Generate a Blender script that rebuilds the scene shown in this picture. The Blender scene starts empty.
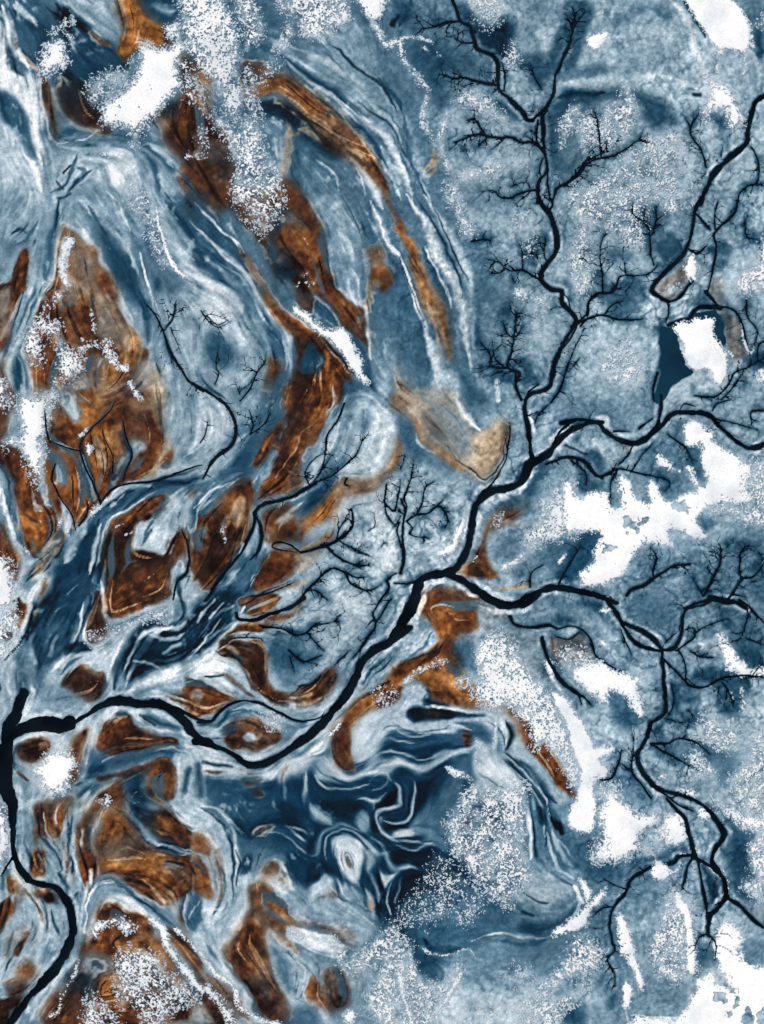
# Winter tidal flat seen straight down: marbled ice, rusty silt banks, dark creeks, snow.
# Everything is laid out on a plan of the flat (1 plan unit = 0.25 m) and built as real relief, water and snow meshes.
import math, random, re
import numpy as np
try:
    import bpy
except ImportError:
    bpy = None
PW, PH = 764, 1024            # plan size
PAD = 16
W, H = PW + 2 * PAD, PH + 2 * PAD
PAL8 = dict(W=(236, 241, 247), F=(196, 208, 219), I=(151, 176, 195), B=(116, 146, 169), G=(74, 105, 130),
            T=(40, 80, 108), D=(20, 56, 82), N=(12, 34, 50), K=(6, 11, 18), R=(100, 54, 30), U=(52, 33, 29),
            O=(154, 98, 46), A=(172, 152, 124), M=(134, 122, 117))
def s2l(c):
    c = np.asarray(c, np.float32) / 255.0
    return np.where(c <= .04045, c / 12.92, ((c + .055) / 1.055) ** 2.4).astype(np.float32)
PAL = {k: np.array(v, np.float32) / 255.0 for k, v in PAL8.items()}

def sm(x, a=0.0, b=1.0):
    t = np.clip((x - a) / (b - a), 0, 1)
    return t * t * (3 - 2 * t)
def noise(wl, seed, w=W, h=H):
    """smooth lattice noise, about -1..1, wl plan units per lattice cell"""
    rs = np.random.RandomState(seed)
    wx, wy = (wl if isinstance(wl, tuple) else (wl, wl))
    gw, gh = int(w / wx) + 4, int(h / wy) + 4
    g = rs.rand(gh, gw).astype(np.float32) * 2 - 1
    x = np.arange(w, dtype=np.float32) / wx + rs.rand() ; y = np.arange(h, dtype=np.float32) / wy + rs.rand()
    xi = x.astype(int); yi = y.astype(int); fx = x - xi; fy = y - yi
    def bs(t):
        return [(1 - t) ** 3 / 6, (3 * t ** 3 - 6 * t * t + 4) / 6, (-3 * t ** 3 + 3 * t * t + 3 * t + 1) / 6, t ** 3 / 6]
    bx, by = bs(fx), bs(fy)
    rows = sum(g[:, np.clip(xi + k, 0, gw - 1)] * bx[k] for k in range(4))
    out = sum(rows[np.clip(yi + k, 0, gh - 1)] * by[k][:, None] for k in range(4))
    return (out * 1.9).astype(np.float32)
def fbm(wl, seed, n=4, w=W, h=H, gain=.55):
    o = 0; a = 1; s = 0
    for k in range(n):
        o = o + a * noise(max(wl / 2 ** k, 1.01), seed + 17 * k, w, h); s += a; a *= gain
    return o / s * 1.4
def blur(a, r):
    """two box passes"""
    r = int(r)
    if r < 1: return a
    for _ in range(2):
        for ax in (0, 1):
            p = [(0, 0)] * a.ndim; p[ax] = (r + 1, r)
            c = np.cumsum(np.pad(a, p, mode='edge'), axis=ax, dtype=np.float64)
            n = a.shape[ax]
            hi = np.take(c, np.arange(2 * r + 1, 2 * r + 1 + n), axis=ax); lo = np.take(c, np.arange(0, n), axis=ax)
            a = ((hi - lo) / (2 * r + 1)).astype(np.float32)
    return a

# ---- the survey: strokes, areas, creeks and snow, written tile by tile (tile points are 3.82 per plan unit)
OPS, CREEKS, SNOW, HOLES = [], [], [], []
_o = [0.0, 0.0, 3.82]
def T(x, y, s=3.82): _o[:] = [x, y, s]
def pts(t):
    a = np.array([float(v) for v in re.split(r'[ ,]+', t.strip())], np.float32).reshape(-1, 2)
    return a / _o[2] + np.array(_o[:2], np.float32)
def spline(p, closed=False, n=4):
    m = len(p)
    if m < 3: return p if not closed else p
    out = []
    idx = range(m if closed else m - 1)
    for i in idx:
        if closed: p0, p1, p2, p3 = p[i - 1], p[i], p[(i + 1) % m], p[(i + 2) % m]
        else: p0, p1, p2, p3 = p[max(i - 1, 0)], p[i], p[i + 1], p[min(i + 2, m - 1)]
        for k in range(n):
            t = k / n
            out.append(.5 * ((2 * p1) + (p2 - p0) * t + (2 * p0 - 5 * p1 + 4 * p2 - p3) * t * t + (3 * p1 - p0 - 3 * p2 + p3) * t ** 3))
    if not closed: out.append(p[-1])
    return np.array(out, np.float32)
def ws(w): return [v / _o[2] for v in (w if isinstance(w, (list, tuple)) else [w])]
def P(k, t, soft=24, op=1.0, bank=None, br=.5):
    OPS.append(('P', k, spline(pts(t), True), soft / _o[2], op, bank, br))
def S(k, w, t, op=1.0, soft=.7, br=.5):
    OPS.append(('S', k, spline(pts(t)), ws(w), soft, op, br))
def C(name, w, t, twig=0.0, halo=1.0):
    CREEKS.append((name, spline(pts(t)), ws(w), twig, halo))
def SN(sol, label, *shapes):
    """a snow patch: each shape is an area 'x,y ...' or (width, 'x,y ...') for a strand"""
    L = []
    for s in shapes:
        if isinstance(s, str): L.append(('P', spline(pts(s), True, 3)))
        else: L.append(('S', spline(pts(s[1])), ws(s[0])))
    SNOW.append((sol, label, L))
def HO(t): HOLES.append(spline(pts(t), True, 3))
GAINV = (0.97, 1.0, 1.08); EXPO = 0.82
# ================= ground: broad areas first =================
T(0, 0, 1)
P('G', '-20,-20 420,-20 430,300 300,400 120,420 -20,400', 60)
P('I', '-20,150 60,140 200,230 260,330 230,430 120,480 -20,560', 40, .8)
P('D', '210,770 300,755 400,720 470,735 500,790 520,860 540,930 400,960 330,880 240,850 205,800', 26, 1)
P('G', '300,0 430,30 480,200 500,420 450,480 380,400 330,300 290,150', 40, .9)
P('I', '250,520 330,470 400,440 440,520 400,600 330,640 230,700 200,640', 40, .8)
P('G', '520,800 640,820 640,1000 520,1000 480,960', 40, .8)
P('I', '400,60 760,60 760,400 560,420 480,380 440,200', 60, .25)
P('I', '400,460 520,460 500,600 420,560', 40, .5)
# -------- tile 0,0
T(0, 0)
P('B', '-40,440 60,500 120,640 130,800 -40,800', 30)
P('I', '-40,440 60,520 90,700 60,800 -40,800', 40, .8)
P('T', '0,-20 180,-20 220,120 150,270 80,180 30,80', 30)
S('N', 40, '60,40 120,110 175,120 160,200 135,250', .9)
S('I', 26, '60,20 110,60 150,90', .5)
P('B', '230,-20 450,-20 470,120 430,170 340,110 270,50', 24)
S('I', 18, '250,10 330,70 420,130', .6)
S('D', 16, '290,40 340,100 430,165', .8)
P('N', '200,40 300,60 470,200 510,260 420,290 340,330 390,430 410,505 300,480 225,390 215,290 250,200 220,120', 22)
S('K', 26, '215,20 270,90 300,160', .7)
P('U', '230,300 330,330 410,420 410,505 290,480 228,375', 26, .9)
P('G', '260,200 420,180 470,260 360,290 280,280', 40, .5)
S('R', 18, '325,110 380,150 425,170', .9)
P('O', '445,-20 530,-20 560,70 640,120 650,180 540,190 500,240 455,200 495,130 445,60', 18, .95, bank='ochre silt bank running down from the top edge beside white snow')
S('A', 12, '450,10 490,80 480,160', .35)
P('D', '530,-20 700,-20 640,90 565,60', 24)
S('G', 30, '560,10 640,40 690,20', .6)
P('B', '140,270 165,360 200,540 330,545 400,520 520,560 640,620 700,764 150,764', 20)
P('I', '165,560 300,560 430,600 500,700 470,790 170,790', 40, .7)
P('F', '400,560 460,580 510,660 540,764 470,764 410,680', 24, .8)
S('G', 30, '200,360 250,440 330,500 400,490', .9)
S('I', 9, '205,345 230,400 290,480 350,505', .8)
S('R', 34, '168,290 185,380 210,470 228,545', 1)
S('W', [10, 14, 8], '148,270 158,360 180,450 200,530 240,550', 1)
P('F', '-20,60 30,130 20,220 50,280 150,290 160,400 165,520 150,640 120,560 110,450 40,370 -20,300', 16)
S('W', 34, '-10,30 30,90 20,180 40,260 110,320 140,420 150,520 148,630', .9)
S('K', [10, 26, 8], '25,120 45,200 70,290', .9)
P('D', '-20,340 60,390 110,460 110,500 60,490 10,440', 14)
S('R', 12, '55,150 90,210 150,270', .9)
S('F', 8, '65,170 100,230 155,265', .8)
S('W', 14, '95,600 130,660 160,790', 1)
S('N', [6, 16, 8], '345,660 300,700 240,750', .9)
S('K', 8, '205,690 240,720', .8); S('K', 8, '240,660 265,640', .8); S('D', 14, '290,600 250,700 170,730', .5)
P('U', '600,430 700,380 790,360 790,790 740,720 700,620 640,560 590,490', 20)
P('R', '680,400 790,400 790,520 700,570', 30, .9)
S('R', [40, 60, 40], '680,200 730,270 790,330', 1)
S('O', 20, '700,220 740,270 790,310', .6)
S('W', 9, '680,210 710,270 760,350', 1)
S('D', 22, '530,550 620,610 690,700 730,790', .9)
S('I', 12, '540,545 640,600 700,690', .7)
S('T', 20, '560,590 600,680 600,780', .6)
S('I', 14, '380,560 480,580 520,650 570,764', .7)
# -------- tile 200,0
T(200, 0)
P('G', '0,-20 760,-20 760,420 560,300 300,180 150,160 0,60', 40)
P('T', '220,60 300,90 300,220 160,220 120,120', 30, .8)
P('I', '250,150 420,140 560,280 640,420 500,330 330,220', 40, .45)
P('B', '480,60 640,100 700,220 764,500 640,400 540,250', 40, .8)
S('D', 22, '300,210 400,290 520,360 640,470 760,640', .9)
S('I', 16, '320,230 430,330 540,390', .6)
S('N', 12, '330,250 380,340 500,420 620,500', .8)
S('I', 18, '420,200 540,290 640,380 764,560', .6)
S('D', 10, '470,190 570,300 680,400 764,500', .8)
S('N', 14, '500,160 600,260 700,330 740,430', .5)
S('K', 18, '764,60 740,100', .6)
S('I', [20, 40, 30], '540,390 620,450 700,520 764,600', .85)
S('F', [8, 18, 14], '640,460 700,520 764,590', .8)
S('D', 16, '560,380 640,440 740,540 790,620', .7)
P('U', '-40,380 40,440 120,560 120,700 100,800 -60,800 -60,300', 22)
P('R', '-10,600 110,620 110,764 -10,764', 30, .5)
S('G', 50, '10,330 60,420 140,480', .9)
S('R', 40, '0,250 40,300', .7)
P('U', '160,240 260,240 280,300 200,420 160,400', 22, .8)
P('G', '220,400 320,420 440,480 520,560 560,600 560,790 330,790 220,560', 24, .95)
P('N', '210,390 320,400 410,470 500,540 540,600 450,570 350,490 280,450 220,450', 18, .8)
S('O', [70, 96, 90, 70, 56, 40], '205,385 280,340 350,380 440,450 540,520 620,590 690,680 720,790', 1)
S('R', [40, 30, 22], '190,340 290,330 380,390 470,440', .7)
S('R', 18, '500,440 590,530 660,610 740,764', .8)
S('U', 12, '250,395 340,420 430,490 520,570', .8)
S('A', 10, '530,430 620,545 700,650', .35)
S('A', [14, 26, 14], '320,460 330,540 320,640 310,700', .7)
S('A', 14, '330,520 400,500 450,530', .55)
S('U', 30, '460,530 540,570', .6)
P('T', '350,530 400,520 460,600 520,700 540,790 400,790 350,680', 14)
P('B', '370,550 430,590 500,700 510,790 420,790 370,660', 24, .5)
S('I', 6, '440,600 500,660 550,764', .7)
S('N', 8, '350,540 345,640 400,750', .8)
P('U', '310,700 360,690 400,764 400,800 300,800', 16)
S('F', [12, 22, 24], '560,590 620,640 670,710 690,790', .9)
S('W', 5, '570,610 610,660 640,740', .8)
S('I', 40, '690,560 740,640 764,700', .7)
# -------- tile 400,0
T(400, 0)
P('N', '230,20 300,80 420,90 430,200 370,220 300,180', 36, .75)
P('N', '60,160 130,130 250,180 330,240 360,310 250,260 180,290 120,330 70,250', 44, .5)
P('G', '100,120 240,90 300,200 360,300 200,280 110,230', 40, .5)
P('B', '520,110 640,100 600,230 560,210', 20, .9)
P('I', '525,115 600,120 590,200 550,190', 26, .7)
P('I', '640,190 700,180 740,240 640,260', 22, .7)
P('I', '400,270 480,250 520,340 540,400 500,450 440,390', 34, .6)
P('N', '480,200 540,190 590,260 540,330 500,260', 30, .6)
P('T', '520,260 764,250 764,290 600,300', 20, .6)
S('I', 24, '620,320 700,310 780,300', .8)
S('N', 30, '600,370 680,360 780,350', .6)
P('N', '560,430 640,400 600,520 620,620 680,600 620,660 570,640', 30, .6)
S('N', 40, '370,390 420,440 470,460', .6)
S('D', 60, '0,20 20,60', .7)
P('I', '200,420 300,430 420,470 520,600 480,700 250,760 200,600', 60, .45)
P('D', '0,180 60,200 130,330 180,370 120,360 60,290', 40, .5)
P('T', '0,380 60,420 120,560 190,700 150,760 60,560', 40, .5)
S('A', 20, '120,600 140,640 110,680', .35)
S('B', 40, '10,440 60,560 110,700', .5)
S('F', 14, '0,590 40,700 60,790', .8)
S('I', 10, '30,600 90,700 120,790', .7)
S('D', 12, '0,540 70,660 110,780', .6)
P('B', '420,20 480,60 500,170 460,160 430,90', 30, .6)
P('I', '640,0 764,-10 764,60 700,50', 30, .6)
P('I', '260,0 400,0 420,80 340,90', 30, .5)
# -------- tile 564,0
T(564, 0)
P('D', '200,60 300,30 400,60 380,90 280,70 210,110', 24, .5)
P('B', '210,80 400,80 470,230 300,280 200,240', 60, .6)
P('I', '230,110 380,90 400,150 260,170', 40, .45)
S('F', [16, 24, 30], '380,-10 440,40 480,110 510,200 550,280', .75)
S('N', 22, '450,10 500,80 540,150', .5)
P('I', '510,200 570,260 620,350 580,420 540,340 520,260', 24, .7)
S('I', 12, '440,230 500,270 530,300', .8)
S('I', 26, '-10,330 80,310 200,300 240,320', .85)
S('I', 16, '240,310 340,290 440,300 530,350', .6)
P('N', '0,360 90,350 200,330 240,370 140,390 60,410 0,440', 30, .65)
P('N', '270,360 360,370 420,420 440,480 330,490 280,430', 36, .8)
P('N', '560,440 620,430 640,490 590,500', 24, .7)
P('N', '740,140 764,140 764,230 730,200', 26, .8)
P('D', '690,20 740,60 764,160 700,160', 40, .4)
S('I', 16, '700,190 740,260 745,350', .6)
P('I', '580,620 680,580 764,480 764,764 560,764', 60, .3)
S('K', 14, '505,360 525,365', .7)
P('I', '470,640 520,600 540,700 490,720', 30, .6)
P('I', '540,500 600,500 580,600 545,620', 34, .5)
P('T', '0,430 40,520 0,620', 40, .5)
# -------- tile 0,200
T(0, 200)
P('B', '-20,-20 160,-20 160,180 110,190 60,290 -20,340', 24)
P('G', '40,100 100,110 60,200 40,190', 20, .6)
P('I', '30,40 140,0 160,110 70,160 30,110', 20, .7)
S('T', 22, '160,20 150,110 60,130', .5)
P('B', '165,-20 240,-20 235,80 220,200 190,310 100,480 0,610 -20,580 90,400 110,300 130,170', 14)
S('T', [16, 34, 30], '220,10 205,110 190,220 180,300', .8)
S('K', [6, 10, 5], '225,0 215,80 205,150', .9)
S('F', 24, '130,330 110,440 60,540 10,590', .7)
S('D', 10, '160,330 120,430 100,480', .8)
S('N', [6, 12, 14], '100,350 60,440 20,560 0,600', .9)
S('I', 12, '150,340 130,440 40,580', .7)
P('B', '240,-20 600,-20 700,290 764,320 764,764 640,764 540,620 480,440 370,250 290,110', 20)
P('G', '330,40 400,80 520,250 560,390 500,400 420,300 360,180', 24, .9)
P('D', '380,100 440,170 520,280 570,400 520,380 440,300 400,200', 22, .8)
S('D', 26, '540,380 570,450 560,560', .7)
S('F', 20, '280,90 330,130 400,260 450,350 520,470', .6)
S('I', 20, '300,0 400,100 480,170 530,280', .7)
S('F', 8, '435,0 480,80 495,110', .9)
S('T', 40, '500,120 540,200 560,300', .7)
S('D', 60, '570,90 600,190 630,230', .8)
P('G', '560,240 660,260 700,330 640,380 580,340', 30, .8)
S('D', 30, '600,300 600,330', .6)
P('T', '620,-10 764,-10 764,260 720,200 640,60', 30, .8)
S('I', 30, '600,60 660,160 720,260 780,330', .8)
S('N', 22, '640,20 700,90 764,190', .8)
S('B', 20, '600,-10 690,120 764,250', .6)
P('I', '640,380 764,370 764,600 680,560', 40, .6)
# the rusty wedge
P('R', '240,100 270,110 330,170 365,190 380,250 430,320 470,430 520,520 525,600 510,680 440,764 200,764 130,764 125,660 100,560 130,470 180,350 225,240', 14, 1, bank='broad rust brown silt wedge tapering to a point below pale ice')
P('M', '280,180 330,190 380,280 430,330 470,430 500,560 400,540 350,420 300,280', 30, .75)
P('A', '400,400 450,420 500,560 480,620 430,560', 30, .55)
S('A', 22, '280,320 330,340 340,420', .4)
P('O', '390,650 430,640 450,700 440,764 390,764', 24, .8)
S('O', 26, '500,500 515,560 500,610', .7)
S('D', 14, '345,360 350,400', .7)
P('B', '240,720 320,680 350,764 240,764', 24, .7)
S('F', [10, 14, 8], '245,100 225,170 215,280 180,350', 1)
S('F', 8, '245,100 280,95 310,120', .9)
S('U', 16, '250,120 230,200 225,310', .8)
P('U', '170,480 220,540 225,640 170,650 140,520', 14, .7)
S('K', 8, '140,480 95,560 100,580', .8)
S('W', 12, '120,470 80,570 110,640 125,720', .9)
P('R', '95,190 120,200 115,290 90,340 60,420 20,540 -20,560 -20,350 50,310 70,230', 12, 1, bank='small rust bank with dark head at the left edge beside a pale ice channel')
P('M', '-10,380 50,340 40,430 0,470', 16, .8); S('U', 22, '95,200 80,290 30,330', .8)
S('F', 24, '80,370 30,450 0,520', .9)
P('D', '50,600 90,600 110,690 100,764 60,764', 14, .9); S('F', 10, '20,610 45,690 55,764', .9); S('U', 30, '0,620 25,680', .9)
S('I', 12, '60,590 90,640 95,764', .8)
P('R', '540,570 565,590 540,620', 8, .9)
P('M', '540,640 600,640 640,700 660,764 480,764', 20, .9); P('A', '590,660 620,680 640,764 580,764', 18, .8)
P('U', '480,740 520,720 540,764 470,780', 14, .8); S('N', 10, '525,560 520,640 470,740', .8)
S('I', 30, '700,620 740,760', .6)
S('F', 4, '570,340 590,430 620,480', .8)
# -------- tile 200,200
T(200, 200)
P('T', '-20,20 60,60 180,200 260,400 380,500 360,764 260,764 250,600 170,430 0,270 -20,200', 22, .9)
S('I', 22, '-10,120 80,190 160,260 220,360 300,450 345,530 350,640 310,740', .75)
S('F', 10, '0,130 100,215 180,280 240,400 320,490 350,560', .7)
S('D', 16, '0,180 90,240 160,330 230,440 320,540', .8)
S('B', 22, '0,240 100,260 180,340 240,460', .8)
S('I', 8, '60,230 150,290 200,380', .7)
S('F', 44, '-10,310 60,340 120,390 155,450', .9)
P('F', '-20,300 80,370 150,440 150,540 80,560 20,420 -20,400', 30, .7)
P('G', '40,520 120,530 180,640 100,660 40,600', 30, .8)
P('I', '150,470 250,540 260,640 200,764 100,764 20,600', 40, .5)
P('R', '270,600 310,640 300,700 270,764 250,764', 16, .9)
P('G', '60,30 200,130 250,240 240,270 150,180', 24, .8)
S('I', 14, '110,70 130,120', .7); S('I', 14, '30,30 70,80', .6)
P('U', '100,-20 400,-20 480,150 500,250 520,330 600,400 640,560 600,540 520,480 420,420 340,360 280,290 240,180', 16, 1, bank='long umber brown mud tongue edged by a pale thread of ice')
P('R', '350,120 430,130 500,260 540,340 600,400 625,470 640,560 560,480 470,330 380,260', 26, .8)
P('N', '280,40 330,70 280,160 250,130', 24, .7)
P('D', '270,230 330,250 390,270 360,310 290,300', 20, .8)
P('T', '290,310 350,330 440,380 490,400 520,470 440,450 350,420 300,360', 20, .9)
P('G', '300,310 340,330 340,380 300,340', 14, .7)
S('T', 34, '430,370 490,410 520,470', .8)
P('D', '540,470 600,540 660,640 660,720 610,640 570,560', 14, .9)
P('R', '150,180 240,290 290,400 400,470 470,520 540,600 590,670 590,764 330,764 370,640 360,520 280,430 200,300', 14, 1, bank='slim brown mud ribbon following the left side of the white snow wedge')
S('M', 14, '160,190 220,270 290,400 360,450', .7)
S('W', [4, 8, 5], '-10,20 60,90 130,150 160,200', .9); S('F', 8, '220,270 270,350 340,430 440,500', .7)
P('D', '420,520 470,600 470,650 400,680 385,600', 18, .9); P('U', '380,680 470,650 480,764 360,764', 20, .8)
S('O', 18, '470,560 490,650 480,764', .5); S('A', 8, '500,700 520,764', .7)
P('T', '560,690 640,700 680,764 550,764', 16); S('O', 20, '510,690 540,640', .3)
P('B', '400,-20 560,-20 640,120 660,230 600,390 520,310 480,150', 18, .9)
S('T', 14, '430,0 480,100 500,180', .8); S('I', 16, '520,110 560,160 600,300', .5); S('F', 6, '570,0 610,90 620,130', .6)
P('G', '500,210 600,250 610,330 590,400 530,330', 20, .6); S('I', 12, '570,250 605,310 600,370', .6)
P('G', '590,-20 700,-20 764,140 764,560 690,600 640,420 640,200', 30, .8)
P('T', '640,100 700,140 764,300 764,520 660,450', 40, .5)
P('O', '650,180 700,200 690,280 640,400 630,380 660,290', 22, .6); P('R', '660,270 720,270 740,320 690,350', 24, .8)
P('A', '640,370 650,470 660,580 650,600', 16, .5)
S('F', [8, 20, 8], '500,240 520,320 600,395 625,420 640,540 657,605', 1)
S('F', [18, 26, 14], '660,0 700,120 764,230', .8); S('W', 5, '670,20 710,140 764,225', .8)
S('R', 26, '720,0 764,100', 1)
S('N', 16, '640,690 680,740 720,764', .9); P('A', '740,650 764,640 764,764 740,720', 12, .7)
P('I', '680,600 760,600 720,740 690,700', 24, .6)
# -------- tile 400,200
T(400, 200)
P('T', '-20,260 60,300 120,500 110,640 60,660 -20,600', 30, .7)
S('F', [26, 34, 28, 30], '40,-10 110,110 160,240 220,350 250,450 265,600', .85)
S('I', [24, 30, 24], '100,-10 190,140 260,270 280,380 280,560', .8)
S('D', 10, '70,0 160,140 220,270 250,370', .9); S('D', 9, '130,30 200,180 265,310', .7)
S('T', 24, '90,180 130,290 190,400 200,480', .9); S('F', 8, '100,170 150,290 190,360 200,420', .7)
S('W', 5, '250,420 260,520 260,620', .7); S('B', 20, '230,470 225,600', .6)
S('O', [26, 34, 30, 60, 46, 44], '-10,110 40,170 70,260 110,380 150,430 185,520 195,610', 1)
S('A', 14, '120,420 150,540 170,620', .6); S('R', 18, '0,80 30,160 70,240', .9); S('U', 14, '0,100 20,150', .9)
S('F', [8, 12, 40], '-20,180 40,300 80,450 110,560 130,690', .85); S('K', 5, '5,230 60,370 90,500', .8)
P('I', '110,560 200,650 220,764 140,764', 20, .8); P('W', '185,735 210,735 215,764 190,764', 6)
S('T', 40, '290,400 300,520', .5); P('T', '240,190 280,260 310,380 400,400 350,300 300,200', 50, .5)
S('B', 40, '270,560 300,680 400,764', .5); P('D', '230,660 300,720 330,764 250,764', 26, .6); P('T', '350,620 420,640 440,690 390,690', 22, .8)
S('F', 14, '370,680 380,764', .5)
P('A', '0,670 60,720 80,764 -20,764', 20, .7); S('U', 14, '-10,700 50,740', .7)
P('I', '280,30 400,80 380,140 280,80', 40, .5)
# -------- tile 564,200
T(564, 200)
P('N', '150,200 220,180 260,220 200,250 160,240', 30, .6)
P('B', '320,480 380,400 370,560 360,764 320,764', 16, .8)
P('I', '390,460 440,390 520,290 560,200 560,330 500,410 440,450', 16, .8)
P('I', '340,370 385,395 370,470 325,500 310,400', 20, .7)
P('M', '335,345 400,280 460,225 470,300 430,370 380,385', 12, .95, bank='small grey brown silt islet ringed by a black creek')
P('F', '385,330 440,310 440,350 390,355', 14, .8)
P('M', '560,310 600,300 625,420 670,460 695,590 640,605 610,540 600,430 560,350', 12, .85, bank='slim grey brown spit along the east side of the pond')
P('D', '370,480 440,470 500,420 560,390 590,420 600,520 610,560 560,500 420,470 430,580 460,620 500,650 420,700 360,764 350,700 365,560', 10)
P('G', '370,480 430,470 430,560 390,560', 18, .6); P('T', '500,410 580,420 600,540 570,520 560,450', 12, .5)
P('I', '400,720 520,650 600,660 660,600 700,600 640,690 560,764 380,764', 18, .8)
S('I', 34, '600,310 640,330 660,380 700,470', .5); S('I', 40, '700,100 640,240', .5)
P('D', '540,350 580,380 560,400 530,390', 10, .8)
P('D', '490,20 530,90 560,110 510,60', 8, .7)
P('G', '290,330 330,340 320,400 290,380', 12, .7)
# -------- tile 0,400
T(0, 400)
P('R', '200,-20 460,-20 600,-20 640,140 640,160 560,290 480,310 400,380 350,410 310,470 270,400 180,140', 14, 1, bank='rust brown silt bank split by thin branching channels')
P('O', '280,60 350,40 360,110 300,150', 26, .6); P('O', '340,140 430,110 440,230 360,330', 26, .6); P('U', '440,20 560,20 600,100 540,250 500,160', 30, .4)
P('M', '520,70 580,120 560,180 520,160', 30, .5); S('B', 22, '500,200 560,180', .5); S('A', 16, '390,240 410,270 380,150', .4); S('I', 34, '250,10 290,70', .6)
P('A', '600,-20 650,-20 640,120 620,100', 16, .7)
P('R', '50,250 140,250 170,400 220,430 250,560 200,620 120,600 90,490 60,380', 14, 1, bank='rust bank between the two frosted inlets near the left edge')
P('O', '80,420 150,440 180,550 130,570 90,480', 24, .7); S('N', 8, '70,430 140,450 160,480', .7)
P('A', '120,640 200,560 240,560 210,630 130,690', 14, .8, bank=None); S('F', 14, '130,330 145,390 170,420', .6)
P('R', '-20,170 60,190 90,250 60,290 0,260 -20,260', 14, .9); P('U', '-20,-20 60,-20 40,120 -20,170', 16, .8)
P('R', '-20,440 30,520 70,600 60,690 20,640 -20,620', 12, 1, bank='rust bank fragment at the left edge beside white snow')
P('B', '40,-20 230,-20 190,130 60,140 20,120', 20, .7)
P('R', '170,150 210,170 330,260 330,400 290,500 240,470 200,330', 14, .95, bank=None); P('U', '170,250 220,280 220,420 180,380', 20, .6); S('F', 14, '205,230 230,300 210,320', .6)
P('O', '230,250 310,300 300,400 250,350', 30, .5)
S('F', [10, 14, 20], '230,370 260,440 270,520', .8); S('T', [14, 20, 30], '240,390 280,480 260,560 230,600', .8)
S('T', [12, 30, 40], '300,190 330,270 360,360 380,400', .95); S('B', 14, '310,210 345,320', .7)
S('T', [8, 24, 60], '470,100 500,200 450,270 420,340', .9); S('G', 16, '200,155 300,195', .9); S('T', 12, '450,0 380,80 310,160', .9)
S('T', 50, '10,240 50,330 30,420 60,500 100,580', .8); S('F', 14, '0,300 20,430 90,590', .8); S('I', 14, '40,300 60,370 50,440', .8); S('K', 10, '0,250 40,310 45,400 20,420', .9)
P('U', '400,540 430,470 500,420 640,350 680,350 700,500 640,600 640,764 390,764', 14, 1, bank='dark umber mud bank beside the blue inlet with one pale ice lobe')
P('R', '430,470 520,400 650,345 665,360 560,440 480,460', 16, .9); P('R', '540,700 640,620 700,480 700,560 650,660 640,764 560,764', 20, .9); P('R', '400,560 470,600 500,764 410,764', 30, .5)
P('I', '525,470 580,450 650,400 700,340 780,340 700,480 640,540 620,600 540,590 500,580', 14, .95); P('F', '600,540 640,540 620,600 560,590', 16, .5)
P('R', '700,350 740,330 780,340 720,380', 10, .7); P('R', '735,650 780,620 780,720 740,730', 12, 1); P('U', '735,540 780,480 780,600 745,620', 16, .9)
P('G', '380,390 500,320 600,320 764,280 780,330 600,380 440,440 400,500 390,764 180,764 230,610 300,520', 14, 1)
P('N', '310,640 390,540 380,764 190,764 240,640', 24, .9); P('T', '300,520 400,450 400,560 260,680', 30, .6)
S('I', 24, '350,450 280,590 250,620', .8); S('F', 12, '410,470 380,580 360,640', .8); S('I', 26, '400,380 470,340 560,330 620,340', .9); S('F', 12, '390,390 480,330', .9)
S('N', 22, '470,410 580,340 680,310 770,290', .9); S('D', 26, '390,440 460,390 470,350', .8); S('F', 8, '430,440 510,400 600,350', .8)
S('F', 24, '490,310 600,290 690,260 764,230', .7); S('A', 16, '560,290 610,230 640,150', .6); S('K', 14, '490,312 600,300 700,270 764,250', .8)
P('R', '620,250 650,190 670,210 640,260', 10, .8)
P('I', '680,100 764,60 764,250 680,240', 30, .6); S('D', 40, '764,200 720,210', .8); P('T', '720,-20 764,-20 764,60', 20, .8); P('I', '640,0 720,40 680,160 640,120', 26, .6)
P('I', '640,680 700,640 764,670 764,764 660,764', 14, .9); S('N', 14, '680,764 670,700 710,660 720,560 700,480', .9); S('T', 40, '740,420 720,500', .9); S('F', 14, '745,470 725,560 735,640', .8); S('N', 8, '745,480 740,560', .7)
S('F', 12, '400,610 390,700 400,764', .9); S('F', 20, '60,764 100,640 150,610', .8); P('F', '110,764 130,690 220,620 200,700 170,764', 12, .9)
S('K', 12, '100,700 130,670 230,600', .8)
# -------- tile 200,400
T(200, 400)
P('T', '-20,360 60,300 130,200 200,130 300,20 360,-20 340,60 260,200 200,300 60,400 -20,470', 22, .9)
S('D', 50, '190,200 140,280 80,330', .8); S('I', 30, '-10,310 80,240 170,160 240,80', .8); S('B', 26, '-10,390 70,320 150,280', .8); S('I', 12, '-10,420 60,360 130,310', .7)
P('I', '-20,-20 100,-20 120,100 100,180 -20,240', 30, .8); P('F', '20,30 90,30 90,130 20,160', 40, .6); P('T', '120,-20 260,-20 250,80 200,120', 30, .5); P('I', '130,0 240,0 220,90 160,120', 30, .6)
P('R', '360,-20 520,-20 480,60 440,150 400,190 380,280 330,330 230,380 230,330 280,260 330,130', 14, 1, bank='long diagonal rust brown mud ridge in the middle of the flat')
P('U', '350,-10 440,-10 420,90 370,130 310,240 270,280 330,120', 22, .8); S('O', 20, '490,20 440,100 380,200', .8); S('A', 8, '440,90 380,130 350,230 290,290', .7); S('M', 20, '480,30 400,190 330,330', .4)
P('R', '205,230 260,160 310,100 320,110 270,200 220,260', 12, .95); S('O', 16, '300,90 240,190', .6)
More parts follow.
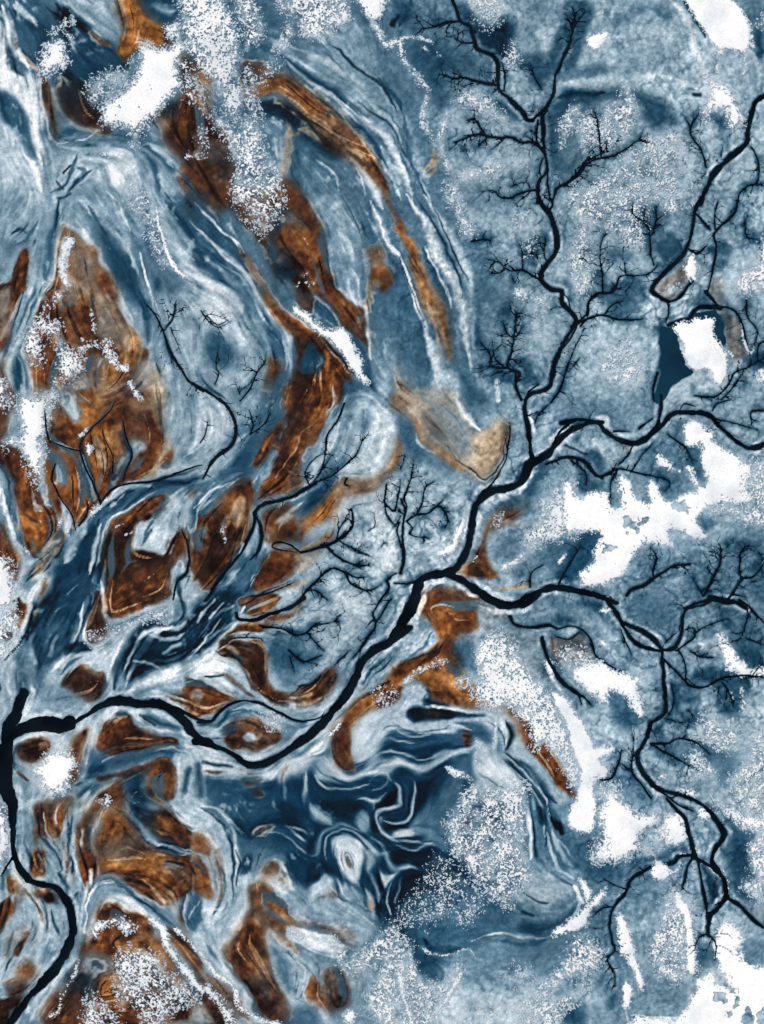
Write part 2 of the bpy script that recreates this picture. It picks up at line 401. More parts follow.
S('G', 30, '320,70 270,180 220,280', .9); S('T', 30, '220,280 200,380 220,400', .9); S('F', 5, '250,220 200,310 150,320', .6)
P('R', '-20,460 60,430 130,330 190,310 195,420 180,500 140,600 60,720 30,730 -20,640', 16, 1, bank='dark rust mud bank with a pale sandy core near the middle left')
P('U', '-20,480 60,480 80,600 40,720 -20,680', 26, .8); P('A', '110,430 160,370 170,460 130,480', 18, .8); S('F', 14, '100,470 90,520', .8); P('I', '-10,480 20,480 20,530', 10, .5)
S('O', 16, '150,340 170,420 140,520', .5)
P('G', '330,360 420,270 480,180 520,40 560,-20 680,-20 640,150 560,290 470,340 420,420 370,480 340,490', 22, .9)
P('I', '440,240 520,100 620,0 720,60 760,140 740,240 640,290 560,280 600,180', 34, .8); P('F', '580,240 720,180 740,110 690,80 640,200', 30, .6)
P('D', '370,480 400,380 440,330 540,300 470,400 410,490', 24, .9); S('M', 24, '340,300 330,350', .4)
S('F', 22, '400,330 480,200 540,80', .5)
P('R', '240,440 280,400 340,400 380,470 400,560 300,580 260,540', 14, .95, bank='small rust bank enclosed by dark creek loops'); P('U', '290,500 380,500 390,560 300,540', 16, .7)
P('O', '530,310 545,370 520,470 500,540 400,560 390,500 440,420 500,350', 14, 1, bank='bright ochre silt edge running beside a black creek head')
P('A', '400,520 490,470 500,510 400,545', 16, .7); P('I', '410,520 490,480 490,500 420,530', 10, .5)
P('O', '540,330 640,320 740,260 764,180 764,120 730,190 700,260 640,300 560,290 540,300', 14, .95, bank='curved ochre rim around a pale ice lobe'); S('A', 14, '560,270 660,290 720,240 740,150', .8); S('W', 10, '545,290 540,400', .7)
S('R', 16, '560,340 650,330 730,280', .7)
P('O', '720,-20 764,-20 764,50 730,30', 14, .8); S('F', 30, '730,80 764,90', .7)
P('F', '540,380 640,330 764,300 764,764 560,764 540,640 520,520', 40, .75); P('I', '560,620 640,560 720,700 600,764', 40, .7)
P('D', '580,400 620,420 640,480 600,520 590,460', 30, .45); P('G', '600,540 660,520 690,590 640,590', 30, .4)
P('B', '240,580 420,540 520,560 480,640 380,700 300,700', 30, .7); P('I', '380,600 480,570 560,620 480,680', 40, .7)
P('R', '270,580 370,580 370,630 320,690 200,720 200,690', 14, 1, bank='rust mud tongue just below the dark creek loop'); P('O', '330,600 360,620 300,690', 14, .5); S('A', 30, '300,720 400,690', .5); P('R', '220,740 300,740 290,764 200,764', 10, .8)
S('T', [40, 44, 50], '420,340 300,400 230,420 210,500 200,600', .85); S('F', 14, '400,350 300,400', .6); S('I', [8, 30, 20], '215,480 200,560 170,600', .9)
P('T', '150,590 270,580 230,660 190,740 60,764 20,764 120,640', 18, .9); S('F', 20, '160,640 90,720 50,764', .7); S('N', 14, '130,610 80,680 40,740', .9); S('N', 16, '270,580 200,690 170,730', .8); S('F', 5, '265,590 190,710', .8)
S('F', [6, 20, 14], '380,390 330,450 300,510', .8); P('I', '300,460 350,440 360,460 320,490', 8, .8)
# -------- tile 400,400
T(400, 400)
P('G', '-20,40 40,60 80,180 160,220 340,300 300,370 200,300 100,240 40,200', 30, .8); P('T', '0,90 60,130 80,200 20,200', 24, .7)
P('A', '-20,-20 200,-20 300,130 415,95 415,180 385,270 345,300 300,290 240,250 170,170 120,120 60,60', 30, .7, bank='tan silt tongue ending in a rounded tip beside the junction of creeks')
P('G', '120,20 200,30 280,120 240,180 180,120', 30, .45); S('U', 14, '100,60 150,110 190,150', .6); S('B', 40, '230,150 290,200', .4)
P('O', '300,140 400,120 400,200 370,260 310,270 290,200', 30, .35)
P('O', '40,60 80,90 110,150 170,190 230,250 200,250 130,190 90,150', 10, .8); S('A', 12, '90,90 100,160 160,190', .6); S('F', 10, '60,130 100,190 160,210', .5)
S('A', 26, '-10,20 60,40', .7); S('R', 20, '-10,30 30,20', .6); S('F', 4, '260,260 320,300 380,270', .8); S('N', 7, '180,180 250,250 320,300 350,300 400,240 415,120', .7)
S('W', [18, 26, 14], '205,-10 260,60 310,130', .9)
P('I', '190,290 260,310 280,380 220,420', 30, .5); P('I', '0,460 180,420 260,420 200,640 20,640', 50, .5)
P('U', '340,440 420,395 480,400 450,450 340,520 300,590 320,640 300,660 250,640 300,560', 24, .75); P('R', '300,560 320,520 330,600 380,680 250,670 240,640', 16, .95, bank='small rust silt patch on the east side of the main creek')
P('D', '310,440 350,400 430,380 470,390 400,420', 26, .7); S('M', 20, '480,480 380,460', .3); S('R', 14, '350,450 320,520 300,570', .6)
P('G', '350,560 480,460 520,560 400,640', 40, .6); P('I', '420,470 500,440 480,520', 40, .4)
P('T', '560,530 764,500 764,560 700,640 620,700 560,640', 40, .75); P('D', '690,530 750,520 680,680 620,690', 24, .5)
P('G', '470,250 640,280 560,360 460,440', 50, .6)
S('I', 24, '230,680 340,720 420,764', .8); S('O', 12, '400,720 490,715', .7); S('A', 8, '330,700 420,720 500,715', .5)
P('U', '80,764 140,710 260,730 320,764', 14, .7); S('F', 10, '90,764 140,700 230,690', .7); S('R', 14, '110,750 150,735 200,740', .7)
S('I', 20, '310,400 400,370 470,330', .7); S('F', 8, '320,390 420,355', .6)
# -------- tile 564,400
T(564, 400)
P('I', '120,130 250,180 240,260 150,290 60,210', 50, .6); P('A', '200,170 250,190 240,220', 20, .3)
P('G', '0,0 330,0 340,60 200,110 0,80', 40, .6)
P('T', '330,150 420,140 470,200 470,330 400,370 280,290', 40, .6); P('D', '10,560 120,510 110,580 40,680 0,690', 30, .7); P('D', '480,180 530,190 530,300 470,260', 18, .6)
S('N', 10, '20,170 90,215', .7); P('D', '510,430 590,420 560,490 520,480', 24, .6)
P('G', '250,600 420,560 560,560 764,480 764,764 280,764', 60, .6); P('T', '680,700 764,640 764,764', 30, .6)
P('N', '420,80 460,80 430,140', 24, .5)
# -------- tile 0,600
T(0, 600)
P('F', '-20,-20 120,-20 90,150 30,230 -20,260', 20, .8); P('R', '40,50 90,10 110,20 80,100 50,90', 8, .9); P('U', '0,110 40,130 30,150 0,140', 8, .8); P('A', '110,30 140,10 170,-20 130,70', 10, .7)
P('N', '150,-20 360,-20 280,190 180,260 120,350 60,370 60,220', 20, 1); P('G', '80,180 180,140 200,260 120,340 70,280', 30, .6); S('I', 20, '120,130 110,220', .6); P('T', '180,30 260,30 260,120 180,130', 30, .5)
S('I', 24, '330,-10 290,110 270,190', .8); S('F', 12, '370,-10 320,140 360,190 420,150', .9); S('T', 18, '310,0 300,80', .7)
P('U', '370,0 420,60 460,80 560,30 650,-20 370,-20', 12, .9); P('R', '400,-20 560,-20 540,50 470,70 410,40', 14, .8); P('U', '330,110 370,30 400,100 420,140 350,170', 12, .7)
P('N', '250,200 300,170 360,200 320,220 260,230', 14, .9)
P('I', '60,260 180,250 260,210 420,190 480,170 430,330 400,370 300,450 200,440 100,450 110,360', 24, .9); P('F', '190,250 300,190 420,190 470,120 540,90 520,180 450,300 330,230', 24, .6); P('B', '140,330 260,350 360,400 300,440 180,420', 26, .6)
P('U', '245,310 310,265 360,290 400,290 410,330 360,390 290,370', 12, .95, bank='small dark umber mud islet surrounded by pale slush ice'); S('F', 8, '240,310 310,255 360,280', .8); S('G', 14, '220,270 250,300', .7)
P('N', '520,160 600,110 720,50 790,0 790,150 700,230 600,280 500,320 480,240', 22, 1); P('D', '640,170 764,80 764,180 680,220', 30, .6); S('F', 18, '520,170 600,110 680,110 720,70', .6); S('I', 16, '510,260 580,240 660,230 720,200', .7)
S('F', [14, 26, 40], '790,200 680,250 580,300 500,340', .9); S('W', 14, '700,260 600,310 480,350', .8); S('I', 24, '790,90 720,140 640,150', .4)
S('K', [14, 30, 34, 20], '650,100 590,95 530,130 490,210 450,280 440,350', .95); S('F', 20, '640,100 560,180 480,330', .5); S('F', 16, '650,0 660,60 640,100', .8); S('K', 16, '690,0 710,40 690,80', .9)
P('R', '715,310 764,295 790,320 764,345 720,335', 8, .95); P('U', '640,360 764,350 764,440 700,400', 14, .8); S('F', 8, '640,365 720,380 764,430', .7); S('A', 10, '660,370 740,400', .6)
P('F', '60,540 110,510 250,510 320,450 400,420 420,430 370,520 320,640 250,700 120,764 60,764', 24, .8)
P('U', '60,540 150,515 190,560 150,610 80,600', 12, .9); P('O', '150,540 180,545 175,575 150,575', 10, .6)
P('R', '290,520 340,490 320,570 300,660 270,700 250,640', 12, .85, bank='narrow brown silt sliver beside a snowy hummock')
P('U', '390,500 440,440 480,430 510,470 600,510 670,530 665,550 600,550 480,580 410,590 370,560', 10, 1, bank='glossy rust brown triangular bank below the black river'); P('R', '400,560 480,560 640,530 560,560 430,585', 8, .9); P('R', '440,450 490,440 500,500 430,520', 14, .6); S('O', 6, '420,570 540,550 650,535', .5)
S('F', 14, '400,480 360,560 330,640', .9); S('W', 8, '370,540 330,630', .9); P('F', '500,420 530,420 530,450 560,470 640,500 600,500', 10, .8)
P('T', '350,600 400,600 560,570 680,560 700,600 560,610 440,650 340,680', 14, .95); P('N', '350,630 400,610 390,660 340,670', 12, .7); S('I', 14, '560,560 680,580 700,610', .7); P('W', '660,580 720,580 720,620', 12, .7)
P('U', '440,660 560,620 640,610 660,640 650,764 560,764 500,700', 14, .95, bank='dark brown mud bank with ochre heart and an icy blue pocket'); P('O', '570,680 620,670 640,740 580,730', 26, .7); P('T', '460,690 540,640 560,720 500,764 460,740', 18, .9); S('R', 14, '440,660 540,630 640,615', .8)
P('R', '380,720 440,710 470,764 360,764', 12, .9); S('N', 20, '330,680 440,670', .7); S('F', 26, '330,764 400,710 460,680', .6)
P('I', '680,600 764,560 764,764 690,764 670,690', 24, .8); S('N', 30, '750,640 764,700', .8)
P('I', '60,580 120,620 130,700 70,764 50,700', 20, .8); P('B', '700,430 764,460 764,520 720,490', 12, .8); S('I', 14, '690,430 740,510', .6); S('N', 24, '540,430 620,470 700,490', .8)
P('I', '-20,260 60,240 60,350 30,470 -20,520', 20, .9); S('F', 10, '0,300 40,400 10,500', .6)
# -------- tile 200,600
T(200, 600)
P('N', '-20,-20 160,-20 140,70 60,180 -20,190', 24, .9); S('I', 26, '130,90 70,160 0,250', .8); S('F', 14, '140,80 90,140 40,220', .7); S('D', 40, '60,40 20,110', .8); S('I', 10, '130,20 60,60 0,140', .5)
P('U', '160,0 200,-20 300,-20 260,30 190,50', 12, .9); P('O', '180,0 290,-20 250,30', 14, .5); S('F', 12, '170,10 150,50 170,75', .7)
P('R', '100,120 200,90 330,40 390,-20 400,20 300,90 160,130', 14, .7); S('F', 10, '110,130 200,130 250,150', .8); S('U', 12, '150,110 240,100 260,70', .8)
P('U', '75,190 120,160 240,160 260,240 250,300 300,360 370,370 440,320 500,280 520,300 470,370 380,410 300,400 220,340 160,260', 14, 1, bank='curved umber mud crescent around the foot of a pale ice lobe')
P('R', '130,170 220,170 250,240 240,320 180,270', 26, .7); P('R', '380,370 440,350 500,290 500,340 440,380 380,400', 14, .8); S('A', 14, '300,390 400,400 470,370', .7); P('F', '340,400 365,400 360,415 340,412', 5, .9)
P('I', '260,160 380,60 560,-20 690,-20 660,120 580,220 500,280 430,320 330,370 260,290', 40, .75); P('T', '260,180 330,150 400,190 380,260 300,270 270,240', 34, .65); P('D', '280,130 420,150 470,200 360,240', 40, .35); P('F', '480,100 580,100 560,180 480,230', 40, .5); P('F', '560,-20 680,-20 650,60 580,40', 34, .5); P('B', '300,280 420,270 420,310 330,340', 30, .5)
P('F', '-20,260 60,210 100,240 80,290 180,380 100,380 20,320 -20,300', 18, .8); S('W', 30, '0,270 50,250 90,260', .8); S('U', 18, '80,280 150,330 210,380', .8); S('B', 30, '90,240 160,310 210,360', .8); S('K', 10, '70,200 130,230 180,300 220,350', .7); S('A', 8, '20,310 90,350 160,380', .6)
P('R', '-20,310 60,340 130,390 60,430 -20,440', 12, 1, bank='rust mud spit pointing right into banded ice'); P('U', '0,320 70,350 110,385 30,360', 10, .6)
P('I', '-20,470 60,460 120,390 240,380 330,440 420,460 470,440 420,500 280,600 200,610 120,570 -20,520', 20, .9); S('T', 22, '60,480 130,420 200,430 300,470', .8); P('G', '320,480 400,480 380,540 300,560', 26, .7)
P('R', '150,470 220,460 290,510 280,560 200,570 150,510', 18, .9, bank='brown mud mound circled by pale slush inside a river bend'); P('R', '80,510 150,510 160,550 110,550', 12, .8); P('U', '180,480 250,490 270,540 200,520', 16, .6); S('F', 14, '170,520 220,540 240,520', .8); P('G', '110,500 180,510 200,560', 14, .4)
S('F', [16, 20, 16], '100,560 160,580 180,610 260,600 330,560 420,490', .9)
P('F', '-20,570 80,590 150,630 240,650 330,610 400,590 460,600 370,680 300,690 160,690 -20,650', 18, .9); P('U', '160,680 230,670 240,690 180,700', 8, .8); S('M', 14, '160,650 230,660', .6); S('U', 14, '0,660 80,660', .7); S('K', 16, '20,620 120,640', .7); S('F', 30, '330,600 310,690', .9); S('A', 16, '330,640 320,690', .6)
P('I', '470,430 540,350 600,240 700,170 764,140 764,240 640,330 540,440 480,500 400,560 360,580', 18, .8); S('T', 14, '720,210 640,280 560,420 470,500', .8); S('N', 8, '764,190 650,310 580,400', .7); S('F', 10, '764,230 680,300 600,370', .8)
S('W', [14, 26, 20], '560,440 510,500 460,550 400,600', .9)
P('R', '764,260 740,270 680,330 600,390 530,470 500,570 530,630 600,650 580,590 580,520 600,450 680,420 764,390', 12, 1, bank='ochre brown silt rim curving down to a bulbous tip beside banded ice')
P('O', '764,280 700,330 620,400 600,450 690,410 764,370', 14, .8); S('O', 14, '545,560 560,620', .8); S('A', 10, '600,480 660,430', .5)
P('I', '600,450 680,420 790,400 790,560 700,560 620,620 585,600 585,520', 16, .95); P('F', '590,560 640,520 640,600 600,610', 24, .5); S('G', 8, '790,500 720,520 690,550', .8); S('G', 8, '790,480 740,480', .6)
S('U', 24, '520,580 500,500 560,430', .7)
P('I', '440,610 500,590 540,650 600,670 700,640 764,590 790,600 740,660 640,710 520,700 450,680', 14, .85); S('F', [14, 20, 16], '500,600 530,660 600,680 690,650 764,600', .9); S('T', [20, 30, 20], '560,650 650,620 720,570 790,550', .9); S('I', 8, '640,620 720,550 790,530', .8); S('F', 6, '440,660 520,710 600,715 700,690', .7); S('D', 14, '430,690 520,730 640,740', .7)
S('I', [20, 14], '395,680 400,764', .8); S('B', 12, '320,720 330,764', .5); P('I', '600,764 640,740 740,740 700,764', 8, .7)
S('I', 10, '740,700 764,740', .8); P('R', '200,735 240,735 230,764', 14, .5)
# -------- tile 400,600
T(400, 600)
P('M', '90,-20 310,-20 400,70 460,110 540,140 600,200 590,300 480,240 350,120 280,150 200,170 150,110', 30, .5); P('I', '280,70 320,70 320,130 290,140', 24, .6); P('B', '320,60 480,120 580,180 600,320 500,250 420,160', 40, .7)
P('R', '95,-10 180,-20 280,40 290,110 200,150 190,190 140,110 90,50', 18, .95, bank='rust and ochre silt bank at the foot of the river fork'); P('O', '110,40 170,20 190,60 180,140 140,110', 24, .8); P('U', '150,-20 280,-10 280,40 200,30', 26, .5)
P('O', '170,160 240,270 290,340 350,410 280,410 180,390 120,350 60,300 0,310 -20,260 60,240 130,190', 18, .95); P('R', '-20,250 90,210 180,150 200,170 120,230 40,280 -20,300', 12, .9); P('U', '170,170 200,170 240,250 220,280 180,220', 18, .6); P('U', '110,350 200,340 220,400 120,390', 16, .7); S('A', 16, '0,330 60,290', .5)
P('D', '200,170 270,160 290,260 240,260', 26, .6)
P('I', '-20,130 60,120 120,110 130,150 90,200 20,240 -20,250', 14, .9); S('T', 14, '130,120 90,190 20,240', .8); S('F', 10, '110,110 60,170 0,200', .7); S('N', 8, '20,240 90,220 160,180', .8)
P('I', '-20,390 40,340 90,340 110,400 320,420 380,470 300,500 120,480 40,500 -20,520', 16, .9); P('N', '80,370 110,340 120,380 180,400 100,400', 12, .9); P('N', '30,430 70,410 200,420 320,440 240,450 140,450 50,460', 12, .9); S('F', 10, '100,405 200,415 330,430', .9); S('U', 16, '80,430 180,430', .6)
P('T', '-20,480 100,480 240,460 300,480 380,580 280,570 120,580 -20,600', 18, .9)
S('F', [14, 26, 30], '-20,590 60,640 160,610 280,560', .85); S('D', 24, '-20,570 60,600 160,570', .8); S('N', 16, '0,620 50,680 30,764', .8); P('N', '60,660 180,630 200,680 160,740 60,764', 30, .8); P('G', '200,600 280,580 290,680 240,720 160,740', 30, .7)
S('F', 8, '20,680 50,700 40,764', .6)
P('R', '240,510 260,490 270,540 250,560', 14, .6)
P('R', '400,400 440,420 500,490 520,560 570,560 620,640 670,740 670,764 600,720 560,640 480,560 440,480', 10, 1, bank='slender brown silt ridge along the left flank of the big snow fan'); P('M', '330,410 420,410 460,470 430,470', 20, .7)
P('I', '290,400 400,440 460,520 560,680 640,764 540,764 430,560 380,480', 18, .7); S('K', [8, 24, 8], '400,460 425,520 400,580', .9); S('F', 14, '340,440 400,500 390,570', .7)
P('F', '280,560 330,560 370,600 420,640 480,690 460,764 300,764 280,640', 24, .6); S('N', [8, 26, 40], '390,580 460,630 520,690 580,764', .85); S('D', 26, '400,620 470,680 540,764', .7); S('I', 6, '430,600 500,660 560,740', .7)
P('T', '300,764 260,640 240,660 200,764', 20, .3)
P('M', '575,150 650,150 700,125 740,180 750,240 690,240 600,230', 12, .8); P('I', '600,115 690,105 690,125 660,150 600,145', 6, .9); S('K', [10, 16, 8], '545,140 570,200 600,240', .8); S('U', 10, '575,140 600,220', .8); S('R', 6, '590,190 605,235', .7)
P('I', '500,40 580,20 764,80 764,110 640,80 500,80', 24, .4); P('T', '580,20 764,40 764,90 620,70', 40, .5); S('A', 6, '290,10 400,75', .6); S('F', 6, '420,80 500,110 560,105', .7)
P('B', '620,420 764,420 764,540', 30, .6); S('W', 16, '565,230 590,300 620,340', .85)
# -------- tile 564,600
T(564, 600)
P('T', '230,20 400,20 440,60 420,140 300,100', 50, .55); P('N', '650,40 764,110 764,250 700,240 640,140', 50, .5); P('B', '120,50 300,190 350,250 300,280 200,240 130,130', 40, .7)
P('I', '480,160 590,180 680,270 600,270 490,230', 24, .5); P('F', '490,160 580,180 600,220 520,200', 20, .6); P('D', '500,270 590,250 560,310 500,310', 22, .7); P('D', '460,330 520,370 500,400 460,380', 30, .6)
P('T', '180,360 270,360 280,460 220,500 180,460', 34, .8); P('I', '340,430 470,440 500,530 360,540', 50, .5); P('I', '680,430 764,360 764,500 690,540', 40, .6); P('G', '340,560 460,540 540,640 420,620', 30, .8); P('D', '320,480 380,470 340,540', 24, .6); P('T', '560,560 650,590 640,680 600,720 580,640', 40, .7)
P('B', '310,380 380,330 370,440 300,470', 30, .5); P('I', '210,590 260,590 250,640 215,630', 16, .7)
# -------- tile 0,720
T(0, 720)
P('I', '60,160 130,190 150,290 140,380 90,440 70,600 120,640 260,640 310,700 330,560 280,430 290,300 200,300', 26, .75)
P('U', '280,420 310,360 330,300 440,230 480,300 470,350 400,340 360,380 350,470 370,580 330,640', 14, .95); P('R', '330,330 440,250 475,310 465,350 390,320 350,370', 16, .9); S('F', 24, '310,340 360,280 440,220', .7); P('R', '280,410 330,380 350,470 350,560 320,620 300,540', 12, .8); S('W', 14, '310,410 310,470', .9)
P('R', '355,470 380,370 440,330 500,390 580,470 660,500 764,530 764,764 690,764 700,690 620,700 560,640 440,590 380,590', 14, 1, bank='broad ochre and rust silt bank with mottled surface at lower left'); P('O', '480,440 600,500 680,540 640,620 520,590 420,560 460,480', 40, .8); P('M', '400,480 470,460 560,490 540,540 430,540', 34, .5); P('U', '360,440 440,380 480,400 400,480', 26, .6); P('R', '640,530 764,560 764,640 660,620', 30, .6); S('K', 16, '640,540 700,550', .5); P('A', '600,640 660,640 680,700 630,700', 30, .4); P('A', '480,400 560,470 500,470', 30, .5)
S('W', [5, 9, 6], '400,335 370,375 350,450 370,540 375,590', .9); S('F', 6, '375,490 420,460', .6); S('N', 12, '470,360 540,420 600,480 764,530', .8)
P('N', '480,300 560,330 680,340 764,440 764,520 640,500 560,420 480,360', 16, .9); P('R', '580,360 640,340 700,400 740,450 700,480 620,440', 16, .95, bank='ochre brown lens of silt framed by dark ice below the bank'); P('O', '600,370 660,390 690,440 630,430', 20, .6); P('U', '740,440 790,440 790,510 740,490', 14, .8); S('G', [8, 24, 14], '480,340 560,420 640,490 764,510', .8); S('I', 7, '560,420 610,470 700,490', .7)
P('I', '640,320 660,240 690,130 764,130 780,430 700,390', 20, .85); S('F', 14, '650,330 700,390 780,420', .8); S('N', 30, '764,170 764,290', .7); S('F', 16, '690,140 680,260', .6)
P('N', '480,230 560,190 600,280 540,330 490,310', 24, .6); P('R', '570,250 620,190 660,180 655,270 600,300', 18, .6)
P('U', '130,340 190,350 230,320 240,440 210,470 170,420', 14, .6); P('R', '200,340 240,320 235,420 200,460', 10, .7); S('F', 10, '240,300 200,360 220,420', .7); S('N', 16, '140,440 200,500 250,560', .8); S('N', 16, '250,370 260,470 240,540', .8); S('F', 12, '260,440 250,520 300,640', .8); P('R', '120,520 170,500 190,580 130,600', 16, .8); S('W', 8, '140,520 165,560', .8); P('T', '170,520 230,520 250,580 200,590', 16, .6); S('N', 20, '90,470 120,560 110,590', .7); S('I', 18, '80,450 110,580', .8); S('G', 40, '230,300 330,260 440,200', .8); S('N', 30, '270,530 260,640', .6); S('I', 20, '280,560 270,660', .7)
S('U', 16, '150,360 180,440 220,490', .7); P('G', '60,160 100,180 90,270 60,240', 20, .5)
P('F', '-20,350 30,420 40,500 -20,570', 16, .9); P('I', '-20,200 30,280 40,380 -20,330', 20, .8)
# -------- tile 0,824
T(0, 824)
P('I', '-20,220 40,150 150,290 200,420 170,470 190,560 120,640 60,660 -20,620', 18, .85); P('U', '30,200 70,190 90,260 60,350 10,410 0,360 40,290', 16, .9); P('R', '30,430 120,390 140,440 80,470 30,520', 16, .6); P('R', '60,560 120,530 140,580 90,600', 16, .8); P('U', '20,600 100,590 110,640 40,650', 16, .7); S('F', 14, '40,170 60,260 30,400', .7); S('M', 10, '80,220 150,310 180,400', .8); S('F', 8, '50,170 140,290 190,390 150,470', .7); S('N', 10, '80,440 40,520 20,560', .8); S('T', 30, '190,450 180,540', .8)
P('I', '170,320 240,300 270,400 220,520 190,560 200,450', 16, .9); P('N', '130,220 220,240 250,320 190,310 150,280', 14, .9); S('F', 10, '250,440 200,530 120,640 0,660', .8); S('T', 14, '200,330 230,430', .5)
P('U', '-20,690 90,650 60,740 -20,780', 14, .9); S('I', [20, 40, 16], '110,764 190,650 260,540', .9); S('F', 12, '120,740 220,610', .8)
P('R', '340,400 360,330 410,280 470,300 560,340 600,420 640,520 700,600 764,640 764,764 170,764 260,600 310,500', 16, 1, bank='large mottled rust and ochre mud dome capped with snow at the bottom edge')
P('U', '370,310 430,290 480,340 400,370', 16, .8); P('O', '460,450 560,430 620,480 560,520 480,490', 24, .7); P('O', '340,600 440,580 480,640 380,660', 20, .7); P('N', '270,560 380,530 360,640 320,740 250,680', 34, .75); P('G', '330,500 400,500 430,550 340,540', 24, .5); P('U', '190,720 290,620 340,720 320,764 180,764', 24, .7); P('A', '470,450 540,430 520,470', 20, .4); P('M', '560,480 640,560 720,640 640,640', 26, .5)
S('G', [10, 26, 34, 26], '320,340 340,250 400,200 470,230 560,300 650,380 764,470', .95); S('W', 6, '330,420 345,260 410,215 470,240', .8); S('I', 10, '350,230 420,195 500,240', .7); S('K', 8, '430,215 540,290 640,370', .5)
S('F', [12, 20], '310,400 325,280 345,180', .8); S('W', 12, '345,180 345,220', .9)
P('F', '350,350 380,300 450,270 520,280 570,345 500,330 440,290 400,300 370,340 380,380 360,440 330,450', 10, .8)
P('R', '630,390 690,410 764,490 764,600 700,500 640,440', 12, .9); P('T', '640,430 700,530 764,610 764,650 680,560', 10, .9); S('I', 12, '655,460 740,580', .6); S('O', 8, '690,370 764,410', .5)
P('T', '700,280 764,260 790,420 740,400 700,370', 14, .9); S('F', 10, '720,270 710,360 740,410', .8); S('O', 8, '690,330 700,390 740,410', .6)
P('I', '700,764 764,700 764,764', 16, .7)
# -------- tile 200,720
T(200, 720)
P('I', '-20,320 60,340 120,390 150,480 150,620 110,720 60,764 -20,764', 14, .9); S('T', [14, 24, 14], '0,340 60,360 110,420 130,520 135,620', .7); S('F', 14, '0,330 80,350 130,420 140,560 150,640', .7); S('N', 10, '10,350 80,390 120,470 130,590 125,690', .8); S('F', 10, '60,430 85,500 110,620', .6)
P('M', '-20,430 40,430 80,490 90,600 70,640 40,540', 14, .8); S('W', 14, '30,440 70,480', .5); P('R', '-20,440 30,460 40,510 -10,500', 12, .8); P('R', '-20,520 20,550 50,640 50,670 -20,660', 10, .95); P('O', '-20,560 20,590 30,640 -20,640', 14, .5); S('N', 9, '30,500 60,600 70,670 20,680', .9); S('I', 18, '40,520 70,620 80,690', .8); S('N', 10, '80,560 100,640 60,740', .8); S('R', 10, '60,520 90,640 70,700', .6); S('F', 10, '10,720 100,720', .6)
S('I', [24, 34], '170,600 180,680 160,764', .85); S('K', 8, '140,500 150,560 145,640', .7); P('N', '150,540 200,520 190,580 160,590', 12, .8)
P('T', '20,230 160,260 140,380 40,320', 40, .5); P('T', '180,310 340,270 370,360 220,400 150,390', 40, .4); P('N', '130,390 300,380 320,330 440,370 440,440 360,400 300,400 220,450 160,440', 24, .8); P('N', '420,270 560,280 650,370 500,370 430,310', 26, .7); P('N', '340,500 440,520 440,600 400,640 340,580', 24, .8); P('U', '200,270 240,280 240,300', 14, .6); P('U', '220,410 280,410 270,440 210,450', 14, .6)
S('T', 22, '240,480 300,420 360,440 420,500', .9); S('I', 7, '250,440 320,430 380,480 430,515 450,480 470,420 520,410', .7)
S('F', [10, 22, 28, 10], '400,200 400,260 420,330 460,370 500,390', .9); S('I', 14, '500,390 580,410 640,460 700,510 764,560', .8)
S('F', [4, 12, 10, 4], '330,390 370,420 410,455 430,430 440,400', .9); S('I', 8, '340,395 400,410 430,440', .6)
S('I', [8, 14, 16, 8], '430,510 450,500 450,450 480,410 530,400 580,420', .85)
P('I', '480,460 530,430 600,440 640,490 640,570 620,640 560,600 510,560 480,520', 12, .85); P('F', '510,460 570,445 625,480 630,540 600,600 560,600 530,560 510,510', 10, .95); S('T', 8, '490,520 485,460 530,425 600,435', .7); S('D', 12, '640,480 650,560 600,610 660,660', .5)
S('K', 6, '545,490 545,540 570,590', .8); S('M', 10, '570,510 590,550 580,580', .8); S('U', 6, '560,500 585,510', .7)
S('I', [20, 14, 20], '600,620 650,640 660,700 670,764', .8); S('A', 18, '655,670 660,720', .6); S('K', 10, '600,620 640,650', .7)
P('I', '590,400 600,340 630,370 650,420', 14, .8); S('F', [6, 16, 8], '610,300 670,320 720,295', .9); S('F', [16, 6], '665,320 660,360', .8); S('I', 10, '670,360 650,390 690,450 720,480', .7); S('F', 14, '670,390 680,350 764,345', .6); S('F', 10, '690,370 680,420 730,450 764,440', .7); S('I', 8, '680,220 730,220 760,290', .7); S('F', 14, '740,240 764,270', .8)
S('D', 12, '650,400 700,460 764,500', .8); S('I', 24, '640,520 680,560 670,640', .6); S('D', 12, '660,540 640,620', .7); S('I', 12, '670,560 720,600 764,590', .7); P('F', '690,580 740,600 710,640', 10, .8); S('I', 8, '764,610 720,650 710,710', .7); S('N', 30, '740,660 764,720', .8); S('T', 14, '690,620 700,700', .7)
P('F', '680,390 720,370 700,420', 14, .5); P('A', '740,415 764,420 764,440', 8, .6)
P('F', '190,620 240,590 320,600 350,650 300,640 240,640 200,650', 12, .85); P('M', '220,590 290,540 330,590 340,640 280,600', 18, .75); P('U', '240,570 290,540 310,560 260,600', 14, .7); S('B', 14, '220,560 280,530 340,580', .6)
P('F', '420,660 450,610 500,590 490,650 430,690', 18, .7); P('M', '450,680 510,640 540,680 470,700', 20, .6); P('B', '420,720 500,670 600,700 680,764 380,764', 24, .9); P('B', '300,680 380,680 420,740 380,764', 24, .7)
S('I', 12, '500,590 540,650 600,700 680,740', .7); S('T', 16, '500,620 560,680 640,720', .6)
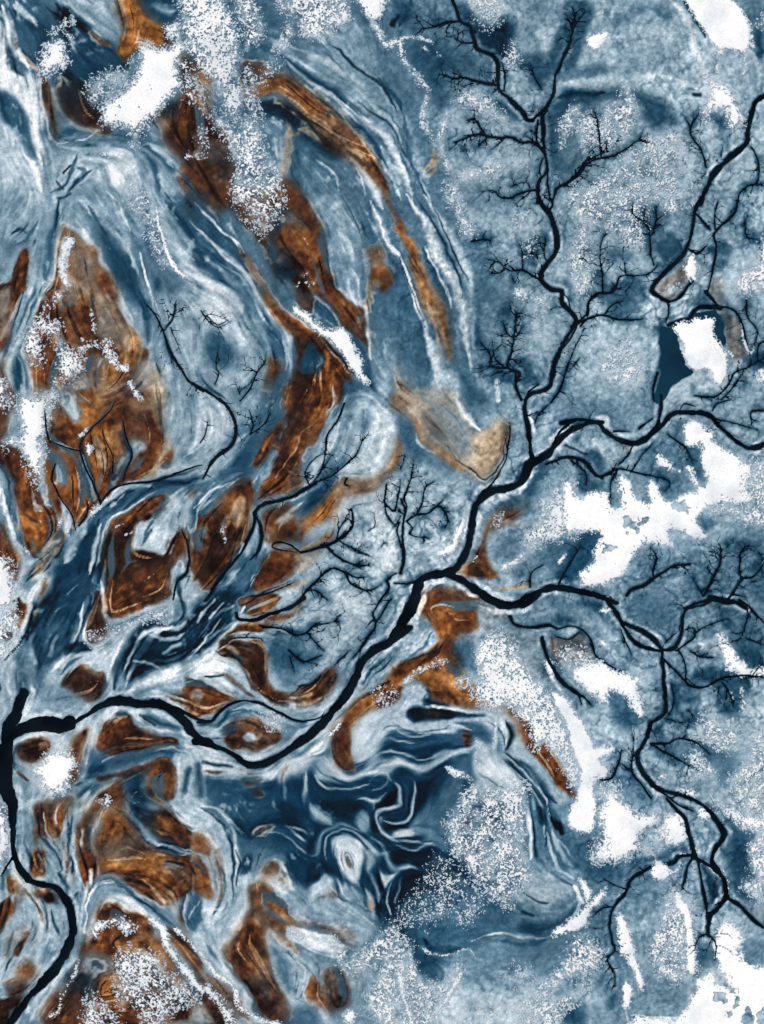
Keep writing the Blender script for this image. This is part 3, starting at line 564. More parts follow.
# -------- tile 200,824
T(200, 824)
P('I', '-20,360 60,360 130,320 190,190 190,320 170,390 90,460 80,520 150,600 240,740 200,740 100,640 -20,470', 14, .95); S('T', 18, '30,420 60,490 130,560 190,640', .8); S('F', 14, '0,380 40,440 110,560 200,690', .7); S('N', 9, '80,470 130,530 170,600 220,700', .8); S('F', 24, '180,200 170,340 120,420', .6)
P('U', '195,250 250,235 320,300 360,370 400,410 330,420 250,400 240,480 290,620 330,700 330,764 230,730 180,640 130,540 90,470 160,420 190,330', 14, 1, bank='smooth dark umber mud slab with ochre head in the lower middle'); P('O', '210,290 280,280 330,320 340,370 260,340', 22, .7); P('R', '200,400 250,480 280,600 200,600 120,480', 34, .7); P('A', '95,450 140,430 120,500', 22, .6); P('A', '290,330 340,340 330,380', 18, .5); P('R', '260,350 330,420 390,490 360,500 290,430', 14, .8); P('W', '215,340 230,390 240,330 265,320', 12, .6)
P('I', '250,410 330,480 430,530 440,600 400,680 340,690 280,580 255,480', 14, .9); P('T', '270,470 330,520 340,650 290,580', 24, .7); S('A', 14, '260,390 310,460 370,500', .6); S('N', 7, '310,490 400,540 440,590', .8); S('F', 14, '350,500 400,560 380,660', .6)
P('B', '400,500 520,510 500,560 470,640 440,600', 18, .7); P('R', '400,640 440,600 470,650 500,700 420,680', 16, .9); P('U', '480,560 540,550 580,640 560,710 500,720 470,640', 20, .7); P('M', '480,560 540,580 560,660 490,640', 26, .6); P('U', '350,370 480,390 560,400 600,470 500,430 400,400', 24, .6)
P('F', '330,400 350,385 430,420 510,440 560,480 540,530 470,490 400,475 340,435', 10, .95); P('I', '420,300 500,260 640,350 700,400 620,470 540,400 420,370', 34, .7); S('M', 20, '520,370 590,440', .6)
S('I', [30, 50, 30], '330,680 420,690 520,764', .85); P('T', '330,720 420,700 440,764 320,764', 20, .7); S('R', 40, '30,580 110,660 200,764', .9); P('U', '-20,560 60,640 140,764 -20,764', 18, .8); P('I', '-20,690 40,720 60,764 -20,764', 14, .8)
P('B', '560,500 640,480 640,600 700,700 720,764 560,764 590,640', 30, .8); P('M', '560,520 620,560 600,640', 26, .4); P('N', '640,470 764,360 764,520 700,560', 30, .5)
# -------- tile 400,720
T(400, 720)
P('G', '120,240 230,220 220,380 180,440 100,420', 34, .9); P('N', '-20,200 60,260 90,340 40,410 -20,420', 24, .8); S('I', [8, 12, 10], '60,210 60,330 20,390 -20,395', .7); S('I', 10, '10,250 0,320', .5); S('B', 24, '-20,430 60,430 130,400', .8); S('F', 24, '-20,440 40,430', .5); S('I', 12, '-20,500 60,490 130,470', .5); P('K', '-20,500 130,490 140,540 60,560 -20,560', 22, .6); S('T', 12, '-20,590 60,560 90,580', .7); P('N', '80,540 280,560 240,680 60,764 -20,764 -20,600', 40, .7)
P('T', '490,250 560,300 660,420 620,560 520,540 490,420', 40, .6); S('N', 30, '470,230 540,300 620,410', .7); P('K', '530,360 555,370 550,410 530,400', 10, .7); P('K', '580,380 620,420 625,440 590,410', 8, .8); S('D', 16, '510,320 560,400 550,500', .6); S('N', [8, 22, 10], '490,340 510,430 510,530 570,580 660,640', .7); S('I', 10, '560,440 580,540 660,610', .6); S('I', 8, '600,460 680,540', .4); S('F', 16, '485,340 495,470 490,540', .5); S('I', 20, '580,420 600,500 660,560', .4)
P('T', '640,460 764,440 764,600 680,560', 40, .5); P('F', '500,560 600,620 640,700 540,740 460,720 430,690', 40, .5); S('D', 10, '470,660 530,690 570,690', .6); S('N', 14, '460,735 500,740', .7); S('F', 10, '660,640 700,690', .4); P('I', '400,250 350,220 300,180 290,100 380,160', 30, .4)
# -------- tile 400,824
T(400, 824)
P('T', '100,330 300,270 380,330 360,400 260,430 130,480 80,440', 40, .7); S('N', [20, 40, 26], '90,440 150,490 260,470', .6); P('N', '470,380 580,370 690,310 600,400 480,420', 26, .7); S('F', [6, 14, 18, 8], '280,450 370,420 450,430 590,430', .8); S('D', 20, '360,450 470,460 560,440', .7); S('I', 12, '660,240 690,300 650,370', .4)
P('G', '240,560 400,470 640,450 600,560 400,600', 60, .5); P('D', '640,680 690,690 700,764 620,764', 26, .6); P('N', '60,460 130,500 160,600 60,560', 30, .6); P('B', '650,540 764,560 764,764 700,764', 40, .5); P('F', '200,640 560,640 500,790 150,790', 50, .4)
# -------- tile 564,720 / 564,824
T(564, 720)
P('D', '0,450 120,440 100,540 260,540 330,550 250,620 150,620 0,560', 40, .7); P('N', '80,460 120,450 100,530', 18, .6); P('D', '370,500 480,470 500,500 400,560', 26, .6); P('K', '520,540 600,590 640,640 600,700 540,700', 24, .75); P('N', '600,470 700,440 720,560 700,640 640,640', 44, .75); P('D', '560,360 620,380 700,430 640,480', 40, .6); P('B', '500,380 590,400 590,470 500,480', 34, .7); P('B', '230,580 330,600 340,764 240,764', 50, .6)
S('F', 10, '520,530 560,560 600,610', .8); S('F', 8, '600,580 630,640', .7); P('T', '120,230 260,200 330,300 300,340 200,250', 50, .5)
T(564, 824)
P('T', '230,190 330,200 330,330 240,330', 50, .5); P('B', '280,330 340,340 320,500 400,600 440,740 280,720 260,560', 50, .6); P('D', '170,640 200,640 190,700 165,690', 16, .7); P('D', '0,700 60,690 70,764 -10,764', 24, .7); P('G', '670,450 720,440 764,460 764,530 700,530', 14, .7); P('M', '700,330 764,310 764,380', 30, .4); P('M', '470,640 540,620 520,700 480,700', 16, .7); P('D', '500,460 570,470 560,540 510,540', 24, .7); S('K', 14, '490,660 520,650', .6); P('F', '540,560 640,560 650,640 560,620', 30, .5)
S('F', 12, '230,700 245,764', .7); S('F', 16, '470,764 430,740 280,750', .5)

# -------- close survey of the blue pool's eddies
T(310, 690, 5.457)
P('D', '0,480 180,490 420,470 520,400 640,480 740,450 764,560 640,660 560,764 0,764 -20,560', 22, .95)
P('N', '20,590 120,580 280,620 300,720 160,720 60,660', 24, .9); P('N', '580,500 680,480 640,620 560,720 520,764 400,764 570,690', 20, .85); P('K', '370,600 440,570 480,540 470,640 370,650', 14, .6)
P('B', '700,520 764,480 764,764 560,764 640,680', 30, .9); S('T', 26, '520,480 640,480 740,420', .8)
P('I', '240,190 330,140 420,110 520,60 600,-10 640,40 540,80 500,130 560,180 764,170 764,240 620,240 500,210 420,230 370,320 300,390 250,380 222,330', 14, .95)
P('F', '230,290 320,320 370,330 300,390 250,385 222,340', 18, .6); P('F', '250,210 330,160 340,260 260,270', 30, .4)
P('D', '370,320 430,270 500,290 560,320 700,290 764,290 764,330 640,340 540,350 450,320 390,350', 12, .95); P('T', '380,300 430,230 500,240 540,280 640,260 764,230 764,280 560,310 450,280', 14, .7)
S('I', 9, '400,240 440,215 500,230 600,250 764,215', .8, br=.25); S('D', 6, '380,250 430,205 500,205 600,232 764,190', .8, br=.2); S('D', 6, '400,280 440,245 500,262 580,262 660,275', .8, br=.2); S('D', 5, '450,180 540,215 640,218 740,205', .7, br=.2); S('I', 7, '440,262 500,278 560,285', .6, br=.2)
P('N', '520,130 560,100 620,105 764,115 764,160 620,160 560,170', 14, .85); P('U', '590,110 660,110 700,150 620,140', 18, .7); S('D', [8, 20, 10], '540,110 545,150 570,170', .8); S('F', 14, '640,88 720,95 790,110', .9, br=.2); S('I', 16, '500,100 505,140 550,175', .8); S('T', 14, '640,20 620,60 660,95', .8)
S('F', [40, 44, 40, 46, 40, 50, 40], '70,380 120,420 190,470 270,470 350,410 450,385 530,400 600,440 680,410 764,370', .85, br=.3)
S('I', [10, 12, 10], '300,420 380,360 450,330 540,350 620,385 720,340', .8, br=.2); S('T', 6, '330,410 400,350 460,340 540,370 600,400', .7, br=.2); S('F', 6, '60,350 140,420 220,430 300,400', .4, br=.2)
S('U', [20, 34, 44], '230,210 190,290 200,370 240,420', .85); S('O', [14, 24], '190,340 215,395', .8); S('I', [14, 8], '140,270 150,350 160,420', .6); S('D', 8, '160,420 230,440 330,380', .7, br=.2)
S('F', [8, 14, 12, 6], '25,450 60,500 140,535 250,540 330,515', .7, br=.2); S('D', 12, '40,420 100,460 200,500 300,500', .6); S('B', 10, '50,420 110,470', .6)
S('I', [8, 12, 8], '330,500 370,470 410,460 425,490 400,540 340,560', .7, br=.2); S('T', 24, '360,500 400,510', .7); S('I', 7, '420,460 440,500', .6)
S('F', [16, 22, 16, 16, 14, 10], '460,510 485,545 492,600 490,640 440,650 370,660 355,720 365,764', .9, br=.2)
S('F', [6, 16, 26, 10], '255,600 310,595 355,610 420,575', .95, br=.2); S('F', [20, 6], '350,615 345,660', .85, br=.2)
S('I', [10, 18, 16, 18, 12], '560,495 572,560 560,640 540,700 480,725 400,715', .85, br=.2); S('F', 6, '565,520 570,600 550,690', .7, br=.2)
P('F', '380,690 410,695 400,740 380,730', 10, .8); P('B', '240,700 270,660 310,700 320,764 250,764', 18, .9); S('T', 20, '500,520 530,560 525,660', .6)
S('I', [30, 44, 50], '0,610 40,660 110,710', .9, br=.3)
T(310, 800, 5.457)
P('D', '0,120 120,100 300,160 460,220 640,250 690,290 640,380 500,420 470,600 400,640 300,500 100,420 -20,420', 24, .9)
P('N', '440,280 660,260 680,310 620,360 480,360', 18, .95); P('N', '0,310 90,330 130,390 60,420 -20,440', 22, .8); P('N', '360,400 420,440 400,640 350,560', 14, .9); P('N', '0,180 30,150 20,260 -10,290', 14, .9); P('N', '490,420 600,400 560,540 500,620 420,640', 30, .85); P('N', '330,160 390,190 370,120 350,60 340,120', 12, .8)
S('I', [40, 50, 30], '0,30 50,80 120,125', .85, br=.3)
S('B', [16, 24, 24, 20], '10,290 50,280 55,210 100,150 180,140 260,170', .9, br=.3); S('I', [10, 14, 10], '100,330 85,260 95,210 130,170 200,165 270,190', .9, br=.3)
P('I', '120,220 190,190 280,230 300,280 290,350 250,430 220,440 170,390 140,310', 12, .95); P('F', '150,220 220,210 290,250 285,330 250,410 225,420 180,370 160,290', 10, .95); S('T', 8, '140,240 140,310 190,410', .7, br=.2)
S('K', 6, '175,280 180,340 215,400', .9, br=.2); S('W', 8, '170,260 170,330 205,390 235,420', .8, br=.2); S('K', 6, '190,310 190,285 215,285 240,330 240,370', .8, br=.2); P('M', '195,300 215,300 240,350 225,370 200,340', 6, .8); S('K', 5, '225,280 250,300', .8, br=.2)
S('F', [30, 14], '240,430 265,460', .8, br=.2); S('K', [8, 12, 6], '250,450 290,470 310,500', .9, br=.2); S('F', [10, 34, 30], '300,480 340,540 345,610', .85, br=.3); S('A', 24, '345,560 345,600', .5); S('D', 14, '200,450 260,560 300,600', .6)
P('B', '160,470 240,460 310,540 300,600 220,560', 22, .8)
P('B', '250,100 280,60 310,110 310,160 270,170', 16, .9); S('I', [12, 20, 22, 14], '230,170 300,220 370,290 440,280', .55); P('I', '300,270 360,270 380,340 320,380 300,340', 22, .8); S('I', [10, 24, 28, 16], '330,200 400,250 430,330 470,380 540,365 600,385', .85, br=.3); S('D', 10, '390,240 440,300 450,350', .7)
P('F', '380,390 410,400 470,400 430,440 410,470', 8, .9); S('I', 10, '430,430 500,380 560,370', .7, br=.2); S('B', [18, 24], '320,380 360,460 380,560', .85); S('I', 8, '440,450 425,540 450,620', .7, br=.2); S('B', 8, '500,420 480,500 470,560', .7, br=.2)
S('I', [16, 20, 24, 20, 16], '495,0 495,40 380,65 360,100 400,170 460,220 560,225 660,235', .8, br=.3); S('F', 10, '380,80 360,110 400,180 450,215', .5); P('F', '460,170 540,155 560,180 520,205 480,200', 12, .85); S('I', [18, 14, 12], '565,0 550,80 500,130 430,120', .8, br=.3); P('N', '410,140 470,130 540,140 460,165 440,180', 10, .7); S('I', [10, 12, 8], '480,250 560,275 640,235 690,250', .7, br=.25); S('D', 12, '470,210 560,250 640,215', .7)
P('G', '640,0 764,-10 764,260 690,240 600,160', 34, .9); S('T', 20, '560,140 680,160 740,220', .6)
P('I', '10,500 60,420 90,410 100,470 40,520', 14, .8); P('U', '60,530 100,510 140,530 90,550', 14, .6); P('B', '0,560 100,520 160,560 260,600 300,640 200,680 0,660', 24, .8); S('I', [10, 14, 8], '140,430 170,500 240,560 300,610', .7, br=.2); S('D', 10, '120,450 160,530 230,560', .6)
T(430, 700, 5.457)
S('K', [8, 34, 44, 10], '410,110 435,150 440,210 405,270', .95, br=.3); S('N', [10, 14, 44, 50, 60, 40], '385,280 450,325 540,370 600,430 640,520 700,570', .85, br=.4); S('N', [20, 40, 50], '420,330 520,440 600,640', .8); S('T', 50, '500,470 560,620 640,700', .6); S('I', 8, '400,300 520,400 620,500 660,640', .6, br=.25); S('I', 8, '440,380 560,480 620,620 620,764', .5, br=.25); P('K', '660,640 720,690 735,735 690,710', 12, .9); P('N', '590,600 630,620 630,690 590,680', 16, .9); S('B', 24, '570,520 570,600', .7); S('D', 10, '330,140 390,190 400,260', .8, br=.25); S('F', [6, 20, 8], '355,130 350,240 345,300', .5)
P('F', '230,240 300,230 330,330 420,400 500,440 480,480 300,420 250,350', 26, .6); S('I', 20, '300,100 370,130 400,200', .5); S('D', 8, '270,410 380,480 420,490', .7)
P('D', '0,400 100,350 130,440 60,560 0,580', 30, .7); P('G', '60,480 180,440 190,560 100,640 20,640', 34, .7); S('I', [30, 44, 30], '0,330 60,300 200,290', .7); S('D', [16, 22, 10], '0,260 100,270 200,250', .8); S('T', 18, '0,190 90,190 180,220', .8); S('I', 14, '0,150 100,130 220,170', .6); S('R', 20, '180,200 200,240', .5)
# -------- close survey: mottled dome and bank
T(80, 820, 6.367)
P('M', '120,190 200,170 330,60 410,90 380,160 280,230 160,240', 26, .55); P('O', '120,270 300,230 420,180 560,230 560,300 460,340 330,310 180,300', 30, .6); P('U', '180,330 220,305 360,310 380,330 300,340', 12, .85); P('R', '260,340 400,370 480,450 490,520 420,500 320,420', 16, .8); S('A', [8, 24, 20], '370,370 440,400 510,480 560,540', .55); P('A', '530,440 600,440 610,510 560,530', 20, .6); P('K', '560,255 620,265 610,290 560,285', 12, .7); P('M', '600,300 764,330 764,420 680,440 620,380', 30, .5); P('U', '80,160 150,90 240,0 270,0 200,110 120,180', 20, .5)
S('I', 30, '700,470 690,560 680,640', .9); P('T', '700,560 764,460 790,640 720,690', 16, .9); S('D', 10, '685,600 700,660', .8); S('I', 12, '764,520 710,620', .7)
S('D', [26, 30, 30, 22], '60,460 110,390 200,370 300,430 420,520 540,610 660,720', .9); S('B', 14, '100,400 180,365 280,400 420,510 560,620', .6); S('A', 7, '110,360 200,350 300,400 420,500', .5, br=.2); S('W', 12, '40,560 70,470 140,405 220,400', .8, br=.3)
# -------- close survey of the left side
T(0, 573, 4)
P('N', '240,-20 400,-20 390,80 330,120 300,240 200,360 130,480 60,460 110,300', 26, .6); P('T', '250,20 380,20 370,120 300,160 230,200', 40, .5); S('I', 24, '120,310 125,360', .5); S('I', 20, '220,250 190,330', .4); S('B', 60, '100,300 110,440', .4); P('G', '180,220 280,210 240,340 150,430', 40, .4)
S('F', [10, 16, 8], '395,90 370,180 340,230 345,270 380,295', .9, br=.3); S('F', 10, '330,120 320,210 290,300', .6, br=.3)
P('U', '360,150 400,60 420,120 440,200 390,270 350,250', 14, .6); S('F', [14, 26, 14], '400,20 415,100 440,190 540,170 680,120', .75, br=.6); S('F', 30, '600,150 690,110', .6)
P('N', '255,310 290,290 330,290 370,310 330,330 270,350', 10, .9); S('N', [8, 16, 8], '320,260 310,290 270,330', .8)
P('R', '430,20 520,-10 680,10 640,110 560,140 490,180 440,160 420,110', 14, .5); S('U', [4, 10, 4], '590,50 540,100 470,140', .6); S('U', 10, '620,80 560,110', .5)
P('I', '300,330 360,350 440,330 480,240 460,420 400,480 300,540 160,560 130,540 200,420', 30, .5); S('F', 18, '200,400 260,350 330,330 420,300', .6); S('B', 14, '230,420 290,370 330,340', .5); S('T', [6, 16, 6], '240,420 280,370 320,350', .6, br=.4)
P('U', '250,450 300,390 340,370 390,410 420,405 420,450 390,500 340,510 290,480', 14, .85); S('F', [6, 14, 6], '260,440 310,375 350,365 380,390', .85, br=.3); P('G', '170,470 300,480 340,520 220,540', 30, .4)
S('N', [14, 34, 40, 44, 30], '670,215 620,205 560,240 510,320 470,390 460,470', .95, br=.4); S('F', [10, 16, 14], '690,220 640,235 580,250 540,320 500,400', .8, br=.4); S('F', 12, '500,260 460,350 430,440', .5, br=.3)
P('N', '560,300 640,260 764,210 764,320 680,360 600,400 540,390', 22, .85); S('D', 40, '640,300 764,260', .7); S('I', [6, 18, 10], '590,250 680,270 740,240', .6); S('F', [8, 20, 8], '540,360 600,370 640,390', .6, br=.4); S('I', 16, '660,320 720,290', .6); S('F', [20, 40, 60], '500,480 600,440 764,370', .75); S('F', [10, 14], '700,30 690,110 640,180', .7); S('K', [14, 18, 10], '764,10 720,30 715,90 735,150', .9, br=.2)
P('O', '140,140 180,60 180,20 150,110 130,180', 10, .75); P('R', '45,170 70,105 95,130 80,215 45,200', 8, .9); P('U', '0,230 50,240 40,260 0,245', 6, .8); S('K', [4, 10, 6], '110,230 60,300 20,345', .9, br=.3); S('F', 14, '60,40 50,180 40,220', .6); S('F', 20, '120,60 90,210 60,290', .7); P('K', '50,110 80,95 70,125', 5, .7)
S('F', [6, 10, 8, 10], '110,480 95,560 90,600 130,585 210,560 290,590', .85, br=.3); S('F', [8, 10, 8], '290,590 360,540 430,495 500,480', .8, br=.6); S('W', [10, 16, 8], '50,680 90,650 160,640 250,655', .85, br=.4); S('F', 12, '120,490 115,470', .6)
P('U', '60,680 140,650 190,690 150,740 80,740', 14, .7); P('A', '150,670 180,665 185,710 155,700', 8, .5); S('U', 30, '340,630 300,700 290,764', .5); P('R', '300,650 350,620 330,700 295,720', 10, .5)
S('F', [16, 26, 20], '270,660 330,620 410,590 500,570', .7, br=.8); S('F', 14, '400,630 370,700 350,764', .7); P('R', '400,660 470,590 500,570 530,610 600,640 690,670 690,690 560,690 480,715 420,720', 8, .6); S('O', [4, 10, 6], '430,710 540,680 690,670', .7, br=.3); P('F', '530,545 560,545 560,590 530,570', 6, .8); S('U', 12, '560,560 610,600', .6); S('F', [6, 14, 6], '560,600 620,620 690,640', .7, br=.3)
P('T', '370,700 440,715 560,690 690,680 720,720 560,740 430,764 360,764', 14, .6); S('I', 10, '600,720 680,700 740,710', .6)
P('R', '745,450 780,430 780,480 750,470', 6, .9); S('U', [6, 16], '640,490 764,520', .7); S('A', 8, '650,480 740,500 764,515', .6); S('I', 12, '600,480 700,490', .6)
T(0, 764, 4)
P('B', '60,20 130,60 160,110 120,240 70,320 60,140', 24, .6); S('I', [10, 34, 14], '150,110 120,180 105,240', .8); S('F', 10, '60,10 80,60 70,130', .5); S('U', 20, '80,30 110,60', .4); S('G', 16, '70,80 85,140', .6)
P('U', '130,170 200,140 250,120 300,90 300,140 250,260 280,360 300,460 260,420 230,300 200,290 150,330 120,300', 20, .65); S('R', [10, 26, 12], '180,190 190,250 200,310', .8); S('R', [10, 26, 14], '235,165 235,230 225,300', .8); S('F', [4, 10, 5], '245,145 220,190 225,240', .85, br=.3); S('F', [3, 8, 4], '170,200 185,270 210,320', .8, br=.3); S('I', [6, 16, 8], '260,190 250,260 245,330', .8); S('N', 12, '275,150 280,240 265,330', .7); S('N', 10, '150,210 160,300', .6)
S('R', [14, 34, 20], '130,370 140,420 165,450', .85); S('A', [4, 12, 5], '150,385 165,420 180,440', .75, br=.3); S('F', 8, '165,370 185,410', .7); S('I', [10, 24, 14], '100,330 95,380 110,430', .9); S('N', 10, '125,330 120,420 135,450', .8)
P('B', '180,360 240,360 260,420 220,470 190,430', 12, .8); S('I', [8, 24, 12], '190,380 215,420 240,460', .6); S('K', [4, 14, 6], '220,360 250,410 245,430', .8, br=.3); S('K', [6, 20, 10], '290,370 300,420 275,450', .8, br=.3); S('I', [10, 24, 10], '285,430 275,470 290,500', .8); S('K', [8, 26, 10], '310,500 285,540 300,580', .8, br=.3); S('I', 8, '300,540 285,560', .7); S('K', 14, '240,440 270,490', .6); S('F', [6, 10, 8], '290,330 310,420 330,490', .7, br=.3)
S('N', 40, '290,170 340,110 400,90', .5); S('G', [14, 30, 10], '330,170 370,110 460,60', .8); S('F', [10, 24, 10], '340,190 370,130 440,70', .7, br=.5); S('U', 20, '390,60 470,40', .6)
S('R', [24, 50, 40, 20], '310,230 310,300 340,380 350,460', .7); S('W', [6, 14, 6], '322,260 320,300 330,325', .9, br=.3); S('N', [12, 26, 14], '370,170 355,250 360,320', .8); S('F', [4, 8, 7, 8], '400,190 370,250 365,300 390,360 395,430', .95, br=.2); S('F', 10, '365,420 360,470', .9, br=.2); S('K', 8, '380,360 378,440', .7, br=.2)
P('O', '390,260 420,190 460,190 500,230 460,300 410,330 385,310', 14, .55); P('R', '400,210 440,190 470,210 430,270 400,280', 14, .6); S('K', [4, 9, 9, 12, 8], '440,170 490,200 540,250 600,310 680,340 764,360', .9, br=.2); P('M', '400,330 470,290 550,280 520,340 440,350', 30, .5); P('M', '640,390 720,380 764,410 764,440 680,430', 30, .5)
P('K', '500,110 560,90 600,160 580,190 520,180', 16, .55); S('F', 5, '510,140 540,110', .7); S('F', 5, '515,160 545,150', .7); P('R', '580,40 680,10 690,100 640,140 580,110', 18, .6); P('U', '640,0 700,20 690,120 650,140 640,80', 14, .6); P('B', '560,50 600,40 590,110 550,100', 16, .6); S('U', [10, 24, 14], '470,40 560,15 620,0', .8)
P('O', '600,220 660,200 710,260 680,310 620,290', 22, .5); P('U', '690,230 764,280 764,330 700,310', 16, .7); S('K', 8, '640,260 680,270', .6); P('U', '560,190 620,180 600,260 560,230', 16, .6)
S('I', [10, 24, 20], '545,220 590,280 640,320', .7); S('I', 10, '680,335 764,350', .7); S('F', 8, '680,160 720,220 764,250', .7); S('N', 30, '764,20 740,110', .6)
P('I', '20,540 40,430 60,430 110,520 170,620 190,680 150,740 100,764 20,764', 18, .6); P('U', '10,560 40,540 60,580 30,640 0,680 0,590', 10, .9); P('R', '40,440 75,480 60,520 30,500', 10, .7); S('R', [6, 14, 10], '70,450 130,540 180,650', .75); S('F', [5, 9, 5], '60,430 120,510 190,640', .8, br=.3); S('T', [6, 14, 6], '60,660 40,720 20,764', .8); S('R', 24, '110,690 70,764', .5); P('I', '190,570 250,560 280,680 220,764 200,680', 14, .8); S('N', 14, '200,590 215,640 240,690', .7, br=.5); P('U', '140,510 210,500 240,540 180,560', 14, .8); S('F', 8, '0,430 40,390', .6); S('D', 26, '10,500 30,420', .8)
T(191, 573, 4)
P('I', '480,20 640,-10 740,20 740,200 640,300 560,330 540,200', 40, .6); P('F', '600,60 720,60 720,180 640,260 560,240', 50, .5)
P('D', '330,260 400,240 500,270 520,340 430,440 360,460 320,380', 40, .5); P('I', '300,220 420,220 540,240 600,290 540,380 470,400 400,300', 40, .35); S('D', [10, 24, 12], '320,250 400,230 470,250', .5)
P('U', '115,290 160,250 200,280 290,300 300,400 340,470 400,480 470,450 540,390 580,400 560,460 490,500 400,520 320,490 260,440 200,370 170,330', 16, .85); P('R', '180,300 280,310 290,420 240,400 190,340', 22, .7); S('R', [10, 40, 20], '360,500 470,470 560,410', .7); S('A', 12, '400,510 480,490', .6); S('F', 8, '395,505 415,508', .9); S('K', [4, 10, 10, 6], '390,500 440,460 490,430 520,400', .8, br=.3)
S('F', [4, 12, 6], '110,310 170,270 250,265 300,270', .85, br=.3); S('U', [6, 14, 6], '150,240 210,215 280,215', .7); P('U', '200,210 280,200 270,235 210,235', 8, .8); S('F', 6, '290,215 380,235 450,240', .5, br=.3); S('F', 16, '150,300 170,320', .8)
S('K', [6, 10, 8], '100,315 170,340 220,410 250,470', .8, br=.3); S('I', [14, 40, 20], '110,340 180,400 240,470', .75); S('M', 12, '90,390 160,430 230,480', .7); S('A', 8, '110,330 190,370 250,450', .6, br=.3); P('W', '30,380 80,360 130,370 120,400 60,400 20,400', 12, .7); S('K', 10, '60,420 120,410', .6)
P('R', '-20,420 50,450 130,490 190,510 130,530 80,560 0,570 -20,560', 14, .8); S('F', [6, 12, 6], '0,410 60,440 150,480', .6); P('B', '0,480 40,490 20,530', 12, .6); S('U', 6, '40,480 150,510', .6)
P('T', '120,560 160,530 250,520 320,560 400,600 330,600 240,570 150,600', 16, .7); S('I', [10, 22, 14], '160,550 240,540 330,590 430,620', .5); S('N', [10, 20, 14], '40,605 100,600 150,550', .9, br=.3); S('I', 10, '20,580 90,570 140,530', .7); S('D', 16, '340,570 440,600 470,590', .7)
P('U', '130,600 200,580 260,610 340,640 340,690 260,720 170,690 130,650', 18, .7); P('R', '200,590 250,590 330,640 280,660 210,620', 14, .7); P('R', '140,650 200,640 220,680 170,690', 12, .7); P('I', '200,650 240,650 250,680 210,680', 8, .8); P('D', '120,610 180,610 170,640 120,640', 12, .6); S('F', [6, 14, 6], '200,730 260,740 330,700', .7)
P('R', '240,50 330,-10 400,-20 370,30 290,70', 12, .6); P('O', '230,120 280,90 350,100 300,150 240,150', 14, .7); P('U', '230,120 270,110 260,150 235,150', 8, .8); S('R', [10, 24, 8], '300,190 380,160 440,120', .7); S('K', [4, 10, 6], '190,165 200,130 240,105 290,75 400,30', .8, br=.3); S('F', [4, 8, 4], '240,30 250,10 270,0', .8, br=.3); S('F', [4, 7, 4], '200,150 210,130', .7, br=.3); S('U', 24, '20,20 100,-10', .7)
P('N', '-20,220 60,100 130,60 180,80 120,180 0,330 -20,320', 24, .6); S('I', [8, 18, 8], '0,330 100,240 180,190', .8); S('F', 8, '120,180 60,270 0,350', .6, br=.3); S('I', 10, '90,110 30,190', .5); S('I', 8, '130,120 80,180', .5); S('K', 6, '140,20 60,110 0,180', .7, br=.3)
S('F', [10, 26, 16], '380,764 460,730 560,620 640,540', .75); S('W', [5, 18, 12], '460,740 520,700 570,630 620,570', .85, br=.3); S('I', [10, 30, 20], '650,520 720,430 764,400', .8); S('N', [5, 10, 5], '764,350 690,420 620,520', .8, br=.3); S('K', 5, '764,310 700,390 640,470', .6, br=.3); S('N', 10, '720,400 690,440', .7)
P('O', '660,560 700,500 764,470 764,540 700,570 640,640 600,700 600,660', 14, .7); P('U', '560,640 620,590 640,620 600,720 610,764 570,764', 14, .7); P('I', '660,610 764,550 764,764 660,740 640,690', 16, .7); S('A', 12, '764,500 690,560', .6); P('F', '660,640 740,580 740,640 660,700', 24, .5)
T(191, 382, 4)
P('T', '150,270 260,200 320,110 420,-20 340,-20 250,140 150,220', 20, .7); S('I', 12, '100,310 170,240 240,200', .6); S('D', [20, 50, 30], '270,190 200,280 160,330', .6)
P('R', '500,-10 570,-10 540,100 520,190 450,270 430,330 440,410 300,460 260,470 300,400 330,360 360,330', 16, .7); P('U', '440,-10 510,0 500,120 430,200 390,300 350,370 320,350 370,210', 20, .7); S('O', [14, 34, 26, 10], '540,40 480,160 420,230 390,330', .6); S('A', [4, 9, 9, 4], '500,150 450,190 410,280 330,380', .75, br=.3); S('F', [6, 10, 5], '575,20 575,70 545,130', .85, br=.4); P('M', '390,350 440,320 450,390 390,410', 18, .6); P('R', '250,330 290,230 370,140 380,170 320,260 270,340', 14, .75); S('O', 10, '340,170 270,310', .5)
P('D', '410,540 470,450 560,420 590,400 520,490 460,570', 20, .75); P('O', '590,400 610,440 560,520 550,570 460,600 430,610 440,560 520,500', 14, .8); P('I', '460,620 530,570 570,580 550,610 500,640', 10, .85); P('O', '440,650 500,650 570,610 570,640 480,670', 8, .7); P('R', '300,640 420,590 430,640 380,650', 14, .8); P('U', '340,620 430,570 440,640', 16, .5)
P('I', '350,570 370,535 400,545 390,570 360,580', 6, .9); S('F', [6, 22, 8], '440,475 400,520 350,600', .7, br=.3); S('R', [10, 30, 10], '310,530 290,620 310,650', .7)
P('O', '600,440 640,420 720,400 764,370 764,410 700,440 620,460', 12, .7); S('A', 8, '610,440 700,420 764,380', .6, br=.3); S('F', [10, 8], '600,380 590,440 575,500', .9, br=.6); P('F', '620,400 700,370 764,320 764,360 690,400', 14, .7)
P('I', '620,60 764,40 764,300 640,360 600,330 640,200', 40, .5); P('F', '700,220 764,130 764,300 640,370', 30, .5); S('I', 12, '480,330 540,220 600,110', .6); P('D', '690,110 720,160 690,180', 20, .5)
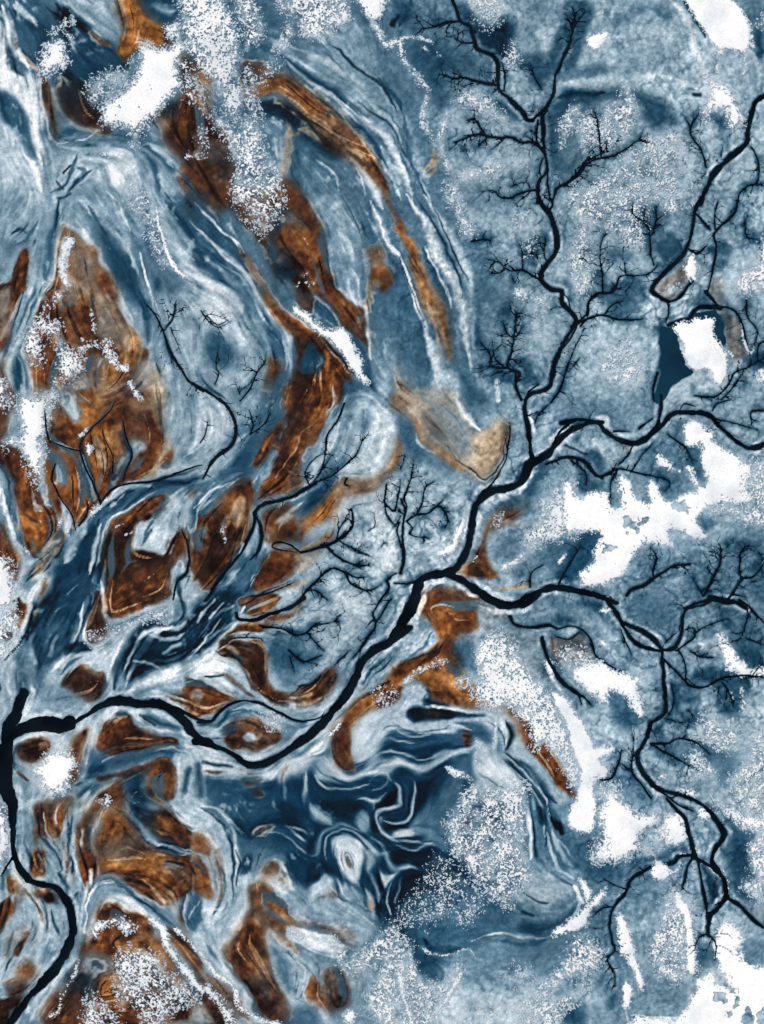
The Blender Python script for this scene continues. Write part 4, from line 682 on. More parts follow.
S('T', [10, 20, 30, 26], '500,400 420,440 310,490 270,520', .8); S('I', 12, '400,450 330,490', .6, br=.3); S('K', 6, '440,430 370,465 290,490', .8, br=.3); S('T', [20, 34, 30], '270,520 265,600 240,680', .75); S('I', [4, 26, 10], '265,560 245,650 215,700', .75); S('K', [8, 14, 8], '260,540 230,620 180,700', .85, br=.3); S('K', [6, 14, 8], '275,540 275,640 265,710', .85, br=.3); S('F', 6, '200,690 210,650', .8)
P('R', '30,560 110,470 200,400 240,400 230,500 190,600 150,640 110,620 60,640 20,700', 18, .5); P('U', '40,600 110,560 130,640 60,764 0,764 0,640', 26, .7); P('A', '150,500 210,460 215,550 170,570 140,550', 16, .8); S('I', 12, '140,540 120,600', .6); S('R', 30, '190,600 150,700', .6); P('G', '20,580 50,575 55,620 25,620', 10, .6); S('U', 10, '60,700 20,764', .6)
S('F', [5, 10, 5], '10,500 80,430 170,400', .6, br=.3); S('T', 16, '60,470 130,430 230,395', .6); S('I', 10, '0,600 30,500 80,440', .5)
P('R', '310,690 420,680 370,764 280,764', 12, .7); P('A', '420,690 520,665 440,764', 16, .6)
T(0, 382, 4)
P('M', '380,0 480,-10 470,80 400,110', 26, .5); P('O', '310,100 350,90 360,150 310,180', 16, .7); P('U', '200,130 260,120 300,200 220,240', 24, .5); P('G', '245,50 310,40 320,140 270,130', 14, .7); S('B', [10, 30, 12], '260,40 280,100 310,150', .6); S('U', 26, '330,230 360,330', .6); P('O', '420,200 480,170 500,250 440,300', 20, .5); P('U', '500,110 600,90 640,190 620,270 560,200', 26, .5); S('A', 24, '385,230 410,320', .5); S('A', 14, '420,310 425,350', .6); P('G', '530,230 600,240 560,290 530,290', 10, .7); S('B', 20, '550,250 590,260', .8)
P('A', '620,30 680,40 670,190 620,120', 16, .6); P('I', '690,40 764,0 764,200 700,250 680,160', 24, .5); P('A', '590,380 650,300 690,230 700,260 640,350 610,390', 10, .85); P('R', '650,320 690,270 700,300 670,340', 8, .9)
S('D', [8, 20, 34, 44], '325,260 340,330 360,410 370,480', .85); S('I', 8, '335,290 360,390', .6, br=.3); S('K', [4, 6, 5], '330,180 345,300 385,440 395,470', .8, br=.2); S('D', [8, 20, 40, 50], '490,180 525,270 480,340 430,420', .85); S('K', 5, '490,200 525,280 495,390', .8, br=.2); S('I', 8, '500,300 460,360', .5); S('G', [6, 18, 10], '210,235 270,260 310,280', .8); S('F', [4, 8, 4], '215,230 270,255 320,270', .5, br=.3)
P('G', '210,310 240,320 265,390 240,400', 8, .8); S('F', [6, 16, 20, 12], '245,460 265,530 275,600 290,580', .85, br=.5); S('I', [8, 26, 12], '250,460 275,540 290,580', .6); P('U', '220,420 250,430 240,540 210,480', 12, .6)
P('O', '100,530 180,540 240,620 180,690 110,660', 20, .5); S('N', [4, 10, 6], '85,505 130,540 160,560', .8, br=.3); P('R', '70,400 130,380 140,470 170,540 90,520', 14, .6); S('F', [6, 16, 6], '140,470 160,510 180,520', .6)
P('A', '140,750 200,650 240,640 250,670 200,740 150,764', 12, .75); S('K', 6, '270,640 220,720 180,764', .7, br=.3)
P('U', '0,0 40,0 60,60 30,140 0,160', 14, .6); S('I', [10, 30, 16], '90,0 100,60 80,110', .8); S('N', [6, 14, 6], '60,10 60,100', .7); P('R', '20,290 70,280 100,370 70,420 20,330', 16, .5); S('T', [14, 26, 40, 30], '10,330 60,400 40,470 70,560', .7); S('W', [8, 14, 14, 16], '15,430 25,520 60,600 110,690', .6, br=.6)
P('D', '380,500 460,440 560,400 764,370 764,400 600,440 430,520 400,640 330,764 180,764 300,600', 18, .5); S('I', [14, 26, 14], '420,470 500,410 620,420', .8); S('I', [20, 44, 20], '350,560 300,640 260,720', .75); S('F', [10, 20, 10], '410,560 385,660 350,764', .75, br=.5); S('N', [10, 40, 60], '400,540 350,650 310,764', .8); S('N', [6, 22, 14], '590,450 630,400 700,400 764,390', .8, br=.3); S('N', 14, '420,490 500,440 540,430', .7); S('F', 10, '400,480 480,410', .7, br=.3)
P('I', '550,580 610,520 680,470 730,430 764,440 720,540 660,640 620,690 570,680 540,640', 20, .7); P('F', '600,600 640,590 640,660 590,680', 24, .4); P('U', '430,600 500,560 540,600 530,680 640,700 600,764 420,764', 22, .6); S('R', [14, 40, 20], '440,600 520,530 680,440', .7); S('R', [14, 34, 20], '740,600 680,680 640,764', .7); S('K', 6, '700,610 650,700', .6, br=.3); S('F', 10, '690,650 670,690', .8, br=.4); S('F', [3, 6, 4], '415,620 430,560 470,520', .7, br=.3)
T(0, 191, 4)
P('B', '30,100 60,30 150,10 160,150 130,220 60,230', 18, .7); S('N', [8, 20, 10], '50,180 90,160 120,180', .6); S('I', [14, 40, 20], '80,60 120,30 150,60', .7); S('T', 16, '150,120 110,200 60,220', .6)
P('R', '270,150 300,160 340,210 380,230 390,300 440,350 430,390 400,370 370,270 320,220', 12, .85); P('U', '250,160 270,150 250,230 235,350 200,390 225,300', 8, .9); P('F', '250,210 275,180 295,190 275,270 270,360 245,330', 8, .7); P('M', '290,230 340,220 370,300 330,400 290,420 280,300', 24, .6); P('A', '310,380 350,390 340,450 310,440', 20, .5); P('A', '380,400 440,420 470,480 400,470', 22, .6); P('M', '360,500 440,460 470,540 420,590 370,570', 26, .8); P('R', '230,470 350,460 350,590 270,590 240,520', 22, .7); P('R', '175,545 225,560 230,640 180,650', 10, .8); P('G', '380,690 430,670 430,764 380,764', 16, .6); P('O', '430,700 500,690 520,764 420,764', 18, .6); P('O', '520,560 550,600 545,650 520,680', 12, .7); S('D', 14, '355,420 365,460', .6); P('A', '480,560 520,600 510,660 470,600', 20, .4); S('I', [6, 14, 14], '470,430 520,520 560,590', .6)
S('F', [5, 9, 14, 9], '250,150 235,220 225,320 175,400', .9, br=.3); S('F', [5, 12, 6], '250,140 290,135 330,165', .8, br=.3); S('W', [5, 9, 14, 9], '130,520 95,590 85,640 110,680', .9, br=.3); S('F', 10, '110,680 130,764', .8, br=.3)
S('D', [6, 14, 8], '235,20 220,110 215,180', .9, br=.3); S('T', [14, 34, 20], '215,150 200,260 180,350', .7); S('N', 14, '230,30 280,10', .7); S('I', 40, '140,210 130,330', .6); P('U', '95,240 120,240 115,330 90,400 60,420 70,310', 8, .8); P('R', '95,330 110,340 90,420 50,500 20,560 10,540 50,430', 10, .8); P('M', '-10,400 50,390 40,470 0,510', 12, .8); S('W', [8, 24, 30], '80,430 40,510 0,590', .8, br=.7); S('N', [4, 9, 6], '100,420 60,510 10,640', .85, br=.3); S('T', [6, 16, 10], '150,390 120,450 60,580', .7); S('I', 14, '130,440 80,560 30,650', .7)
S('D', [14, 40, 50, 20], '350,60 430,180 490,300 560,420', .6, br=.9); S('D', 34, '590,180 620,260', .7); S('D', [10, 40, 20], '570,400 590,520', .5, br=.9); S('F', 6, '420,10 480,70 520,150', .8, br=.4); S('I', [10, 26, 12], '440,40 500,160 530,280', .6); S('F', [4, 5, 4], '560,250 600,390 640,520', .6, br=.3); S('I', [14, 30, 20], '620,20 690,180 764,330', .7); S('D', [10, 24, 16], '660,10 720,120 764,200', .8); S('F', [8, 16, 20], '680,300 740,340 790,400', .8); P('I', '650,420 764,400 764,700 690,620 640,520', 30, .4); S('N', 10, '700,430 690,500 650,560', .5, br=.4)
T(0, 0, 4)
P('D', '250,180 330,110 430,170 480,260 400,300 330,320 280,260', 22, .7); P('U', '240,320 330,330 410,430 430,520 330,500 270,450', 20, .7); P('N', '240,300 330,330 300,420 250,400', 20, .6); P('N', '320,330 420,400 400,460 340,400', 24, .5); S('K', [8, 20, 8], '190,30 250,80 300,100 420,170', .6); S('O', [6, 16, 6], '360,130 410,165 450,185', .6); S('B', [6, 14, 8], '210,360 240,430 310,500 390,520', .85); S('T', 24, '250,520 330,530', .6); S('R', [14, 34, 34, 24], '180,300 195,380 215,470 235,570', .9); S('F', [5, 9, 8, 6], '165,300 175,420 200,520 235,578', .95, br=.3); S('F', [4, 8, 6], '230,575 330,560 400,520', .6, br=.3); S('D', 30, '300,520 250,540', .5)
P('B', '240,-10 440,-10 490,110 440,160 350,100 290,50', 16, .6); S('I', [8, 20, 10], '250,10 320,60 380,100', .7); P('O', '470,-10 560,-10 590,60 660,110 670,180 560,190 520,240 480,200 510,130', 22, .5); P('A', '450,30 490,20 500,90 470,80', 14, .4); P('D', '560,-10 720,-10 690,80 630,90', 22, .7); S('B', 30, '620,20 680,50', .5); S('T', [14, 40, 20], '70,50 120,150 160,250', .6); S('I', [10, 30, 10], '70,10 110,50 140,80', .5); S('N', [6, 14, 8], '50,130 100,200 150,260', .7); S('R', [4, 10, 6], '65,160 100,220 160,275', .8, br=.3); S('W', [14, 40, 40, 24], '10,20 40,110 50,170 120,260', .7, br=.7)
P('F', '0,150 60,290 150,300 165,500 150,640 120,540 100,440 50,380 0,330', 14, .6); P('T', '10,370 60,380 120,480 140,640 90,560 50,500', 14, .85, ); S('N', [8, 24, 10], '30,200 45,260 110,300', .8, br=.6); S('W', [8, 24, 8], '140,460 150,560 150,650', .9, br=.4); S('W', [8, 24, 14], '100,630 140,690 160,764', .9, br=.4); P('I', '0,500 60,590 110,700 110,764 0,764', 20, .5)
P('R', '690,400 764,380 764,600 700,540', 26, .6); P('N', '640,420 720,400 690,480 640,470', 20, .6); P('I', '590,500 640,480 660,530 610,560', 14, .5); S('I', [10, 26, 14], '560,580 640,600 690,680', .6); S('T', [10, 30, 20], '550,600 610,660 640,764', .6); S('D', [8, 20, 10], '300,680 330,700 280,764', .6); S('I', 14, '400,600 480,600', .6); P('F', '430,620 500,600 540,700 540,764 460,764 420,680', 18, .7)
T(191, 191, 4)
S('T', [20, 30, 30], '0,90 120,190 230,310 300,450', .6); S('I', [14, 20, 18, 16], '-10,120 60,195 150,250 225,335 270,440 340,530 390,600 400,740', .75, br=.3); S('T', [10, 24, 24], '0,240 110,290 200,370 260,480', .6); S('F', [30, 44, 36], '-10,300 80,370 170,420 205,500', .75); S('B', [20, 50, 40], '100,290 190,400 280,560 330,680', .5); S('I', 8, '360,560 385,620 380,720', .7, br=.3)
P('N', '0,230 60,250 60,310 20,300', 20, .6); P('D', '60,590 120,570 180,620 150,690 70,680', 30, .75); S('K', [3, 6, 3], '60,500 110,540 150,520', .7, br=.3); S('K', [3, 6, 3], '110,620 95,690 120,740', .6, br=.3); S('K', [3, 7, 4], '310,640 290,700 250,740', .8, br=.3)
S('W', [4, 7, 5], '10,40 70,110 130,160 190,205 215,240', .9, br=.2); S('W', [3, 6, 5, 3], '265,320 300,360 340,430 400,490', .8, br=.2); S('R', [16, 34, 34], '200,230 280,360 330,460 420,520', .7); S('M', 12, '220,270 300,400', .4)
P('N', '320,200 430,290 430,330 350,320 300,270', 26, .6); P('G', '330,350 390,360 440,400 400,420 350,400', 14, .8); P('T', '400,420 500,420 560,480 590,540 500,500', 14, .8); P('U', '430,390 500,440 480,480 440,450', 14, .6); P('G', '350,60 440,80 470,150 380,150', 26, .45)
P('D', '470,600 530,680 520,740 440,740 430,690', 18, .7); S('K', [4, 10, 6], '520,575 570,640 640,710 670,745', .8, br=.3); S('F', [4, 7, 4], '510,580 570,660 640,730', .8, br=.3); P('T', '590,540 650,600 720,690 730,740 660,690 610,620', 16, .7)
P('B', '560,190 640,260 675,340 660,440 600,380 560,270', 16, .6); S('I', [4, 10, 5], '630,290 670,340 665,420', .6, br=.3); S('T', 10, '600,0 660,110 690,200', .6); S('I', 6, '560,20 640,110 680,180', .6, br=.3); P('R', '725,320 764,310 764,390 730,370', 16, .7); P('A', '720,360 764,360 710,440', 14, .5)
T(350, 0, 4)
P('N', '460,10 530,80 640,100 640,150 600,240 520,190 480,100', 30, .6); P('N', '560,100 640,110 700,230 740,300 660,240 600,200', 34, .5); P('D', '250,190 330,170 440,200 560,290 420,330 400,390 300,320', 40, .5); P('D', '550,380 640,430 640,480 560,430', 26, .55); S('D', [14, 40, 20], '200,110 240,30 250,-10', .6); P('B', '620,290 700,280 750,380 740,450 660,400', 34, .5); P('I', '480,440 620,480 740,560 700,640 520,620 440,580', 50, .4)
S('F', 24, '80,60 120,130', .6); S('D', [8, 24, 10], '100,300 170,380 200,450', .5); S('A', [10, 40, 16], '330,590 340,640 300,690', .35); S('T', [10, 30, 16], '200,450 240,560 260,680', .5); S('I', [12, 34, 34], '70,460 140,540 200,640 240,764', .75); S('T', [10, 16, 12], '0,340 100,440 200,600 250,700', .7); S('B', [14, 30, 14], '0,280 110,410', .5)
T(573, 573, 4)
P('B', '100,190 200,290 290,330 340,420 330,560 280,600 270,460 200,380 110,330', 30, .7); P('I', '270,560 350,500 340,560 290,640 250,700 240,640', 24, .6); P('T', '150,490 230,480 260,540 240,620 160,600', 34, .6); P('T', '220,120 330,110 360,190 280,200', 40, .5); P('I', '480,280 560,250 600,330 560,350', 24, .6); P('D', '480,400 560,380 570,420 500,440', 18, .7); P('D', '450,470 510,480 500,540 450,510', 26, .6); P('G', '620,180 680,220 660,280 600,200', 40, .5); P('N', '680,300 764,320 764,380 700,360', 30, .6); P('I', '430,540 540,500 540,580 440,620', 40, .5); P('I', '660,480 764,400 764,520 690,580', 40, .6)
# -------- close survey: banded ice and ochre ribbon, upper centre
T(200, 0)
S('B', [30, 60, 80, 60], '300,170 420,240 560,330 680,460 780,640', .5); S('I', [14, 34, 30, 20], '330,170 450,220 580,310 700,440 780,560', .65, br=.3); S('D', [8, 18, 20, 12], '310,215 420,300 530,380 640,470', .8, br=.3); S('F', [6, 14, 26, 30, 18], '520,380 600,440 680,500 740,570 790,650', .8, br=.3); S('D', [6, 10, 8], '600,380 700,460 780,560', .7, br=.3); S('I', [8, 12, 10], '400,310 500,370 600,470', .6, br=.3); S('D', [8, 20, 20], '560,440 640,520 720,640', .6, br=.3); S('I', 14, '690,600 740,690 770,764', .6)
S('O', [50, 90, 92, 74, 60, 44], '200,385 290,340 370,400 460,470 560,560 650,640 720,740', .85, br=.3); S('R', [10, 30, 30, 20], '230,330 320,310 400,380 480,430', .6, br=.3); S('A', [6, 14, 14], '420,440 540,530 640,620', .4, br=.3); S('U', [6, 18, 16], '230,405 340,420 430,490', .7, br=.3); S('R', 12, '560,520 650,600 720,700', .6, br=.3)
P('N', '240,405 330,415 420,490 520,570 540,600 440,560 340,480 260,440', 20, .7); S('A', [8, 30, 30, 12], '330,470 335,540 325,620 312,690', .5); S('A', [8, 24, 10], '335,520 400,490 470,560', .4); S('U', [10, 36, 14], '440,540 510,570 550,590', .5)
S('F', [8, 20, 26, 24], '560,590 620,650 670,720 700,800', .85, br=.3)
T(400, 200)
S('O', [30, 36, 34, 56, 50, 40], '-20,90 40,170 70,260 120,390 160,470 195,610', .9, br=.3); S('R', [16, 24, 10], '0,70 30,160 70,260', .8, br=.3); S('A', [10, 26, 16], '110,400 150,470 190,580', .5); S('F', [24, 34, 30, 34], '30,-20 100,90 160,240 225,350 255,470 265,640', .85, br=.3); S('I', [20, 30, 30, 26], '90,-20 180,110 255,260 280,400 285,560', .75, br=.3); S('D', [4, 8, 8, 5], '70,-10 150,130 215,270 245,380', .85, br=.2); S('D', [4, 8, 5], '130,30 205,190 265,320', .7, br=.2); S('T', [10, 26, 16], '95,180 140,300 200,430', .8, br=.3); S('F', [4, 9, 5], '100,180 150,290 195,390', .7, br=.2); S('F', [10, 12, 26, 40], '-20,180 40,310 85,460 120,580 140,700', .85, br=.3); S('K', [3, 5, 3], '0,225 60,370 95,500', .8, br=.2)
T(400, 400)
P('M', '60,20 200,40 290,130 240,180 160,140', 30, .5); P('G', '140,40 220,70 280,140 230,180 170,130', 40, .45); P('A', '290,150 400,110 410,180 380,270 330,300 290,270', 20, .55); S('O', [6, 18, 20, 10], '40,60 100,160 190,225 280,280', .7, br=.3); S('W', [8, 24, 14], '205,-10 260,60 310,125', .9, br=.2); S('K', [4, 7, 7, 6, 4], '170,175 250,250 330,302 400,240 415,110', .7, br=.2); S('F', [3, 6, 3], '250,262 320,308 375,285', .8, br=.2); S('O', 10, '405,130 400,210', .6)
# ================= creeks: dark open water winding through the flat =================
CLAB = {}
def CR(i, name, label): CLAB[i] = (name, label)
CR('main', 'river', 'widest black river winding from the left edge up through the middle to the fork of creeks')
CR('west', 'river', 'blocky black river arm running down the left edge into the lower left corner')
CR('north', 'creek', 'long black creek snaking down from the upper right past a Y shaped fork to the main river')
CR('twigs', 'creek', 'branching black creek fed from the top edge beside a dark moss patch')
CR('east', 'creek', 'black creek curving in from the right edge past the grey islet north of the pond')
CR('eastfork', 'creek', 'black creek running right from the river junction below the dark blue pond')
CR('south', 'creek', 'thick black creek leaving the river fork to the right and turning down to the lower right')
CR('southeast', 'creek', 'black creek looping below the white snowfield out to the right edge')
CR('delta', 'creek', 'creek fan with ice bits spreading into fingers at the lower right')
CR('left', 'creek', 'thin black creek sweeping down the pale ice in the middle left to the blue inlet')
CR('inlet', 'creek', 'fine dark creeks that branch through the rust bank at the left')
CR('loop', 'creek', 'dark creek with a narrow loop ending beside the bright ochre edge')
CR('tree', 'creek', 'tree shaped black creek on pale ice left of the main river')
CR('ox', 'creek', 'narrow black side channel bending around the brown mound inside the river bend')
CR('pocket', 'creek', 'short dark creek stub ending in a small fork between two snowfields')
CR('fir', 'creek', 'fir shaped creek twigs standing alone on grey ice near the centre of the right half')
CR('feather', 'creek', 'feathery black creek twigs on grey ice along the right edge')
CR('slush', 'creek', 'dark bent creek crossing the pale slush below the umber bank')
# main river
T(0, 600); C('main', [40, 52, 50, 40, 26, 10], '20,540 60,500 120,475 200,462 255,475 310,450', 0); C('main', [16, 32, 46, 44, 40, 40], '255,485 330,435 400,395 450,385 540,395 620,402 690,450 740,510 800,545', 0)
C('main', [16, 22, 14], '620,400 690,420 740,450 775,462', 0)
T(200, 600); C('main', [36, 26, 30, 36, 34, 36, 44, 44, 40, 40, 34, 40], '-20,538 60,556 130,590 170,622 225,630 280,610 340,570 420,515 490,440 550,370 590,300 615,235 660,192 720,160 800,105', .1)
T(400, 600); C('main', [40, 46, 38], '-20,135 25,70 60,-20 75,-60', 0)
T(400, 400); C('main', [30, 34, 40, 36, 34, 36, 36, 30, 44, 36, 28, 20, 16], '60,720 70,690 110,668 180,660 215,635 243,590 272,500 285,410 315,365 365,342 430,333 472,298 492,250 520,228 560,208 600,165 650,120 700,95 775,86', .15)
C('main', [4, 14, 22], '-20,700 40,698 100,672', 0)
# west arm
T(0, 600); C('west', [50, 58, 64, 66, 50, 40], '85,355 62,430 30,500 18,580 14,660 30,764', 0); C('west', 60, '-20,560 10,640', 0)
T(0, 720); C('west', [110, 100, 60, 34, 26, 28, 34], '5,130 15,240 40,310 48,400 50,490 70,560 110,610', 0); C('west', [50, 70], '120,20 220,30 260,10', 0)
T(0, 824); C('west', [22, 24, 28, 32, 40, 50, 42, 36, 42], '48,60 60,130 90,190 140,230 210,240 250,290 275,360 275,430 240,510 190,580 130,640 70,710 20,780', 0); C('west', [12, 14, 8], '52,120 25,160 0,200', 0)
# eastward from the junction
T(564, 400); C('eastfork', [22, 24, 22, 26, 30, 24, 28, 28, 22, 24, 24], '-20,150 30,110 75,95 125,88 165,125 210,155 265,165 320,140 370,100 410,55 450,42 540,52 585,85 630,130 690,180 730,185 780,165', .1)
C('eastfork', [16, 14, 14], '-10,90 40,75 90,80 125,88', 0); C('eastfork', [8, 10, 12], '265,170 240,215 205,250', 0); C('eastfork', [12, 14, 16, 14], '-20,215 40,218 85,238 120,288 160,285 205,262 260,268', .3); C('eastfork', [8, 6], '260,268 300,210 340,160', .1); C('eastfork', [10, 8, 7], '260,270 300,280 330,285 380,300 405,320 385,350', .1); C('eastfork', [9, 6], '205,265 180,310 178,400', .1); C('eastfork', [7, 5], '85,320 80,270 30,230', .2)
C('eastfork', [8, 6, 5], '580,70 660,90 740,115', .2); C('eastfork', [26, 22, 18], '330,130 355,90 365,50 372,-20', 0); C('eastfork', [6, 8], '440,40 460,12 500,20', 0); C('eastfork', [8, 6], '565,40 580,15 640,0', .1); C('eastfork', [14, 10], '280,108 335,70', 0); C('eastfork', [10, 6], '190,118 250,120', 0)
C('eastfork', [8, 10, 8], '395,130 440,160 470,190 490,240', .3)
T(400, 400); C('eastfork', [12, 16, 18, 16], '560,240 620,220 660,215 710,240 740,275 775,300', .2); C('eastfork', [10, 14, 10], '580,180 620,110 680,75 740,80', .1)
# north creek
T(400, 400); C('north', [26, 24, 20, 22], '512,228 497,180 485,100 472,40 480,-10', .1); C('north', [10, 8], '330,340 370,295 400,240 415,170 420,100', .1); C('north', [7, 5], '510,90 530,50 580,5', .2)
T(400, 200); C('north', [20, 24, 24, 20, 22, 22, 20], '478,764 500,740 560,720 580,680 592,620 620,550 652,490 670,455 648,425 615,390 617,352 570,340 540,308 542,265 572,228 597,190 597,140 572,60 545,20 530,-10', .25)
C('north', [10, 8, 7], '540,318 510,290 470,265 430,270 400,260 380,238 330,228', .6); C('north', [7, 6], '470,260 468,210 458,170', .5); C('north', [6, 5], '400,262 385,278 350,280', .3); C('north', [9, 9, 6], '440,690 440,660 410,640 390,630 360,600 355,570', .4); C('north', [16, 10, 10, 9, 8], '462,764 443,700 455,660 410,635 425,570 430,520 440,470 445,430', .8); C('north', [10, 8], '405,640 345,630 340,580 305,540', .6); C('north', [6, 5], '345,630 310,632', .2); C('north', [6, 5], '430,525 405,500 395,465', .4); C('north', [6, 5], '440,520 465,480', .3); C('north', [7, 5], '390,650 350,665', .2)
C('north', [12, 14, 8], '670,470 710,440 725,390 764,355', .2); C('north', [12, 10], '680,470 730,450 780,440', .3); C('north', [6, 5], '660,450 640,380 625,360', 0); C('north', [10, 9, 8], '580,770 610,720 630,660 660,580 700,490', .3); C('north', [12, 8], '565,40 580,20 575,-10', .2); C('north', [8, 6], '560,230 550,200 555,140', .2); C('north', 9, '480,764 490,730 530,700', 0)
T(400, 0); C('north', [18, 16, 16, 14, 18, 22], '545,440 548,500 548,560 558,620 555,660 530,700 526,770', .2); C('north', [12, 10, 10], '530,462 522,530 545,575', .1); C('north', [8, 7], '545,600 530,640 540,680', .1); C('north', [16, 18, 16, 12, 10], '505,460 545,425 582,370 590,330 595,290 615,240 640,180 655,130 655,90', .3); C('north', [8, 6, 5], '655,130 665,80 660,30', .8); C('north', [6, 5], '665,100 690,60 710,40', .6); C('north', [6, 4], '655,95 630,50', .5); C('north', [10, 10], '590,340 560,420 545,440', 0)
C('north', [14, 12, 10, 8, 7], '545,575 510,545 460,545 430,525 380,525 325,520 290,515 250,530 205,545', .7); C('north', [10, 8], '325,520 305,490 285,455 260,460', .5); C('north', [6, 5], '330,525 295,565', .3); C('north', [6, 5], '390,540 350,570', .2); C('north', [8, 6], '520,545 480,520', .1); C('north', [12, 12, 10, 8, 6], '525,725 480,730 440,745 425,755 380,755 355,730 310,730', .6); C('north', [6, 5], '500,720 480,695 430,710', .3)
C('north', [10, 12, 11, 10, 9, 7], '580,764 600,720 650,685 690,645 720,610 764,590', .5); C('north', [9, 10], '570,764 565,680 560,620', 0); C('north', [7, 6], '545,340 520,300 500,250', .4)
T(564, 0); C('north', [10, 11, 10, 8, 6], '0,710 60,660 90,625 140,605 200,590 260,550 290,520', .5); C('north', [8, 7, 5], '140,605 135,530 125,450 110,420', .4); C('north', [6, 5], '85,625 95,580', .3)
# twigs: upper creek
T(400, 0); C('twigs', [18, 20, 16, 14, 16, 16, 14, 20, 20, 18], '195,-15 215,30 232,80 268,100 285,150 300,188 355,208 375,250 373,325 400,365 460,420 485,455 510,460', .4); C('twigs', [10, 8, 6], '232,80 180,80 120,100 70,110', .6); C('twigs', [14, 12, 10, 8, 6], '370,325 320,315 270,300 240,290 210,295 150,280', .7); C('twigs', [7, 5], '280,315 240,325', .4); C('twigs', [7, 5], '240,290 220,265', .2); C('twigs', [9, 6], '395,345 400,280 385,230', 0); C('twigs', [8, 5], '285,160 240,160 200,130', .5)
# east creek
T(564, 0); C('east', [20, 22, 24, 26, 28, 28, 30], '790,355 735,380 718,430 705,490 700,545 650,590 600,635 560,690 520,775', .15); C('east', [8, 9, 7], '545,640 520,570 485,520 490,480 520,430', .4); C('east', [8, 5], '485,485 465,450', .2); C('east', [7, 9, 8], '715,560 745,640 735,700 700,715 670,740 665,764', .3); C('east', [6, 5], '735,710 764,700', .1); C('east', [5, 4], '545,660 510,690', .2); C('east', [5, 4], '600,600 605,560', .2)
T(564, 200); C('east', [26, 20, 18, 20, 24, 24, 20, 14, 14, 16], '525,-10 495,40 492,110 470,180 430,230 380,280 335,335 350,365 390,388 430,380 460,345 490,305', .1); C('east', [12, 10, 9], '390,385 398,420 388,470', .1); C('east', [16, 12], '495,45 530,80 560,110', .1); C('east', [10, 12, 12, 14, 10], '665,0 650,50 600,100 572,135 580,180 570,260 560,310 545,360', .3); C('east', [9, 7], '580,110 575,50 590,0', .3); C('east', [14, 10], '480,185 510,200 550,170', .1)
C('east', [16, 14, 12], '545,350 575,385 600,410', 0); C('east', [20, 22, 22, 18, 14], '600,410 560,405 510,410 480,450 430,465 400,475', 0); C('east', [10, 12, 10], '605,405 650,420 680,470 695,550', .2); C('east', [14, 12], '355,660 340,720 345,770', 0)
C('east', [12, 14, 14, 12, 10, 9, 8], '90,440 95,390 130,355 180,355 205,320 215,290 260,285 320,280 360,245', .3); C('east', [10, 9, 7, 6], '150,350 150,290 140,240 140,170 160,125', .5); C('east', [10, 9, 8, 7, 6], '345,245 330,200 325,120 305,80 310,20', .5); C('east', [7, 6], '335,130 350,80 350,20', .5); C('east', [7, 5], '300,80 265,55 260,20', .4); C('east', [7, 5], '235,285 235,240', .8); C('east', [12, 12, 9], '60,480 100,450 160,443 220,458 300,455', .3); C('east', [6, 5], '155,440 185,400 230,385', .3); C('east', [6, 5], '235,350 260,325', 0); C('east', 14, '0,395 45,460 30,510 0,560', 0)
C('east', [7, 9, 10, 8], '500,745 580,748 630,700 650,660 700,640 764,600', .5); C('east', [8, 8, 6], '764,540 740,560 740,610 764,620', .3); C('east', [7, 6], '700,380 705,450 740,500 720,570', .4); C('east', [8, 6], '600,764 640,720 690,650', .4); C('east', [6, 4], '690,90 700,140 740,150', .4)
# south creek
T(400, 400); C('south', [28, 30, 36, 40], '170,662 240,690 300,730 380,780', 0)
T(400, 600); C('south', [26, 36, 30, 26], '310,-15 370,12 430,22 490,10 530,-20', 0)
T(400, 400); C('south', [22, 26, 28, 28, 26], '440,775 520,735 600,715 680,725 780,752', .2); C('south', [8, 7, 6], '495,715 498,660 545,628', .1); C('south', [10, 8, 6], '605,700 640,640 690,555', .2)
T(564, 400); C('south', [24, 26, 26], '-10,718 80,735 200,775', .1)
T(564, 600); C('south', [24, 28, 22, 22, 22, 18], '150,-15 200,50 230,90 300,122 345,150 375,190', .15); C('south', [18, 18, 20, 16], '222,95 260,150 305,180 375,195', .1); C('south', [16, 18, 20, 16, 14, 22], '372,190 420,182 445,140 450,80 470,30 530,8 580,0', .1); C('south', [18, 16, 16, 18, 20, 18], '375,190 380,260 385,330 390,400 380,435 330,468', .1); C('south', [24, 22, 22, 24], '330,470 312,530 280,590 290,640 330,695 370,720', .15); C('south', [10, 12, 14, 14, 12], '385,225 440,278 480,322 530,330 590,302 680,285 780,300', .3); C('south', [9, 8], '430,190 490,150 500,110 470,110', .2); C('south', [9, 7], '500,125 560,90 620,70', .2); C('south', [8, 7], '390,160 440,115', .1); C('south', [8, 9, 7], '480,195 520,215 580,220', .3); C('south', [8, 5], '440,190 465,250 470,300', .2); C('south', [8, 10, 8], '600,310 630,350 650,410', .5); C('south', [8, 6], '400,440 420,390 410,320', .1); C('south', [6, 5], '385,450 450,470', .4); C('south', [9, 10, 9, 7], '330,550 390,550 440,530 500,540 560,590', .2); C('south', [10, 9, 7], '330,550 380,580 440,610 510,655', .3); C('south', [12, 10, 8, 6], '330,755 290,700 255,650 265,560 255,480', .3); C('south', [9, 10, 7], '130,685 180,680 205,620 220,570', .2); C('south', [6, 5], '250,650 205,620', 0); C('south', [6, 4], '475,420 500,450', .4); C('south', [6, 4], '590,330 585,390', .5)
